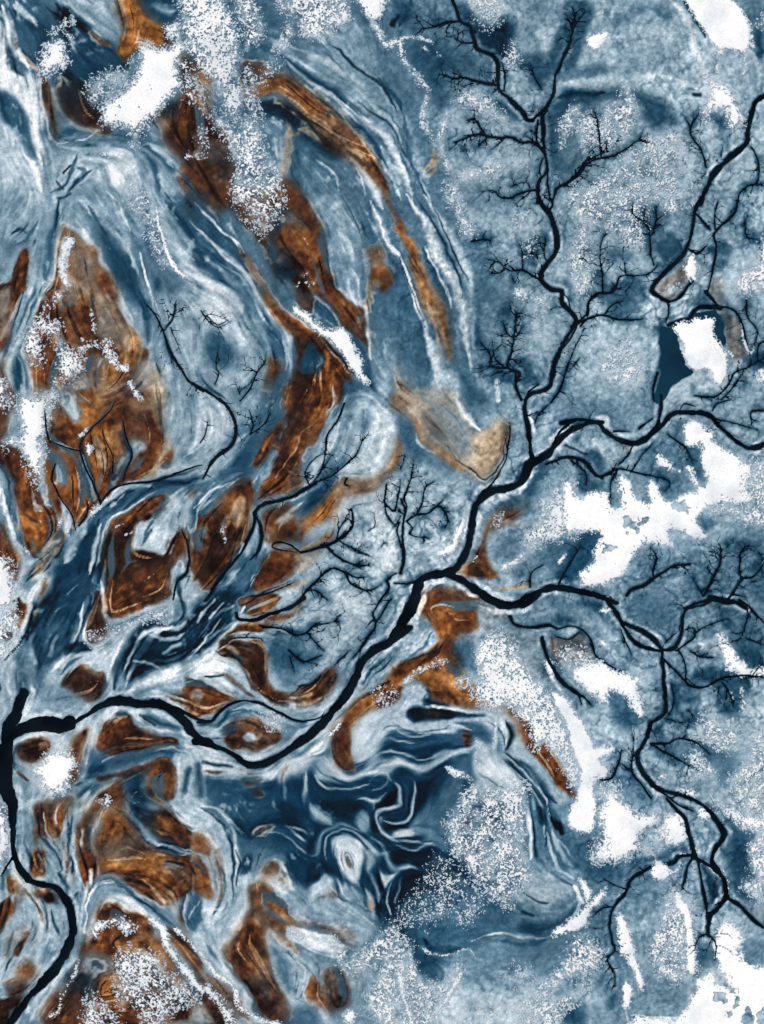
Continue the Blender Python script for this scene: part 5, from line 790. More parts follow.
T(564, 720); C('south', [22, 18, 18, 22, 26, 24, 22, 20], '360,260 430,285 490,305 545,340 590,395 610,440 580,485 565,530 570,560', .1); C('south', [10, 9, 10], '370,270 430,320 490,350', .2)
# south-east creek
T(564, 400); C('southeast', [20, 16, 12, 10], '240,745 260,725 300,710 340,685 385,655 420,635 480,630', .5); C('southeast', [8, 7, 5], '345,685 345,640 355,600 330,560', .4); C('southeast', [14, 13, 12, 10], '620,764 650,720 680,680 720,670 764,625', .4); C('southeast', [16, 12, 8], '535,750 565,690 590,630 600,570', .9); C('southeast', [6, 5], '570,670 545,640', .4); C('southeast', [10, 8, 6], '670,680 670,610 680,570 705,550', .6); C('southeast', [6, 4], '530,750 490,680', .1); C('southeast', [10, 8], '640,740 690,750', .3)
T(564, 600); C('southeast', [30, 30, 20, 16], '560,-8 620,5 655,5 690,30', .1); C('southeast', [16, 12, 12], '665,-5 700,20 730,55 775,95', .2); C('southeast', [8, 7, 5], '690,90 680,130 660,165', .7); C('southeast', [14, 12], '460,30 520,25 570,5', 0); C('southeast', [10, 8], '690,20 700,60 690,95', .2); C('southeast', [7, 6], '700,150 764,170', .4); C('southeast', [9, 7], '690,295 764,290', .2)
# delta fingers
T(564, 720); C('delta', [10, 16, 20, 22, 22], '390,300 430,345 460,380 475,430 495,500 500,525', .1); C('delta', [16, 16, 14, 12, 10], '495,515 440,520 410,545 330,565 255,610 240,650', .15); C('delta', [14, 10, 8], '490,520 465,575 450,640', .2); C('delta', [22, 26, 28, 26, 30, 30], '568,545 595,585 615,620 620,660 620,675', .1); C('delta', [18, 14], '500,525 560,560 600,600', 0); C('delta', [16, 14, 12], '515,540 525,620 545,700 550,764', .1)
T(564, 824); C('delta', [28, 20, 22, 18], '625,275 590,320 555,360 552,430', .2); C('delta', [20, 20, 16], '620,278 680,320 730,370 790,415', 0); C('delta', [8, 6], '552,420 510,440 500,490', .3); C('delta', [8, 6], '550,420 580,460 575,520', .3)
C('delta', [14, 16, 14, 12, 10, 10, 8, 6], '330,165 260,215 235,270 190,320 175,390 180,440 190,480 165,520 190,570 195,620', .3); C('delta', [8, 6], '240,250 205,240 150,210', .2); C('delta', [9, 7], '190,318 145,320 110,350', .3); C('delta', [6, 5], '190,480 220,500', .1)
# left creek
T(0, 200); C('left', [6, 10, 14, 14, 16], '560,400 590,440 625,510 640,560 690,640 720,690 780,730', .1); C('left', [7, 5], '625,500 655,460 670,400', .4); C('left', [6, 5], '650,490 690,580', .1)
T(200, 200); C('left', [14, 16], '-20,705 40,735 90,775', 0); C('left', [9, 8, 7], '150,764 190,720 210,670 250,610', .4); C('left', [6, 5], '150,740 130,690', .3); C('left', [5, 5, 5], '0,420 30,460 70,485 120,460', .3); C('left', [6, 5], '55,700 70,660 60,630 75,600', .3)
T(200, 400); C('left', [14, 18, 18, 18, 18, 12], '75,-10 110,30 130,80 132,140 110,180 60,215 30,260 10,300', .1); C('left', [7, 6], '190,130 200,90 180,30', .4); C('left', [7, 6], '190,130 240,90 270,50', .4); C('left', 6, '0,160 20,130 30,80', .2)
# fine creeks through the rust bank
T(0, 400); C('inlet', [10, 10, 9, 8], '380,390 350,310 325,250 310,190 315,160 350,110 400,60 450,0', 0, .5); C('inlet', [8, 8], '310,195 250,180 190,155', 0, .5); C('inlet', [9, 8], '470,310 480,270 505,200 480,130 468,70', 0, .5); C('inlet', [7, 6], '430,280 430,210 400,150 390,90', 0, .4); C('inlet', [12, 10], '190,160 175,110 170,40', 0, .5); C('inlet', [12, 10], '380,395 420,345 490,318 600,310 690,270 770,245', 0, .5); C('inlet', [6, 8, 9], '210,240 200,300 235,380 275,440 290,500', 0, .4); C('inlet', 8, '300,480 330,430 330,380', 0, .3)
T(200, 400); C('inlet', [10, 10, 12, 10, 9], '550,10 520,90 490,130 478,190 460,270 430,310', .2); C('inlet', [9, 8, 7, 6], '440,310 500,290 560,240 600,200 620,140', .3); C('inlet', [7, 6], '415,320 400,280 420,240 480,190', .1); C('inlet', [20, 18, 22, 18], '440,315 390,345 320,380 240,400 210,430', .1); C('inlet', [16, 14, 14], '210,430 200,490 160,580 150,590', 0); C('inlet', [12, 18, 14], '215,440 235,500 225,570 190,610', 0); C('inlet', [16, 18], '150,595 80,680 20,764', 0); C('inlet', 7, '465,265 500,210', 0)
T(0, 400); C('inlet', [10, 12, 10], '660,764 675,700 715,650 715,560 690,490', 0, .5)
# loop creek
T(200, 400); C('loop', [14, 16, 18, 16, 14, 12], '380,580 430,570 490,555 535,530 570,500 582,460 575,410', .4); C('loop', [12, 10, 10], '380,580 340,550 290,545 275,560 310,572 370,580', 0, .4); C('loop', [9, 8, 7], '530,535 600,570 660,600', .5); C('loop', [12, 12, 10], '480,560 530,600 600,630 650,630', .6); C('loop', [7, 5], '525,530 540,480 565,450', .4)
# tree creek
T(200, 400); C('tree', [12, 14, 12, 12, 12, 10, 8], '370,770 420,710 470,660 510,640 555,660 575,700 640,730 690,710', .4); C('tree', [8, 7], '410,725 450,730 490,764', .3); C('tree', [7, 6], '560,660 600,680 640,680', .3); C('tree', [12, 10, 10], '690,770 720,720 715,690 750,660', .1); C('tree', [10, 9, 8], '710,320 705,380 710,440 745,480', .3); C('tree', [9, 10], '700,380 740,420 764,300', .2); C('tree', [8, 10], '740,480 764,440', .1); C('tree', [10, 9], '764,560 748,500 760,460', 0); C('tree', [9, 7], '200,745 250,740 320,710 360,690', .2); C('tree', [14, 12], '560,300 552,320 575,330', 0)
T(200, 600); C('tree', [22, 20, 22, 14, 10], '395,-10 340,25 260,55 200,75 150,72 140,50', .1); C('tree', [8, 10, 9, 8], '240,105 310,110 370,130 410,120 440,95 530,80', .5); C('tree', [7, 6], '415,125 450,170 475,195', .2); C('tree', [8, 10, 8], '335,190 370,225 400,235 465,210', .4); C('tree', [7, 6], '340,215 360,275', .2); C('tree', [10, 12, 14, 14], '690,0 660,50 670,90 650,130 610,180 580,220', .2); C('tree', [8, 8], '730,0 690,60 670,90', .1); C('tree', [8, 6], '610,180 600,230', 0); C('tree', [9, 7], '460,285 440,310 380,345', .2); C('tree', [6, 5], '110,150 180,145 240,150', .1); C('tree', [7, 6], '560,200 510,250', .3); C('tree', [8, 5], '230,95 290,108', .1)
T(400, 400); C('tree', [14, 16, 18], '0,660 10,600 5,520 10,450', 0); C('tree', [12, 10, 9, 8], '10,450 20,400 10,370 40,300 50,230', .4); C('tree', [10, 9, 9, 8], '20,460 60,435 110,430 140,405 165,420 180,460 170,490', .4); C('tree', [8, 6], '60,435 85,380 95,330 130,310', .3); C('tree', [7, 6], '140,405 170,370', .2); C('tree', [8, 7, 6], '25,465 45,490 30,510 60,520 105,530', .3); C('tree', [8, 8], '-10,420 15,440', 0); C('tree', [6, 5], '0,260 20,210', .2); C('tree', [14, 10], '0,380 15,420 10,460', 0)
# ox-bow side channel
T(200, 600); C('ox', [18, 18, 14, 12, 16, 18, 14, 14], '-10,468 40,462 70,430 120,395 180,385 240,400 300,430 350,455 400,462 470,440', .05)
# slush creek
T(0, 600)
# pocket stub
T(400, 600); C('pocket', [12, 18, 24, 24, 14], '545,140 560,210 600,280 640,330 700,370', 0); C('pocket', [14, 12], '680,360 690,400', 0); C('pocket', [12, 10], '700,370 735,405', 0); C('pocket', [12, 14, 16, 12], '420,65 440,95 500,105 570,92 600,105', 0); C('pocket', [9, 10, 8], '600,110 640,100 690,112 730,150 750,220', 0); C('pocket', 10, '600,140 650,152 690,120', 0)
T(564, 600); C('pocket', [8, 9, 8], '105,170 130,220 200,265 230,268', 0); C('pocket', [7, 6], '215,110 240,170 260,210', .1)
# lone twigs
T(400, 200); C('fir', [8, 6], '270,160 320,150 345,155', .5); C('fir', [6, 5], '430,300 435,320', 0); C('fir', 6, '575,415 595,405', 0)
T(200, 400); C('fir', [5, 4], '640,500 670,480', .3); C('fir', [4, 4], '690,560 700,540', .4)
T(564, 200); C('feather', [6, 4], '60,600 20,650', .7); C('feather', [5, 4], '700,60 680,100', .2)
T(564, 400); C('feather', [8, 7, 6], '764,40 730,40 715,60 740,90', .4); C('feather', [6, 5], '745,580 764,610', .4)
CLAB.pop('slush'); CLAB['pond'] = ('pond', 'deep blue pond with a white floe in the right half')
# the pond's open water
T(564, 200); POND = spline(pts('372,490 400,480 430,468 480,455 500,425 560,408 590,425 602,450 604,500 612,545 590,560 560,520 520,460 440,500 440,560 470,625 500,655 420,695 385,740 362,764 348,764 352,700 366,640 366,560'), True)

# ================= snow patches =================
T(0, 0)
SN(.8, 'white snow fan with frayed left side beside the ochre silt at the upper left', '540,170 620,180 690,150 720,190 680,260 700,330 650,370 600,430 540,490 500,560 485,490 400,480 385,400 430,370 470,340 520,280', (16, '690,230 720,280 760,340'))
SN(.45, 'loose sprinkling of snow clods left of the upper left snow fan', '330,320 400,280 460,270 500,280 470,350 400,390 350,400', (14, '510,260 520,220'))
SN(.35, 'loose snow grains on brown mud right of the upper left snow fan', '690,300 760,320 760,390 710,390')
SN(.85, 'small blunt snow block on dark mud near the upper left corner', '190,160 250,170 245,250 200,270 155,285 170,200', (12, '200,130 240,100 265,80'), (10, '262,135 270,150'))
SN(.5, 'small frayed snow tuft hugging brown mud right of the upper left blue ice', '764,490 740,520 750,570 720,590 710,610 780,600 790,500')
SN(.5, 'tiny snow dab on blue ice below the tip of the snow fan|pale snow smear on blue ice below the tiny dab', '375,570 410,570 410,600 380,600', '470,740 500,700 540,740 560,790 480,790')
T(200, 0)
SN(.72, 'broad frosted white drift falling from the top edge at upper left', '-90,-30 60,-30 100,40 150,130 155,220 145,300 165,400 130,470 80,390 30,290 0,250 -50,190 -70,120 -75,40', '-130,100 -70,90 -70,140 -110,150')
SN(.6, 'narrow snow drip just right of the broad frosted drift at the top', '125,-30 190,-30 235,60 235,130 200,190 165,190 185,110 150,60')
SN(.55, 'long ragged snow column crossing the start of the ochre band', '180,250 215,330 215,400 230,480 240,570 290,640 310,764 280,850 230,890 180,850 150,790 110,740 130,640 110,530 150,490 170,400', '0,350 40,430 120,490 110,540 30,450')
SN(.7, 'grainy snow mound at the top edge right of the drips', '340,-30 540,-30 570,50 520,110 430,150 390,120 370,60 330,50', (24, '340,110 320,170 300,195'), (30, '310,0 320,30'))
SN(.9, 'compact snow scrap at the top edge between grainy mound and mossy dark ice', '585,-30 720,-30 690,60 640,60')
SN(.35, 'few snow crumbs on the ochre band beside the ragged column', '250,240 300,230 280,280 240,340 215,310')
T(400, 0)
SN(.55, 'thin crooked snow chain running down the upper middle of the ice', (22, '-85,90 -60,170 0,160 15,230 80,310 110,350 85,440 115,520 155,575 185,640 180,670'))
SN(.55, 'short snow arm branching off the crooked chain', (24, '180,430 160,500 155,570'))
SN(.55, 'slanting snow dash under the branching creek near the top', '205,380 290,352 345,385 405,460 390,472 320,425 240,402')
SN(.55, 'level speckled snow bar west of the long upper creek', '205,655 250,650 385,615 388,665 250,690 215,695')
SN(.35, 'tiny snow flecks above the level speckled bar', '415,560 435,555 445,600 485,630 425,640')
SN(.5, 'drooping speckled snow strip below the crooked chain', '165,690 230,720 240,830 285,880 270,915 235,905 215,820 190,770')
SN(.5, 'upright speckled snow finger between dark creek arms near the top', '425,150 445,160 458,220 445,275 405,262 413,190')
SN(.45, 'grainy snow on the moss patch at the top edge of the middle', '265,-20 340,-20 400,50 330,105 290,60')
SN(.6, 'row of snow blots on dark ice at the left end of the crooked chain|tiny lone snow dot under the row of snow blots|tiny snow dot right of the lone dot under the row of blots', (14, '0,150 60,145 120,160'), (10, '85,185 95,195'), (10, '135,200 145,205'))
T(564, 0)
SN(1, 'small solid white snow patch right of the small Y twigs at the top', '80,145 120,135 165,122 150,165 120,205 100,185')
SN(1, 'large smooth snowfield at the top right corner', '455,-30 610,-30 690,60 702,140 690,200 630,190 578,180 535,130')
SN(.82, 'slushy white tongue below the top right snowfield', '510,240 570,310 635,345 690,435 670,500 632,475 620,420 580,425 545,475 532,400 560,360')
SN(.6, 'longer snow thread hanging from the right end of the top right snowfield|thin snow thread hanging left of the longer thread|small snow tab on the lower edge of the top right snowfield', (14, '690,200 692,230 690,280'), (10, '592,250 592,300'), (20, '580,205 605,203'))
SN(.7, 'snow scrap touching the right edge near the top|thin snow fleck beside the dark edge at the upper right', '750,60 790,60 790,110 755,100', (8, '710,140 715,180'))
SN(.5, 'slim speckled snow lobe beside the Y fork of the north creek', '20,405 65,402 40,460 0,545 -20,560 -15,480')
SN(.42, 'left one of two speckled snow lobes parted by a thin creek', '60,450 112,440 132,560 80,582')
SN(.5, 'right one of two speckled snow lobes parted by a thin creek', '150,440 215,370 240,325 275,400 240,520 180,565 140,520')
SN(.44, 'widest speckled snow carpet in the upper right', '330,520 430,505 465,620 465,760 400,790 320,790 290,930 220,920 170,870 80,870 30,790 20,720 130,690 230,590')
SN(.2, 'faint snow dusting on the grey ice right of the widest carpet', '430,560 520,640 500,764 460,740')
T(564, 200)
SN(.5, 'drooping speckled snow tongue left of the widest carpet', '60,100 95,105 112,300 75,362 48,350 20,250 38,180')
SN(.5, 'small round grainy snow spot above the grey islet', '380,0 440,5 430,60 390,50')
SN(1, 'white snow covered ice floe in the dark blue pond', '550,445 575,460 568,510 612,570 622,630 610,692 578,695 548,640 510,650 450,600 457,560 418,480 480,462')
SN(1, 'narrow white snow block on the grey islet', '465,225 500,205 508,300 468,285')
SN(.3, 'white smudge of snow in the middle of the grey islet', '385,330 430,310 440,345 395,350')
SN(.72, 'frayed white snow strip at the right edge level with the pond', '790,140 790,330 700,345 660,325 640,315 720,260 740,190')
SN(.45, 'speckled snow sheet left of the dark blue pond', '165,580 250,520 290,600 315,690 230,705 120,672')
SN(.9, 'small white snow scrap at the right edge below the pond', '735,660 790,645 790,705 740,700')
SN(.9, 'thin snow thread along the outer side of the grey spit|snow fleck at the foot of the grey spit by the pond', (9, '678,470 685,540 700,580 720,560'), (10, '625,575 640,595'))
T(400, 200)
SN(.36, 'pale grainy snow haze patch left of the winding north creek', '430,55 500,50 522,200 490,208 470,140 410,130')
SN(.5, 'small snow clump left of the sharp creek elbow', '440,345 480,352 475,375 445,372')
SN(.4, 'speckled snow dab west of the north creek below its elbow|faint snow dab lowest of the three below the creek elbow|faint snow dab in the middle of the three below the creek elbow', '500,375 560,365 572,412 525,432', '500,505 550,500 540,530 505,528', '505,440 540,440 530,490 510,480')
SN(.6, 'row of small snow lumps down the ice left of the twig creek', '195,0 240,0 245,60 282,110 270,152 240,140 220,60')
T(400, 400)
SN(.74, 'grainy western wing of the large central right snowfield', '640,305 690,355 702,500 640,520 560,530 500,570 470,550 490,490 540,440 560,370')
SN(1, 'white snow bar shaped like a bent finger left of the main river', '230,458 250,472 200,570 160,605 130,592 188,545')
SN(.85, 'slanting snow streak right of the rust patch by the river', '486,580 472,608 390,650 385,635 430,600')
SN(1, 'tiny lozenge of snow between two twigs above the south creek', '595,622 632,583 627,608 602,630')
SN(.4, 'small broken snow ring on the rust patch by the river|snow crumb at the lower end of the rust patch by the river', '345,440 385,435 375,490 350,482', '270,605 290,600 285,620')
SN(.6, 'upper tiny snow fleck above the grainy wing of the snowfield|lower tiny snow fleck above the grainy wing of the snowfield', (9, '560,290 562,300'), (6, '550,325 548,330'))
T(564, 400)
HO('228,450 272,440 277,500 245,500'); HO('280,440 312,432 305,455 285,458'); HO('425,395 475,385 478,412 440,420'); HO('150,550 200,550 190,585 160,580')
SN(.95, 'largest bright snowfield spreading across the middle right', '460,90 510,78 570,130 570,160 620,190 680,230 720,250 700,330 720,380 640,390 560,400 520,430 510,460 550,510 520,530 430,500 400,510 430,570 360,550 300,550 240,640 180,690 110,715 70,700 62,660 120,630 110,570 140,520 60,500 0,500 0,310 40,340 70,380 90,350 170,360 180,410 220,410 210,300 250,310 280,380 330,390 320,320 350,310 370,370 410,385 480,350 505,340 455,260 480,255 520,320 550,310 522,220 533,180 480,180 450,110')
SN(.5, 'crumbling eastern wing of the largest snowfield at the right edge', '690,235 790,265 790,480 720,470 640,440 570,425 600,380 700,400')
SN(.9, 'short slanting snow bar above the largest snowfield', '360,210 385,215 445,270 445,285 400,262 355,235')
SN(.5, 'snow crumb tucked under the lower edge of the largest snowfield|snow crumb between the twigs below the largest snowfield|snow dot left of the crumb between the twigs|snow dot low between the twigs under the snowfield|snow dot in the ice at the far right above the snowfield|snow smear left of the dot above the snowfield', '425,580 455,580 450,610 430,605', '410,685 450,682 445,700 415,698', (8, '285,672 290,676'), (8, '390,712 394,716'), (9, '705,40 712,44'), (9, '690,145 720,145'))
T(564, 600)
SN(.93, 'cracked white snow plates below the small grey triangle floe', '30,270 60,250 110,240 170,250 182,265 250,278 262,300 290,295 290,345 298,430 282,440 240,370 180,352 165,400 130,370 80,340')
SN(1, 'tiny white lens of snow right of the grey triangle floe', '130,152 165,165 165,182 135,172')
SN(.9, 'tiny white lens of snow beside the south creek bend', '135,35 170,30 168,55 140,50')
SN(.92, 'smooth white snow tongue tapering to the right edge', '580,128 620,125 640,180 690,240 720,265 790,268 790,290 640,275 605,220 590,180')
SN(.5, 'crumbly snow scatter right of the creek that runs south', '540,430 570,425 600,475 660,465 665,560 600,580 550,540 480,525')
SN(.45, 'upright snow scrap under the smooth white tongue|smaller snow scrap left of the upright scrap under the tongue', '680,340 712,380 692,425 678,400', '630,340 650,370 640,390')
SN(.5, 'ragged snow island between the two side creeks at right|slim snow island right of the ragged one between side creeks|snow dot left of the ragged island by the south creek', '490,585 535,610 555,660 520,690 440,665 490,650', '540,650 570,640 590,700 570,710', (16, '370,675 390,670'))
T(400, 600)
SN(.5, 'speckled snow on the mottled grey head of the snow plates', '600,200 660,180 720,200 745,245 690,250 650,262 612,235')
SN(.75, 'grainy fan shaped snow slope crossing the brown ridge', '345,130 430,170 490,260 550,330 590,370 620,450 660,560 690,700 685,764 660,720 620,640 560,540 520,560 490,480 430,420 350,410 290,380 275,340 295,270 290,200')
SN(.5, 'snow clod pile at the left foot of the grainy fan|snow clod on the brown ridge beside the fan|smallest snow clod low on the brown ridge', '215,310 260,280 285,310 240,335', (14, '520,578 540,575'), (12, '565,610 570,606'))
SN(.5, 'snow string across the ochre bank left of the fan|snow knot at the upper end of the snow string on ochre', (16, '10,330 60,280 110,255 160,230'), '140,220 175,220 170,250 145,245')
SN(.85, 'small oval ice lump left of the granular snow sheet', '183,640 260,672 270,692 215,672')
SN(.95, 'slim white snow sliver left of the pocket creek', '558,225 572,235 600,300 590,310 570,270')
T(564, 720)
SN(1, 'thick smooth snow drift with lobed right edge ending in a rounded foot', '-40,-98 14,-78 40,-20 74,10 110,80 120,110 180,95 185,120 130,150 170,180 170,210 120,230 108,290 120,360 105,430 70,430 20,390 40,310 50,270 60,200 40,130 10,40 -22,-28')
SN(.86, 'broad snow patch with pitted edges at the lower right', '150,280 200,250 215,300 240,320 280,350 340,340 362,380 330,420 290,460 350,500 330,520 290,500 230,530 150,548 100,520 130,430 135,340')
SN(.3, 'speckled fringe above the broad pitted patch', '110,250 200,240 180,290 130,330')
SN(.9, 'snow lump joined to the right of the broad pitted patch', '360,400 430,355 470,440 410,475 375,460')
SN(.3, 'crumbly gap of snow between pitted patch and its lump', '300,440 370,400 390,490 320,510')
SN(.97, 'white arrow of snow on the delta creek', '350,530 400,572 440,550 420,580 365,612 325,592')
SN(.85, 'slim snow bank on the outer side of the south creek|low snow bank between the south creek and the right edge', '430,258 480,270 505,288 460,290', '560,280 600,300 700,350 790,370 790,425 680,410 620,370 575,315')
SN(.95, 'small rounded snow lump inside the delta bend', '505,345 530,330 560,362 520,376')
SN(.9, 'tiny round snow pat left of the creek islands', '358,212 388,205 392,222 370,230')
SN(.46, 'crackled snow sheet filling the right edge', '700,75 790,40 790,370 700,355 610,310 640,215 690,150')
SN(.58, 'grainy snow along the right edge beside the delta', '700,480 790,430 790,710 740,690 685,640 730,600 705,540')
SN(.9, 'ice sliver in the left arm of the delta creek|ice sliver across the middle of the delta creek|longest ice sliver in the dark delta water|ice sliver along the right arm of the delta creek|tiny ice chip at the fork of the delta creek', (9, '445,512 470,517'), (9, '515,535 550,552'), (9, '560,565 600,600'), (7, '612,580 628,620 630,650'), (8, '500,490 508,510'))
T(400, 720)
SN(.57, 'granular snow sheet like coarse salt at the bottom middle', '240,270 340,240 400,260 465,235 492,290 470,400 480,520 512,600 460,650 415,712 385,690 340,670 310,620 285,672 280,600 250,560 200,480 180,410 215,340')
SN(.25, 'sparse snow grains trailing from the granular sheet to the dark pool', '130,510 240,575 300,640 320,700 260,780 150,764 0,790 -20,740 90,600')
SN(.4, 'tattered snow wisp above the left of the granular sheet|short snow wisp above the right of the granular sheet|snow crumb at the top of the granular sheet', (22, '300,90 290,150 310,180'), (24, '360,60 355,110'), '370,240 400,235 410,258 380,255')
SN(.6, 'crumbly snow heap left of the broad pitted patch|crumbly snow strip between the smooth drift foot and the pitted patch', '735,470 764,440 790,460 790,540 755,540 725,510', '740,240 764,220 790,300 750,310')
T(564, 824)
SN(1, 'forked white snow branch pointing left along a dark crack', '165,242 152,290 100,330 82,390 0,420 -45,428 -32,400 50,350 90,300', '50,205 70,210 102,270 85,295 68,240')
SN(.62, 'leaf shaped snow patch with a bright right border', '410,250 450,270 490,340 500,520 512,570 440,605 380,580 320,490 340,410 370,310')
SN(1, 'bright white border strip of the leaf shaped patch', (36, '430,280 470,360 482,450 485,560'))
SN(.97, 'long tapering snow blade left of the leaf shaped patch', '210,350 230,348 252,420 280,530 302,622 285,632 258,550 210,490 200,430')
SN(1, 'short snow stub below the tapering blade', '228,612 262,615 250,690 222,700')
HO('650,655 680,655 680,690 655,688'); HO('622,715 656,706 650,728 632,732'); HO('700,690 718,690 732,750 715,790 690,764 692,720'); HO('570,650 632,635 620,680 575,682'); HO('750,720 790,690 790,760 760,764')
SN(.93, 'big white snowfield at the bottom right corner', '600,375 640,375 690,430 672,470 690,510 720,535 790,560 790,790 270,790 280,735 420,745 470,690 470,650 500,640 505,590 560,560 580,600 620,620 650,630 600,560 570,470')
T(400, 824)
SN(.55, 'lacy snow patch right of the bottom middle', '690,420 764,470 770,540 700,565 640,590 560,665 640,640 710,590 705,630 650,690 560,790 430,790 480,640 600,560 640,460')
SN(.5, 'lacy snow field along the bottom edge left of the middle', '-20,460 40,450 60,560 160,600 225,540 240,590 200,650 170,690 110,790 -20,790')
SN(.97, 'solid white snow rib at the bottom edge inside the left lacy field', (20, '-10,590 20,690 55,790'))
SN(.9, 'slanting snow stroke at the bottom between the lacy fields', (16, '235,575 190,650 140,740'))
SN(.3, 'thin snow veil on the ice at the bottom edge|faint snow veil above the one at the bottom edge', '200,790 270,700 390,690 450,700 440,790', '400,550 480,540 500,580 450,620 410,600')
SN(.6, 'curving row of snow crumbs around the dark blue eddy|snow crumb inside the curve of the dark blue eddy', (9, '80,470 120,495 200,498 260,475 290,515'), (8, '95,405 105,420'))
T(200, 824)
SN(.5, 'frothy white snow spread at the bottom right of the umber slab', '540,545 610,500 640,480 764,360 764,790 700,790 640,640 705,540 600,580', (12, '640,690 660,710'))
SN(.55, 'soft snow flare at the upper end of the pale tongue|soft snow flare at the lower end of the pale tongue', '330,395 350,388 400,440 360,440', '500,430 560,470 560,540 530,530 520,480')
SN(.95, 'small white snow knob near the bottom edge', '550,730 580,708 595,740 560,760')
SN(.9, 'upper white snow line beside the long pale groove at the bottom', (18, '0,490 60,570 130,620 150,690 240,750 300,764'))
SN(.85, 'broad white snow stripe along the bottom left rust ridge', (30, '10,630 70,670 130,760'))
T(0, 824)
SN(.66, 'powdery snow field on top of the mottled mud dome', '460,480 600,500 620,570 690,590 764,680 700,690 600,790 560,764 500,690 450,690')
SN(.6, 'frayed snow at the bottom edge on the mud dome', '340,660 400,680 480,790 330,790', (10, '345,650 350,690'))
SN(.75, 'crumbly snow bow across the crown of the mud dome', (22, '360,420 400,375 460,365 500,380'), '470,365 530,385 490,412 465,395')
SN(.96, 'white snow rib running down the right side of the mud dome', (26, '580,365 625,400 645,480 690,540 770,640'))
SN(.9, 'thin white line of snow on the rust rim right of the dome', (13, '665,392 700,420 770,500'))
SN(.6, 'upper snow dash down the left flank of the mud dome|lower snow dash down the left flank of the mud dome', (13, '300,520 280,590 240,650'), (14, '235,650 225,700 200,740'))
SN(.8, 'snow slab at the left edge near the bottom', '-20,-120 20,-60 42,20 44,90 0,170 -20,170')
T(0, 720)
SN(.86, 'white snow hummock with crumbly rim in the river bend at left', '130,200 180,140 250,115 282,160 270,230 250,260 210,282 170,270 148,220')
SN(.65, 'small snow cap at the top of the broad ochre bank', '370,310 410,300 435,322 400,340 380,332')
T(0, 600)
SN(.5, 'snow scatter along the lower rim of the dark umber bank', '340,130 400,130 420,90 460,95 560,40 640,20 645,80 560,85 480,115 430,150 350,172')
SN(.6, 'patchy white rind at the left edge above the black river', '-20,0 40,10 80,110 40,200 -20,240')
T(0, 400)
SN(.8, 'white frost sheet at the left edge above the rust bank', '60,0 200,-20 185,40 170,130 160,250 140,320 100,230 60,170 20,190 30,150 80,120')
SN(.85, 'small white snow piece at the left edge below the rust bank', '-20,610 30,600 50,690 40,780 -20,780')
SN(.9, 'tiny snow chip between the fine creeks on the rust bank|snow chip hooked beside the upper fine creek', '345,170 358,185 350,215 338,200', '298,140 330,110 332,125 312,148')
SN(.8, 'snow lump at the mouth where the fine creeks join|snow lump left of the mouth of the fine creeks|snow lump lowest of three at the mouth of the fine creeks', (20, '345,430 360,410 400,380'), (16, '230,460 228,490'), (14, '260,500 262,520'))
SN(.4, 'left snow fleck on the dark mud of the umber bank|right snow fleck on the dark mud of the umber bank', (8, '430,490 470,465'), (8, '475,515 510,500'))
SN(.6, 'uppermost snow dot along the left inlet|middle snow dash along the left inlet|lowest snow dot along the left inlet', (12, '18,420 20,430'), (12, '85,560 110,590'), (14, '150,690 165,680'))
T(0, 200)
SN(.92, 'smooth frosted snow bar at the tip of the rust wedge', '248,150 275,140 285,170 262,230 265,330 240,320 232,220')
SN(.7, 'snow smear left of the rust wedge below its tip', '175,395 240,330 245,365 185,410')
SN(.72, 'torn white snow sheet over the lower half of the rust wedge', '130,465 200,458 240,490 245,570 290,590 320,640 280,690 220,700 200,790 180,790 225,640 230,600 200,520 140,490')
SN(.72, 'snow arm reaching right across the rust wedge', (12, '290,585 340,565 400,550'), (30, '410,545 420,600 480,650'))
SN(.6, 'ragged snow strip on the left side of the rust wedge', '105,500 140,500 170,620 140,640 90,590 90,555')
SN(.35, 'dotted snow trail in the middle of the rust wedge|snow dash below the dotted trail on the rust wedge', (12, '350,420 355,510'), (10, '310,540 350,560'))
SN(1, 'sharp white snow blade on blue ice right of the rust wedge', (15, '595,30 620,130 650,225 695,288'))
SN(.38, 'grainy snow on dark ice left of the sharp blade', '490,-20 580,-10 612,110 640,235 590,222 562,120 510,50')
SN(.6, 'small snow spray in the brown patch beside the wedge', (12, '500,700 520,740'), (20, '500,710 540,764'))
SN(.75, 'snow scrap at the left edge beside the inlet|tiny snow chip left of the rust wedge', '-20,690 20,690 45,764 20,800 -20,790', '150,320 175,315 165,335')
T(200, 200)
SN(1, 'long pure white snow wedge in the upper middle', '345,410 370,410 440,460 490,490 540,480 590,560 642,692 620,688 560,620 500,545 460,512 400,470')
SN(.4, 'tiny snow star on the umber tongue', (6, '370,330 385,305 410,285'), (9, '400,315 435,320'), (5, '410,290 420,330'), (7, '365,190 367,196'))
SN(.25, 'scattered snow threads at the top of the umber tongue', '110,0 230,60 230,140 180,100')
T(200, 400)
SN(.5, 'snow flecks on the dark rust bank with the sandy core', (9, '75,495 95,480'), (10, '90,500 95,540'))
T(200, 600)
SN(.45, 'frosty snow on the mound inside the river bend', '240,440 300,440 312,490 275,502')
SN(.5, 'coarse frost patch on the ochre rim', '660,350 740,338 752,380 690,402')
SN(.9, 'narrow white ice rib below the river bend', (12, '410,598 460,548 510,505 530,470'))
# ================= turn the survey into colour, relief and water/snow plans =================
GX, GY = np.meshgrid(np.arange(W, dtype=np.float32) - PAD, np.arange(H, dtype=np.float32) - PAD)

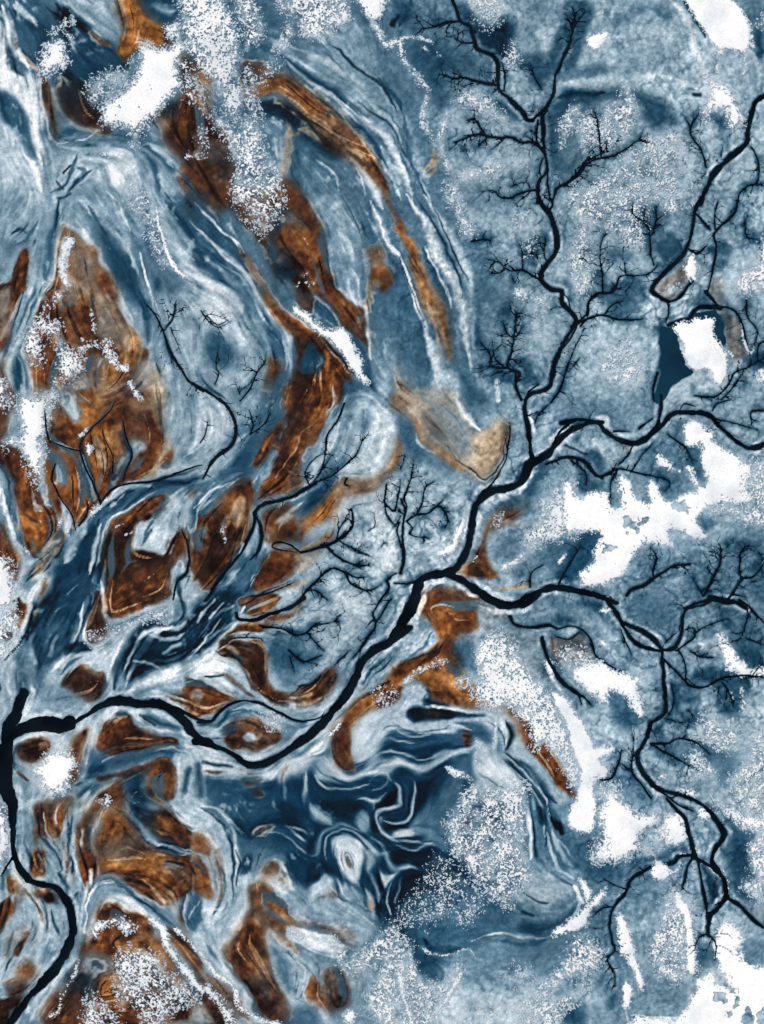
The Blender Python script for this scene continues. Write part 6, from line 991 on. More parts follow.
def win(p, m):
    x0 = int(max(0, math.floor(p[:, 0].min() - m) + PAD)); x1 = int(min(W, math.ceil(p[:, 0].max() + m) + PAD + 1))
    y0 = int(max(0, math.floor(p[:, 1].min() - m) + PAD)); y1 = int(min(H, math.ceil(p[:, 1].max() + m) + PAD + 1))
    return x0, x1, y0, y1
def seg_dist(x, y, p, closed, wid=None):
    """distance to a polyline, direction there and (for strokes) local width"""
    best = np.full(x.shape, 1e18, np.float32); dx = np.zeros_like(best); dy = np.zeros_like(best)
    ww = np.zeros_like(best) if wid is not None else None
    n = len(p)
    for i in range(n if closed else n - 1):
        a = p[i]; b = p[(i + 1) % n]; e = b - a; L = float(e @ e)
        if L < 1e-9: continue
        rx = x - a[0]; ry = y - a[1]
        t = np.clip((rx * e[0] + ry * e[1]) / L, 0, 1)
        d = (rx - t * e[0]) ** 2 + (ry - t * e[1]) ** 2
        m = d < best
        best = np.where(m, d, best)
        l = L ** .5
        dx = np.where(m, e[0] / l, dx); dy = np.where(m, e[1] / l, dy)
        if wid is not None: ww = np.where(m, wid[i] + (wid[i + 1] - wid[i]) * t, ww)
    return np.sqrt(best), dx, dy, ww
def inside(x, y, p):
    r = np.zeros(x.shape, bool); n = len(p)
    for i in range(n):
        a = p[i]; b = p[(i + 1) % n]
        if a[1] == b[1]: continue
        c = ((a[1] > y) != (b[1] > y))
        r ^= c & (x < (b[0] - a[0]) * (y - a[1]) / (b[1] - a[1]) + a[0])
    return r
def widths(w, n):
    if len(w) == 1: return np.full(n, w[0], np.float32)
    return np.interp(np.linspace(0, 1, n), np.linspace(0, 1, len(w)), w).astype(np.float32)

# wobble of every outline
WX = 1.7 * noise(19, 1) + 1.1 * noise(7, 2) + .6 * noise(3, 3)
WY = 1.7 * noise(19, 4) + 1.1 * noise(7, 5) + .6 * noise(3, 6)
UX, UY = GX + WX + 1.6 * noise(34, 7), GY + WY + 1.6 * noise(34, 8)

# pass 1: distances and the grain direction of the ice
cache = []; C2 = np.zeros((H, W), np.float32); S2 = np.zeros((H, W), np.float32)
for op in OPS:
    p = op[2]
    if op[0] == 'P':
        m = op[3] + 6
        x0, x1, y0, y1 = win(p, m)
        if x1 <= x0 or y1 <= y0: cache.append(None); continue
        x = UX[y0:y1, x0:x1]; y = UY[y0:y1, x0:x1]
        d, dx, dy, _ = seg_dist(x, y, p, True)
        ins = inside(x, y, p); sd = np.where(ins, d, -d)
        wt = np.exp(-d / 7) * (.6 if max(x1 - x0, y1 - y0) < 220 else .1)
        cache.append((x0, x1, y0, y1, sd, None))
    else:
        w = widths(op[3], len(p))
        if len(p) > 4: w = w * np.interp(np.linspace(0, 1, len(p)), [0, .22, .78, 1], [.25 if op[3][0] > 1.2 else .6, 1, 1, .25 if op[3][-1] > 1.2 else .6]).astype(np.float32)
        m = max(w) + 8
        x0, x1, y0, y1 = win(p, m)
        if x1 <= x0 or y1 <= y0: cache.append(None); continue
        x = UX[y0:y1, x0:x1]; y = UY[y0:y1, x0:x1]
        d, dx, dy, ww = seg_dist(x, y, p, False, w)
        wt = np.exp(-d / 9) * 1.0
        cache.append((x0, x1, y0, y1, d, ww))
    C2[y0:y1, x0:x1] += wt * (dx * dx - dy * dy); S2[y0:y1, x0:x1] += wt * 2 * dx * dy
fx = C2 * 0; fy = C2 * 0
for r, g in ((3, 1.), (10, .6), (30, .3), (80, .1)):
    fx += g * blur(C2, r); fy += g * blur(S2, r)
ang = .5 * np.arctan2(fy, fx + 1e-9) + .35 * fbm(40, 71, 3)
FX, FY = np.cos(ang).astype(np.float32), np.sin(ang).astype(np.float32)
def lic(src, n, raw=False):
    acc = src.copy(); wsum = 1.0
    for sgn in (1, -1):
        px, py = np.meshgrid(np.arange(W, dtype=np.float32), np.arange(H, dtype=np.float32))
        ox, oy = FX * sgn, FY * sgn
        for k in range(n):
            px = np.clip(px + ox, 0, W - 1); py = np.clip(py + oy, 0, H - 1)
            ix = (px + .5).astype(np.int32); iy = (py + .5).astype(np.int32)
            ix = np.minimum(ix, W - 1); iy = np.minimum(iy, H - 1)
            nx, ny = FX[iy, ix], FY[iy, ix]
            f = np.where(nx * ox + ny * oy < 0, -1, 1).astype(np.float32)
            ox, oy = nx * f, ny * f
            wk = 1 - k / n
            acc += wk * src[iy, ix]; wsum += wk
    acc /= wsum
    return acc if raw else acc / (acc.std() + 1e-6)
def lic0(a, n): return lic(a, n, True)
ST1 = lic(noise(1.3, 31) , 12)      # hair-fine streaks
ST2 = lic(noise(3.0, 32), 26)       # bands
ST3 = lic(noise(8.0, 33), 34)       # broad bands
STR = .35 * ST1 + .5 * ST2 + .35 * ST3
BIG = fbm(48, 46, 3); MOT = fbm(14, 41, 4); MOTF = fbm(4, 42, 2); MOTL = fbm(60, 43, 3)

# where the ice is marbled (left, bottom) and where it is mottled (right)
mar = sm(GX + .0 * GY, 400, 330); mar = np.maximum(mar, sm(GY, 690, 740) * sm(GX, 600, 540))
mar = np.maximum(mar, sm(GX, 520, 460) * sm(GY, 430, 380) * sm(GX + (400 - GY) * .3, 440, 400))
mar = blur(mar.astype(np.float32), 16)

RAG = fbm(20, 48, 4)
RGB = np.zeros((H, W, 3), np.float32); RGB[:] = PAL['B']
SILT = np.zeros((H, W), np.float32); OCH = np.zeros((H, W), np.float32)
THIN = sm(fbm(26, 95, 4), .05, .8) * .55
BANKS = []
kind = dict(R=1, U=1, O=1, A=.6, M=.3)
EXX = sm(np.hypot((GX - 400) / 150, (GY - 800) / 110), 1.0, .75)
brk = 1.5 * STR * (.35 + .65 * mar) + .9 * MOTF + .8 * MOT
for op, c in zip(OPS, cache):
    if c is None: continue
    x0, x1, y0, y1, d, ww = c
    b = (brk * (1 - .6 * EXX))[y0:y1, x0:x1]
    if op[0] == 'P':
        soft, o, bank, br = op[3], op[4], op[5], op[6]
        h = max(soft * 1.05, .7)
        if soft > 4: d = d + min(soft * .7, 6.5) * RAG[y0:y1, x0:x1]
        a = sm(d + b * min(br * (1 + soft * .28), 5.0), -h, h) * o
        if bank: BANKS.append((bank, x0, x1, y0, y1, (sm(d, -h, h) > .5)))
    else:
        soft, o, br = op[4], op[5] if False else op[4], op[6]
        o, sf = op[4], op[5]
        r = np.maximum(ww * .5, .45)
        h = np.maximum(r * sf * (1 + np.minimum(r / 6, .8)), .6)
        a = sm(r - d + b * np.minimum(br * (.35 + r * .2), 2.2), -h * .75, h) * o
    k = op[1]; col = PAL[k]
    if k in 'RU': a = a * (1 - THIN[y0:y1, x0:x1])
    A = a[..., None]
    RGB[y0:y1, x0:x1] = RGB[y0:y1, x0:x1] * (1 - A) + col * A
    OCH[y0:y1, x0:x1] = OCH[y0:y1, x0:x1] * (1 - a) + (1.0 if k in 'OA' else 0.0) * a
    SILT[y0:y1, x0:x1] = SILT[y0:y1, x0:x1] * (1 - a) + kind.get(k, 0) * a

# creeks: distance field to each, dark wet halo, pale levee rim
CRK = {}; crack = np.zeros((H, W), np.float32); halo = np.zeros((H, W), np.float32); rim = np.zeros((H, W), np.float32); bed = np.zeros((H, W), np.float32)
rnd = random.Random(5)
lines = []
for name, p, w, twig, hl in CREEKS:
    wv = widths(w, len(p)); wv = wv * np.interp(wv, [0, 3, 6, 9], [.9, .72, .70, .78])
    if max(w) < 5: wv = wv * np.interp(np.linspace(0, 1, len(p)), [0, .75, 1], [1, .92, .5])
    lines.append((name, p, wv.astype(np.float32), hl, 0))
    if twig <= 0 or len(p) < 2 or max(w) > 8: continue
    L = np.concatenate([[0], np.cumsum(np.hypot(*np.diff(p, axis=0).T))])
    n = int(L[-1] * (twig + (.12 if p[:, 0].mean() > 380 else .22 if name in ('inlet', 'left') else .1 if name == 'tree' else 0)) / 2.3 + rnd.random())
    for _ in range(n):
        s = rnd.uniform(.05, 1.0) * L[-1]; i = min(int(np.searchsorted(L, s)), len(p) - 1); i = max(i, 1)
        q = p[i - 1] + (p[i] - p[i - 1]) * ((s - L[i - 1]) / max(L[i] - L[i - 1], 1e-6))
        th = math.atan2(*(p[i] - p[i - 1])[::-1]) + rnd.choice((-1, 1)) * rnd.uniform(.6, 1.25)
        def grow(q, th, ln, w0, dep):
            P_ = [np.array(q, np.float32)]; t = th; bias = rnd.uniform(-.12, .12)
            k = max(3, int(ln / 2.0))
            for j in range(k):
                t += rnd.uniform(-.38, .38) + bias
                P_.append(P_[-1] + 2.0 * np.array([math.cos(t), math.sin(t)], np.float32))
                if dep and j > 1 and ln > 7 and rnd.random() < .2: grow(P_[-1], t + rnd.choice((-1, 1)) * rnd.uniform(.6, 1.0), ln * rnd.uniform(.3, .5), w0 * .75, dep - 1)
            lines.append((name, np.array(P_), widths([w0, w0 * .8, .3], len(P_)), .5, 1))
        grow(q, th, rnd.choice((1, 1, 1.7)) * rnd.uniform(5, 15) * (.75 + .4 * twig), rnd.uniform(.7, 1.15), 2)
for name, p, w, hl, tw in lines:
    m = 22 if not tw else 9
    x0, x1, y0, y1 = win(p, m)
    if x1 <= x0 or y1 <= y0: continue
    x = GX[y0:y1, x0:x1] + .45 * WX[y0:y1, x0:x1]; y = GY[y0:y1, x0:x1] + .45 * WY[y0:y1, x0:x1]
    d, dx, dy, ww = seg_dist(x, y, p, False, w)
    sd = ww * .5 - d
    if not tw: sd = sd + (.16 * MOTF + .14 * MOT + .10 * RAG)[y0:y1, x0:x1] * np.clip(ww, 1, 9) * .55
    if name not in CRK: CRK[name] = np.full((H, W), -50, np.float32)
    CRK[name][y0:y1, x0:x1] = np.maximum(CRK[name][y0:y1, x0:x1], sd)
    reach = 4.5 + 6 * MOT[y0:y1, x0:x1] + w.max() * .5
    hv = np.exp(-np.maximum(d - ww * .5, 0) / np.maximum(reach * .7, 1.2)) * hl * (.75 if not tw else .4)
    halo[y0:y1, x0:x1] = np.maximum(halo[y0:y1, x0:x1], hv)
    if not tw and w.max() > 2.6:
        rm = sm(-sd, .5, 1.6) * sm(-sd, 5.2 + .3 * w.max(), 2.2) * hl * min(1.5, (w.max() / 6) ** 1.5)
        rim[y0:y1, x0:x1] = np.maximum(rim[y0:y1, x0:x1], rm)
    bed[y0:y1, x0:x1] = np.maximum(bed[y0:y1, x0:x1], sm(sd, -2.5, .5))
right = blur(sm(GX, 330, 430).astype(np.float32), 20)
right2 = np.maximum(right, sm(GX, 200, 300) * sm(GY, 480, 540) * sm(GY, 720, 660))
inwater = np.max(np.stack([sm(f, -1.2, .2) for f in CRK.values()]), 0)
# damp dark ground near creeks, mottled
cr_n = 1 - np.abs(fbm(26, 91, 4)) * 7.5; cr_n2 = 1 - np.abs(fbm(15, 92, 3)) * 8
near = blur(np.clip(halo * 1.6, 0, 1), 9)
crack = np.clip(np.maximum(sm(cr_n, .1, .9) * .8, sm(cr_n2, .1, .9) * .6) * sm(near, .10, .42) * right2 * (.5 + .6 * sm(MOTL + .6 * MOT, -.4, .5)) * .38, 0, .7)
RGB = RGB * (1 - crack[..., None]) + np.array([.07, .15, .22], np.float32) * crack[..., None]
moss = sm(fbm(30, 93, 5), .18, .75) * sm(near, .05, .3) * right * .72
RGB = RGB * (1 - moss[..., None]) + np.array([.08, .175, .24], np.float32) * moss[..., None]
hd = np.clip(halo * (.74 + .4 * MOT + .25 * MOTF), 0, .85) * np.maximum(right2, .45)
RGB = RGB * (1 - hd[..., None]) + np.array([.10, .19, .27], np.float32) * hd[..., None]
rmv = np.clip(rim * (.38 + .45 * MOT + .1 * ST2 + .2 * MOTF), 0, .75)
RGB = RGB * (1 - rmv[..., None]) + np.array([.66, .74, .80], np.float32) * rmv[..., None]

# mottled grey-blue ice on the right: veins, blotches, grain
vein = 1 - np.abs(fbm(16, 51, 4)) * 2.2; vein = sm(vein, .45, 1.0)
vein2 = sm(1 - np.abs(fbm(7, 52, 3)) * 2.4, .4, 1.0)
FINE = noise(2.2, 44) + .6 * noise(1.2, 45)
lum = .13 * BIG + 0.05 * MOT + .035 * MOTF + .05 * MOTL - .15 * vein * sm(MOTL, -.3, .4) - .05 * vein2 + .04 * FINE
lumR = lum * right2 * (1 - SILT)
lumL = (.075 * STR + .11 * MOT + .07 * MOTF + .05 * FINE) * (1 - .5 * EXX) * (1 - right2 * .6) * (1 - .45 * SILT)
f = np.exp((lumR * 1.25 + lumL * 1.15))[..., None]
RGB = RGB * f
# pale and dark threads along the silt edges
e = blur(SILT, 2) + .10 * MOTF + .06 * STR
th = (1 - right2) * (1 - inwater)
pt = sm(e, .05, .16) * sm(e, .34, .22) * sm(MOT + .5 * MOTL, -.1, .5) * th * .5
RGB = RGB * (1 - pt[..., None]) + PAL['F'] * pt[..., None]
dt = sm(e, .40, .52) * sm(e, .78, .62) * sm(MOT * -1 + .5 * MOTF, -.3, .4) * th * .4
RGB = RGB * (1 - dt[..., None]) + np.array([.07, .07, .08], np.float32) * dt[..., None]
# silt bleeds into the ice around it in many places
sb = blur(SILT, 6); eb = np.clip(4 * sb * (1 - sb), 0, 1) * sm(fbm(38, 96, 3) + .35 * MOTF, -.35, .45) * (1 - inwater) * .7
for r in (2, 4):
    B_ = np.stack([blur(RGB[..., k], r) for k in range(3)], -1); kk = (eb * .75)[..., None]; RGB = RGB * (1 - kk) + B_ * kk
SILT = SILT * (1 - eb) + sb * eb
ex = EXX
# everything soft has been dragged along by the tide
SM = np.stack([lic0(RGB[..., k], 7) for k in range(3)], -1)
k = ((.3 + .35 * ex) * mar * (1 - .3 * SILT))[..., None]; RGB = RGB * (1 - k) + SM * k
# fine veins drawn through the silt by the current, and slow changes of its colour
VE = lic(noise(1.7, 98), 40); VB = lic(noise(5.5, 99), 40)
vs_ = SILT * (1 - inwater)
tint = .6 * BIG + .5 * MOT
for cnd, c_, o_ in ((sm(tint, .1, .8), (.55, .38, .20), .38), (sm(-tint, .05, .7), (.20, .135, .115), .5), (sm(MOTL - .4 * BIG, .25, .9), (.47, .40, .36), .35)):
    kk = (cnd * o_ * vs_ * (1 - .8 * OCH))[..., None]; RGB = RGB * (1 - kk) + np.array(c_, np.float32) * kk
for cnd, c_, o_ in ((sm(VB + .3 * MOT, 1.25, 1.9) * (1 - OCH), (.20, .36, .46), .7), (sm(-VB + .3 * MOT, 1.35, 1.9) * (1 - OCH), (.08, .07, .075), .6), (sm(VE, 1.7, 2.3), (.72, .66, .58), .55), (sm(-VE, 1.6, 2.2), (.07, .05, .05), .6)):
    kk = (cnd * o_ * vs_)[..., None]; RGB = RGB * (1 - kk) + np.array(c_, np.float32) * kk
SILT = SILT * (1 - .8 * sm(VB + .3 * MOT, 1.25, 1.9))
# silt: grain, dark smears, ochre bleeding
g = SILT * (1 - inwater)
RGB *= np.exp(g * (.15 * MOTF + .17 * MOT + .05 * ST2 + .06 * FINE))[..., None]
oc = sm(MOTL + .5 * MOT, .1, .9) * g * .14
RGB = RGB * (1 - oc[..., None]) + PAL['O'] * oc[..., None]
# white ice hairlines and dark hairlines along the banding
hl_ = sm(ST1 * .5 + ST2 * .7 + .4 * MOTF, 1.5, 2.5) * (1 - right2) * (1 - .9 * ex) * (1 - .7 * SILT) * .3
RGB = RGB * (1 - hl_[..., None]) + PAL['F'] * hl_[..., None]
dk = sm(-(ST1 * .5 + ST2 * .6 + .3 * ST3 + .3 * MOTF), 1.5, 2.5) * (1 - right2) * (1 - .9 * ex) * .4
RGB = RGB * (1 - dk[..., None]) + np.array([.06, .11, .16], np.float32) * dk[..., None]
# crispness
for r, k in ((1, .3), (2, .3), (9, .16)):
    RGB = RGB + k * (RGB - blur(RGB, r))
RGB = np.clip(RGB, .012, .95)
# bring ice and silt back onto their own mineral colours
def ramp(Lm, tab):
    t = np.array(tab, np.float32); return np.stack([np.interp(Lm, t[:, 0], t[:, k] / 255) for k in (1, 2, 3)], -1).astype(np.float32)
RGB = RGB ** (1.06 - .16 * right2[..., None] * (1 - SILT[..., None]))
cc = (.16 * right2 * (1 - SILT))[..., None]; RGB = np.clip(RGB + cc * (RGB - .5) * 1.3 * (1 - np.abs(RGB - .5)), .01, 1)
LUM = RGB @ np.array([.3, .59, .11], np.float32)
LUM = LUM + .055 * (1 - EXX) * (1 - SILT) * (1 - inwater) * sm(LUM, .5, .22) * sm(LUM, .05, .15)
ICE = ramp(LUM, [(0, 2, 5, 9), (.08, 7, 22, 33), (.17, 9, 46, 71), (.27, 31, 70, 94), (.37, 63, 98, 119), (.5, 107, 137, 155), (.62, 144, 167, 181), (.74, 177, 194, 205), (.85, 208, 219, 228), (1, 246, 250, 254)])
BRN = ramp(LUM, [(0, 6, 5, 6), (.08, 24, 18, 17), (.16, 46, 31, 26), (.25, 84, 49, 30), (.36, 122, 77, 41), (.5, 158, 116, 73), (.65, 190, 160, 126), (.8, 212, 196, 176), (1, 246, 244, 240)])
k = (.72 * (1 - SILT))[..., None]; RGB = RGB * (1 - k) + ICE * k
k = (.8 * np.clip(SILT, 0, 1) * (1 - .55 * OCH))[..., None]; RGB = RGB * (1 - k) + BRN * k

# snow: a plan on a grid of half units
W2, H2 = PW * 2 + 4 * 8, PH * 2 + 4 * 8        # 8 units of margin
Q = 8
def up(a):
    """plan field -> half-unit field"""
    xs = (np.arange(W2, dtype=np.float32) * .5 - Q + PAD); ys = (np.arange(H2, dtype=np.float32) * .5 - Q + PAD)
    xi = np.clip(xs.astype(int), 0, W - 2); yi = np.clip(ys.astype(int), 0, H - 2)
    fx_ = xs - xi; fy_ = (ys - yi)[:, None]
    r0 = a[yi][:, xi] * (1 - fx_) + a[yi][:, xi + 1] * fx_; r1 = a[yi + 1][:, xi] * (1 - fx_) + a[yi + 1][:, xi + 1] * fx_
    return (r0 * (1 - fy_) + r1 * fy_).astype(np.float32)
WAT = np.full((H2, W2), -1, np.int16); cnames = list(CRK)
wsd = np.full((H2, W2), -50, np.float32)
for i, n_ in enumerate(cnames):
    u = up(CRK[n_]); m = (u > 0) & (u > wsd); WAT[m] = i; wsd = np.maximum(wsd, u)
PX, PY = UX + 1.5 * RAG + MOTF, UY + 1.5 * MOT - MOTF
pd = inside(PX, PY, POND)
x0, x1, y0, y1 = win(POND, 10); pdd = np.full((H, W), -50, np.float32)
d_, _, _, _ = seg_dist(PX[y0:y1, x0:x1], PY[y0:y1, x0:x1], POND, True)
pdd[y0:y1, x0:x1] = np.where(pd[y0:y1, x0:x1], d_, -d_)
cnames.append('pond'); up_ = up(pdd); WAT[(up_ > 0) & (WAT < 0)] = len(cnames) - 1
# grain for granular snow (0..1, evenly spread)
def even(a):
    s = np.sort(a.ravel()[::37]); return np.interp(a, s, np.linspace(0, 1, len(s))).astype(np.float32)
gr = even(noise(1.6, 61, W2, H2) + .8 * np.random.RandomState(3).rand(H2 // 2 + 1, W2 // 2 + 1).astype(np.float32).repeat(2, 0).repeat(2, 1)[:H2, :W2] + .45 * noise(4, 63, W2, H2) + .35 * noise(14, 67, W2, H2))
gf = noise(9, 64, W2, H2) * .6 + noise(4, 65, W2, H2) * .5 + noise(28, 66, W2, H2) * .5
hole = np.zeros((H, W), bool)
for p in HOLES:
    hole |= inside(UX + 5 * RAG + 3 * MOTF, UY + 5 * MOT - 3 * MOTF, p)
hole2 = up(hole.astype(np.float32)) > .5
MARG = np.zeros((H2, W2), np.float32); LAB = np.full((H2, W2), -1, np.int16); DEP = np.zeros((H2, W2), np.float32)
frost = np.zeros((H, W), np.float32)
ITEMS = []
for sol, lab, shapes in SNOW:
    if '|' in lab:
        for l_, sh in zip(lab.split('|'), shapes): ITEMS.append((sol, l_.strip(), [sh]))
    else: ITEMS.append((sol, lab, shapes))
SNOW = ITEMS
for i, (sol, lab, shapes) in enumerate(SNOW):
    f_ = np.full((H, W), -50, np.float32)
    X0, Y0, X1, Y1 = W, H, 0, 0
    for k, *a in shapes:
        x0, x1, y0, y1 = win(a[0], 12)
        if x1 <= x0 or y1 <= y0: continue
        X0, Y0, X1, Y1 = min(X0, x0), min(Y0, y0), max(X1, x1), max(Y1, y1)
        x = GX[y0:y1, x0:x1] + .8 * WX[y0:y1, x0:x1]; y = GY[y0:y1, x0:x1] + .8 * WY[y0:y1, x0:x1]
        if k == 'P':
            d, _, _, _ = seg_dist(x, y, a[0], True); d = np.where(inside(x, y, a[0]), d, -d)
        else:
            d, _, _, ww = seg_dist(x, y, a[0], False, widths(a[1], len(a[0]))); d = ww * .5 - d
        f_[y0:y1, x0:x1] = np.maximum(f_[y0:y1, x0:x1], d)
    if X1 <= X0: continue
    frost[Y0:Y1, X0:X1] = np.maximum(frost[Y0:Y1, X0:X1], sm(f_[Y0:Y1, X0:X1], -3, 5) * (.35 if sol <= .36 else .95 if sol < .97 else .8) * min(1, .6 + sol * .5))
    jx0, jx1 = max(0, (X0 - PAD + Q) * 2), min(W2, (X1 - PAD + Q) * 2); jy0, jy1 = max(0, (Y0 - PAD + Q) * 2), min(H2, (Y1 - PAD + Q) * 2)
    if jx1 <= jx0 or jy1 <= jy0: continue
    u = up(f_)[jy0:jy1, jx0:jx1]
    edge = float(np.clip(.75 * u.max(), .7, 6.5 if sol < .9 else 2.4))
    u2 = u + gf[jy0:jy1, jx0:jx1] * min(.45 * max(u.max(), 1), 2.2 if sol < .95 else 1.3)
    prob = np.clip(.5 + u2 / (2 * edge), 0, 1) * (sol + (1 - sol) * min(1, max(0, sol - .66) * 7) * sm(u, 2, 8 if sol > .75 else 16))
    on = (gr[jy0:jy1, jx0:jx1] < prob) & (WAT[jy0:jy1, jx0:jx1] < (0 if 'floe' not in lab and 'slivers' not in lab and 'arrow' not in lab else 999)) & ~hole2[jy0:jy1, jx0:jx1]
    LAB[jy0:jy1, jx0:jx1][on] = i
    MARG[jy0:jy1, jx0:jx1][on] = ((prob - gr[jy0:jy1, jx0:jx1]) * 3.2 + 4 * sm(prob, .93, .99))[on]
    DEP[jy0:jy1, jx0:jx1][on] = np.clip(u[on] + 2, 0, 12) * (.35 + .65 * sol)
WAT[LAB >= 0] = -1
# far-flung crumbs of a patch belong to the loose dusting, not to the patch
def lumps(m):
    """8-connected lumps of a mask, numbered from 1"""
    h, w = m.shape
    l = np.where(m, np.arange(1, m.size + 1).reshape(m.shape), 0)
    while True:
        q = np.pad(l, 1); n = l
        for dy in (0, 1, 2):
            for dx in (0, 1, 2): n = np.maximum(n, q[dy:dy + h, dx:dx + w])
        n = np.where(m, n, 0)
        fl = np.concatenate([[0], n.ravel()])
        for _ in range(3): n = fl[n]
        if (n == l).all(): break
        l = n
    return np.unique(l, return_inverse=True)[1].reshape(h, w) + (0 if not m.all() else 1)
def main_piece(m):
    """the biggest cluster of lumps that lie close together (closer than half the larger one's size)"""
    l = lumps(m); k = int(l.max())
    if k <= 1: return m
    jj, ii = np.nonzero(m); v = l[jj, ii] - 1
    lo = np.full((k, 2), 1e9); hi = np.full((k, 2), -1e9); cnt = np.bincount(v, minlength=k)
    for a, t in ((0, jj), (1, ii)):
        np.minimum.at(lo[:, a], v, t); np.maximum.at(hi[:, a], v, t + 1)
    size = (hi - lo).max(1)
    inp = np.zeros(k, bool); inp[np.argmax(cnt)] = True; new = np.nonzero(inp)[0]
    while len(new):
        rest = np.nonzero(~inp)[0]
        if len(rest) == 0: break
        add = np.zeros(len(rest), bool)
        for b in range(0, len(new), 200):
            n_ = new[b:b + 200]
            gap = np.maximum(0, np.maximum(lo[rest][:, None] - hi[n_][None], lo[n_][None] - hi[rest][:, None]))
            add |= ((gap ** 2).sum(-1) ** .5 <= .45 * np.maximum(size[rest][:, None], size[n_][None])).any(1)
        new = rest[add]; inp[new] = True
    o = np.zeros_like(m); o[jj, ii] = inp[v]; return o
DUST = np.zeros((H2, W2), bool)
for i in range(len(SNOW)):
    jj, ii = np.nonzero(LAB == i)
    if len(jj) == 0: continue
    s_ = (slice(jj.min(), jj.max() + 1), slice(ii.min(), ii.max() + 1)); m = LAB[s_] == i
    off = m & ~main_piece(m) if SNOW[i][0] > .36 else m
    LAB[s_][off] = -2; DUST[s_] |= off
fr = np.clip(frost * (.56 + .25 * MOT + .3 * MOTF + .25 * FINE), 0, .8) * (1 - inwater) * (1 - .4 * SILT)
RGB = RGB * (1 - fr[..., None]) + np.array([.70, .775, .83], np.float32) * fr[..., None]

# relief (metres)
Z = .25 * MOTL + .35 * blur(SILT, 5) + .05 * blur(STR, 2) + .05 * blur(MOT, 2)
Z = blur(Z, 3) - .30 * blur(bed, 3)
GRAIN = RGB
# ================= Blender scene =================
U = .25                                   # metres per plan unit
CAM_H = 300.0
scene = bpy.context.scene
col = scene.collection
GAIN = np.array(GAINV, np.float32)        # picture tone -> surface albedo
def alb(rgb, lo=.004, hi=.9): return np.clip(s2l(np.clip(rgb, 0, 1) * 255.0) / GAIN, lo, hi)
def wx(u): return (u - PW / 2) * U
def wy(v): return (PH / 2 - v) * U

def grid_obj(name, X, Y, Zv, colr, mask, mat, smooth=True, extra=None):
    """mesh of the cells of a grid where mask is set (mask is one smaller each way)"""
    jj, ii = np.nonzero(mask)
    if len(jj) == 0: return None
    w = X.shape[1]
    q = np.stack([(jj + 1) * w + ii, (jj + 1) * w + ii + 1, jj * w + ii + 1, jj * w + ii], 1)
    used, inv = np.unique(q.ravel(), return_inverse=True)
    co = np.stack([X.ravel()[used], Y.ravel()[used], Zv.ravel()[used]], 1).astype(np.float32)
    me = bpy.data.meshes.new(name)
    n = len(q)
    me.vertices.add(len(co)); me.vertices.foreach_set('co', co.ravel())
    me.loops.add(n * 4); me.loops.foreach_set('vertex_index', inv.astype(np.int32).ravel())
    me.polygons.add(n); me.polygons.foreach_set('loop_start', np.arange(0, n * 4, 4, dtype=np.int32))
    me.polygons.foreach_set('use_smooth', np.ones(n, bool) if smooth else np.zeros(n, bool))
    me.update(calc_edges=True)
    if colr is not None:
        a = me.attributes.new('tone', 'FLOAT_COLOR', 'POINT')
        c = np.ones((len(used), 4), np.float32); c[:, :3] = colr.reshape(-1, 3)[used]
        a.data.foreach_set('color', c.ravel())
    for k, v in (extra or {}).items():
        a = me.attributes.new(k, 'FLOAT', 'POINT'); a.data.foreach_set('value', np.ascontiguousarray(v.ravel()[used], np.float32))
    me.materials.append(mat)
    o = bpy.data.objects.new(name, me); col.objects.link(o)
    return o
def tag(o, label=None, cat=None, group=None, kind=None):
    if label: o['label'] = label
    if cat: o['category'] = cat
    if group: o['group'] = group
    if kind: o['kind'] = kind

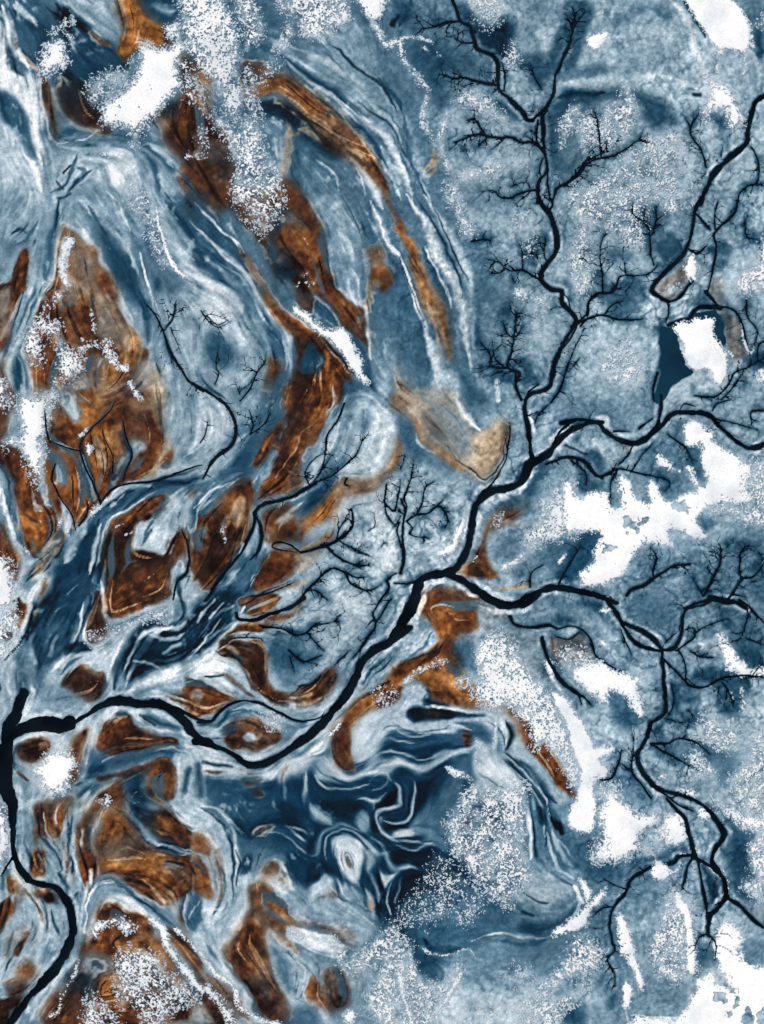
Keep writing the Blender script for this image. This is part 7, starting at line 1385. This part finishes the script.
def new_mat(name):
    m = bpy.data.materials.new(name); m.use_nodes = True
    nt = m.node_tree; b = nt.nodes['Principled BSDF']
    return m, nt, b
def N(nt, t, **kw):
    n = nt.nodes.new(t)
    for k, v in kw.items(): setattr(n, k, v)
    return n
def ground_mat():
    m, nt, b = new_mat('marbled_ice_and_silt')
    at = N(nt, 'ShaderNodeAttribute', attribute_name='tone')
    si = N(nt, 'ShaderNodeAttribute', attribute_name='silt')
    tc = N(nt, 'ShaderNodeTexCoord')
    n1 = N(nt, 'ShaderNodeTexNoise'); n1.inputs['Scale'].default_value = 2.6; n1.inputs['Detail'].default_value = 5; n1.inputs['Roughness'].default_value = .65
    n2 = N(nt, 'ShaderNodeTexNoise'); n2.inputs['Scale'].default_value = .55; n2.inputs['Detail'].default_value = 6; n2.inputs['Roughness'].default_value = .6
    for n in (n1, n2): nt.links.new(tc.outputs['Object'], n.inputs['Vector'])
    # grain: multiply the tone by 0.7..1.35
    r1 = N(nt, 'ShaderNodeMapRange'); r1.inputs[1].default_value = .28; r1.inputs[2].default_value = .72; r1.inputs[3].default_value = .74; r1.inputs[4].default_value = 1.28
    r2 = N(nt, 'ShaderNodeMapRange'); r2.inputs[1].default_value = .3; r2.inputs[2].default_value = .7; r2.inputs[3].default_value = .84; r2.inputs[4].default_value = 1.16
    nt.links.new(n1.outputs['Fac'], r1.inputs[0]); nt.links.new(n2.outputs['Fac'], r2.inputs[0])
    mu = N(nt, 'ShaderNodeMath', operation='MULTIPLY'); nt.links.new(r1.outputs[0], mu.inputs[0]); nt.links.new(r2.outputs[0], mu.inputs[1])
    mx = N(nt, 'ShaderNodeVectorMath', operation='SCALE'); nt.links.new(at.outputs['Color'], mx.inputs[0]); nt.links.new(mu.outputs[0], mx.inputs['Scale'])
    nt.links.new(mx.outputs[0], b.inputs['Base Color'])
    rr = N(nt, 'ShaderNodeMapRange'); rr.inputs[3].default_value = .62; rr.inputs[4].default_value = .85; nt.links.new(si.outputs['Fac'], rr.inputs[0]); nt.links.new(rr.outputs[0], b.inputs['Roughness'])
    b.inputs['Specular IOR Level'].default_value = .03
    bp = N(nt, 'ShaderNodeBump'); bp.inputs['Strength'].default_value = .35; bp.inputs['Distance'].default_value = .25
    nt.links.new(n1.outputs['Fac'], bp.inputs['Height']); nt.links.new(bp.outputs[0], b.inputs['Normal'])
    return m
def snow_mat():
    m, nt, b = new_mat('crusted_snow')
    at = N(nt, 'ShaderNodeAttribute', attribute_name='tone'); tc = N(nt, 'ShaderNodeTexCoord')
    n1 = N(nt, 'ShaderNodeTexNoise'); n1.inputs['Scale'].default_value = 3.5; n1.inputs['Detail'].default_value = 5
    nt.links.new(tc.outputs['Object'], n1.inputs['Vector'])
    r1 = N(nt, 'ShaderNodeMapRange'); r1.inputs[1].default_value = .3; r1.inputs[2].default_value = .7; r1.inputs[3].default_value = .92; r1.inputs[4].default_value = 1.04; nt.links.new(n1.outputs['Fac'], r1.inputs[0])
    mx = N(nt, 'ShaderNodeVectorMath', operation='SCALE'); nt.links.new(at.outputs['Color'], mx.inputs[0]); nt.links.new(r1.outputs[0], mx.inputs['Scale']); nt.links.new(mx.outputs[0], b.inputs['Base Color'])
    b.inputs['Roughness'].default_value = .9; b.inputs['Specular IOR Level'].default_value = .1
    bp = N(nt, 'ShaderNodeBump'); bp.inputs['Strength'].default_value = .3; bp.inputs['Distance'].default_value = .2
    nt.links.new(n1.outputs['Fac'], bp.inputs['Height']); nt.links.new(bp.outputs[0], b.inputs['Normal'])
    return m
def water_mat(name, c, var):
    m, nt, b = new_mat(name)
    tc = N(nt, 'ShaderNodeTexCoord'); n1 = N(nt, 'ShaderNodeTexNoise'); n1.inputs['Scale'].default_value = .12; n1.inputs['Detail'].default_value = 5
    nt.links.new(tc.outputs['Object'], n1.inputs['Vector'])
    cr = N(nt, 'ShaderNodeValToRGB'); cr.color_ramp.elements[0].position = .35; cr.color_ramp.elements[1].position = .7
    cr.color_ramp.elements[0].color = (*c, 1); cr.color_ramp.elements[1].color = (*var, 1)
    nt.links.new(n1.outputs['Fac'], cr.inputs[0]); nt.links.new(cr.outputs[0], b.inputs['Base Color'])
    b.inputs['Roughness'].default_value = .25; b.inputs['Specular IOR Level'].default_value = .06
    return m
MG, MS = ground_mat(), snow_mat()
MW = water_mat('dark_creek_water', (.0012, .0022, .004), (.0035, .008, .013))
MP = water_mat('deep_blue_pond_water', (.004, .020, .038), (.006, .038, .064))

# the ground: one sheet, fine in the surveyed flat and coarser out to the horizon
M1 = 120                                   # finely meshed surround
step = [4.0]
while sum(step) < 14000: step.append(step[-1] * 1.22)
out = np.cumsum(step)
def axis(n):
    core = np.arange(-M1, n + M1 + 1, dtype=np.float32)
    return np.concatenate([-M1 - out[::-1], core, n + M1 + out]).astype(np.float32)
ax, ay = axis(PW), axis(PH)
def mirror(a, n):                          # beyond the survey the same kinds of ice and silt go on
    lo, hi = -PAD + 1.0, n + PAD - 2.0; L = hi - lo
    t = np.mod(a - lo, 2 * L); return lo + np.where(t > L, 2 * L - t, t)
AX, AY = np.meshgrid(ax, ay)
far = np.clip(np.maximum(np.maximum(-AX, AX - PW), np.maximum(-AY, AY - PH)), 0, None)
wob = sm(far, 10, 60)
SX = mirror(AX + wob * (14 * np.sin(AY / 31) + 9 * np.sin(AX / 17 + AY / 23)), PW); SY = mirror(AY + wob * (14 * np.sin(AX / 29) + 9 * np.sin(AY / 19 - AX / 27)), PH)
def samp(F):
    x = np.clip(SX + PAD, 0, W - 1.01); y = np.clip(SY + PAD, 0, H - 1.01)
    xi = x.astype(int); yi = y.astype(int); a = (x - xi); b = (y - yi)
    if F.ndim == 3: a = a[..., None]; b = b[..., None]
    return (F[yi, xi] * (1 - a) + F[yi, xi + 1] * a) * (1 - b) + (F[yi + 1, xi] * (1 - a) + F[yi + 1, xi + 1] * a) * b
gz = samp(Z).astype(np.float32); gc = alb(samp(RGB)); gs = samp(SILT).astype(np.float32)
GWX, GWY = wx(AX).astype(np.float32), wy(AY).astype(np.float32)
o = grid_obj('ground', GWX, GWY, gz, gc, np.ones((AX.shape[0] - 1, AX.shape[1] - 1), bool), MG, True, dict(silt=gs))
tag(o, 'frozen tidal flat of marbled blue grey ice and silt', 'ground', None, 'structure')

# silt banks: low rises with their own outline, laid just above the sheet
own = np.full((H, W), -1, np.int16)
for i, (lab, x0, x1, y0, y1, m) in enumerate(BANKS):
    s = SILT[y0:y1, x0:x1] > .42
    own[y0:y1, x0:x1][m & s] = i
i0 = int(np.searchsorted(ax, -PAD + 1)); j0 = int(np.searchsorted(ay, -PAD + 1))
sub = (slice(j0, j0 + H - 2), slice(i0, i0 + W - 2))
rise = np.clip(blur((own >= 0).astype(np.float32), 2) - .35, 0, 1) * .12
for i, (lab, *_r) in enumerate(BANKS):
    m = own[1:H - 2, 1:W - 2] == i
    if m.sum() < 30: continue
    o = grid_obj('mud_bank', GWX[sub], GWY[sub], gz[sub] + .012 + rise[1:H - 1, 1:W - 1], gc[sub], m, MG, True, dict(silt=gs[sub]))
    tag(o, lab, 'mud bank', 'silt banks on the flat', 'structure')

# water and snow on the half-unit plan
hx = np.arange(W2, dtype=np.float32) * .5 - Q; hy = np.arange(H2, dtype=np.float32) * .5 - Q
HX, HY = np.meshgrid(wx(hx), wy(hy)); ZH = up(Z)
RZ = up(np.pad(rise, 0))
for i, n_ in enumerate(cnames):
    m = WAT[:-1, :-1] == i
    jj, ii = np.nonzero(m)
    if len(jj) == 0: continue
    s = (slice(jj.min(), jj.max() + 2), slice(ii.min(), ii.max() + 2))
    nm, lab = CLAB[n_]
    o = grid_obj(nm, HX[s], HY[s], ZH[s] + .035 + RZ[s], None, m[s[0].start:s[0].stop - 1, s[1].start:s[1].stop - 1], MP if n_ == 'pond' else MW, True)
    tag(o, lab, nm, None, 'structure')
t = (sm(DEP, -1, 4) * (.12 + .88 * sm(MARG, 0, 1.6)))[..., None]
scol = np.array([.68, .755, .815], np.float32) * (1 - t) + np.array([.955, .968, .982], np.float32) * t
scol = scol * (1 + .014 * gf[..., None] + .05 * (gr[..., None] - .6) - .07 * np.clip(noise(44, 68, W2, H2) + .6 * noise(17, 69, W2, H2), 0, 1)[..., None] * np.array([1.3, 1, .75])); SCOL = alb(scol, hi=.93)
full = blur((LAB >= 0).astype(np.float32), 3)
for i, (sol, lab, shapes) in enumerate(SNOW):
    m = LAB[:-1, :-1] == i
    jj, ii = np.nonzero(m)
    if len(jj) < 4: continue
    s = (slice(jj.min(), jj.max() + 2), slice(ii.min(), ii.max() + 2))
    mm = m[s[0].start:s[0].stop - 1, s[1].start:s[1].stop - 1]
    zz = ZH[s] + .05 + RZ[s] + .016 * DEP[s]
    nm = 'ice_floe' if 'floe in' in lab else 'snow_patch'
    core = mm & (full[s][:-1, :-1] > .93)
    if core.any():
        l = lumps(core); ids, cnt = np.unique(l[core], return_counts=True); core &= l == ids[np.argmax(cnt)]
        fringe = main_piece(mm & ~core); DUST[s][:-1, :-1] |= mm & ~core & ~fringe
    if nm == 'snow_patch' and .55 < sol < .97 and core.sum() > 500 and (mm & ~core).sum() > 500:
        # a big patch: its closed crust and the loose grainy fringe around it are parts
        o = bpy.data.objects.new(nm, None); col.objects.link(o); o.empty_display_size = .5
        o.location = (float(HX[s][:-1, :-1][mm].mean()), float(HY[s][:-1, :-1][mm].mean()), float(zz[:-1, :-1][mm].mean()))
        for pn, pm in (('snow_crust', core), ('snow_fringe', fringe)):
            c = grid_obj(pn, HX[s] - o.location.x, HY[s] - o.location.y, zz - o.location.z, SCOL[s], pm, MS, True)
            c.parent = o
    else:
        o = grid_obj(nm, HX[s], HY[s], zz, SCOL[s], mm, MS, True)
    tag(o, lab, nm.replace('_', ' '), 'snow lying on the ice' if nm == 'snow_patch' else None)
o = grid_obj('snow_dusting', HX, HY, ZH + .045 + RZ, SCOL, DUST[:-1, :-1], MS, True)
tag(o, 'loose snow grains scattered between the snow patches', 'snow', None, 'stuff')

# camera straight above, as from a drone
cd = bpy.data.cameras.new('camera'); cam = bpy.data.objects.new('camera', cd); col.objects.link(cam)
cam.location = (0, 0, CAM_H); cam.rotation_euler = (0, 0, 0)
cd.sensor_fit = 'VERTICAL'; cd.sensor_height = 24; cd.lens = 24 * CAM_H / (PH * U); cd.clip_end = 30000; cd.clip_start = 1
scene.camera = cam
# soft winter daylight
w = bpy.data.worlds.new('World'); scene.world = w; w.use_nodes = True
nt = w.node_tree; bg = nt.nodes['Background']
sk = nt.nodes.new('ShaderNodeTexSky'); sk.sky_type = 'NISHITA'; sk.sun_disc = False
EL, AZ = math.radians(42), math.radians(-40)
sk.sun_elevation = EL; sk.sun_rotation = AZ; sk.air_density = 1.0; sk.dust_density = 3.0; sk.ozone_density = 1.0
nt.links.new(sk.outputs[0], bg.inputs['Color']); bg.inputs['Strength'].default_value = .08
sd_ = bpy.data.lights.new('sun', 'SUN'); sun = bpy.data.objects.new('sun', sd_); col.objects.link(sun)
sd_.energy = 1.5; sd_.angle = math.radians(12); sd_.color = (1, .93, .84)
sun.rotation_euler = (math.pi / 2 - EL, 0, math.pi - AZ); sun.location = (0, 0, 100)
vs = scene.view_settings; vs.view_transform = 'Standard'; vs.look = 'None'; vs.gamma = 1; vs.use_curve_mapping = False
vs.exposure = EXPO
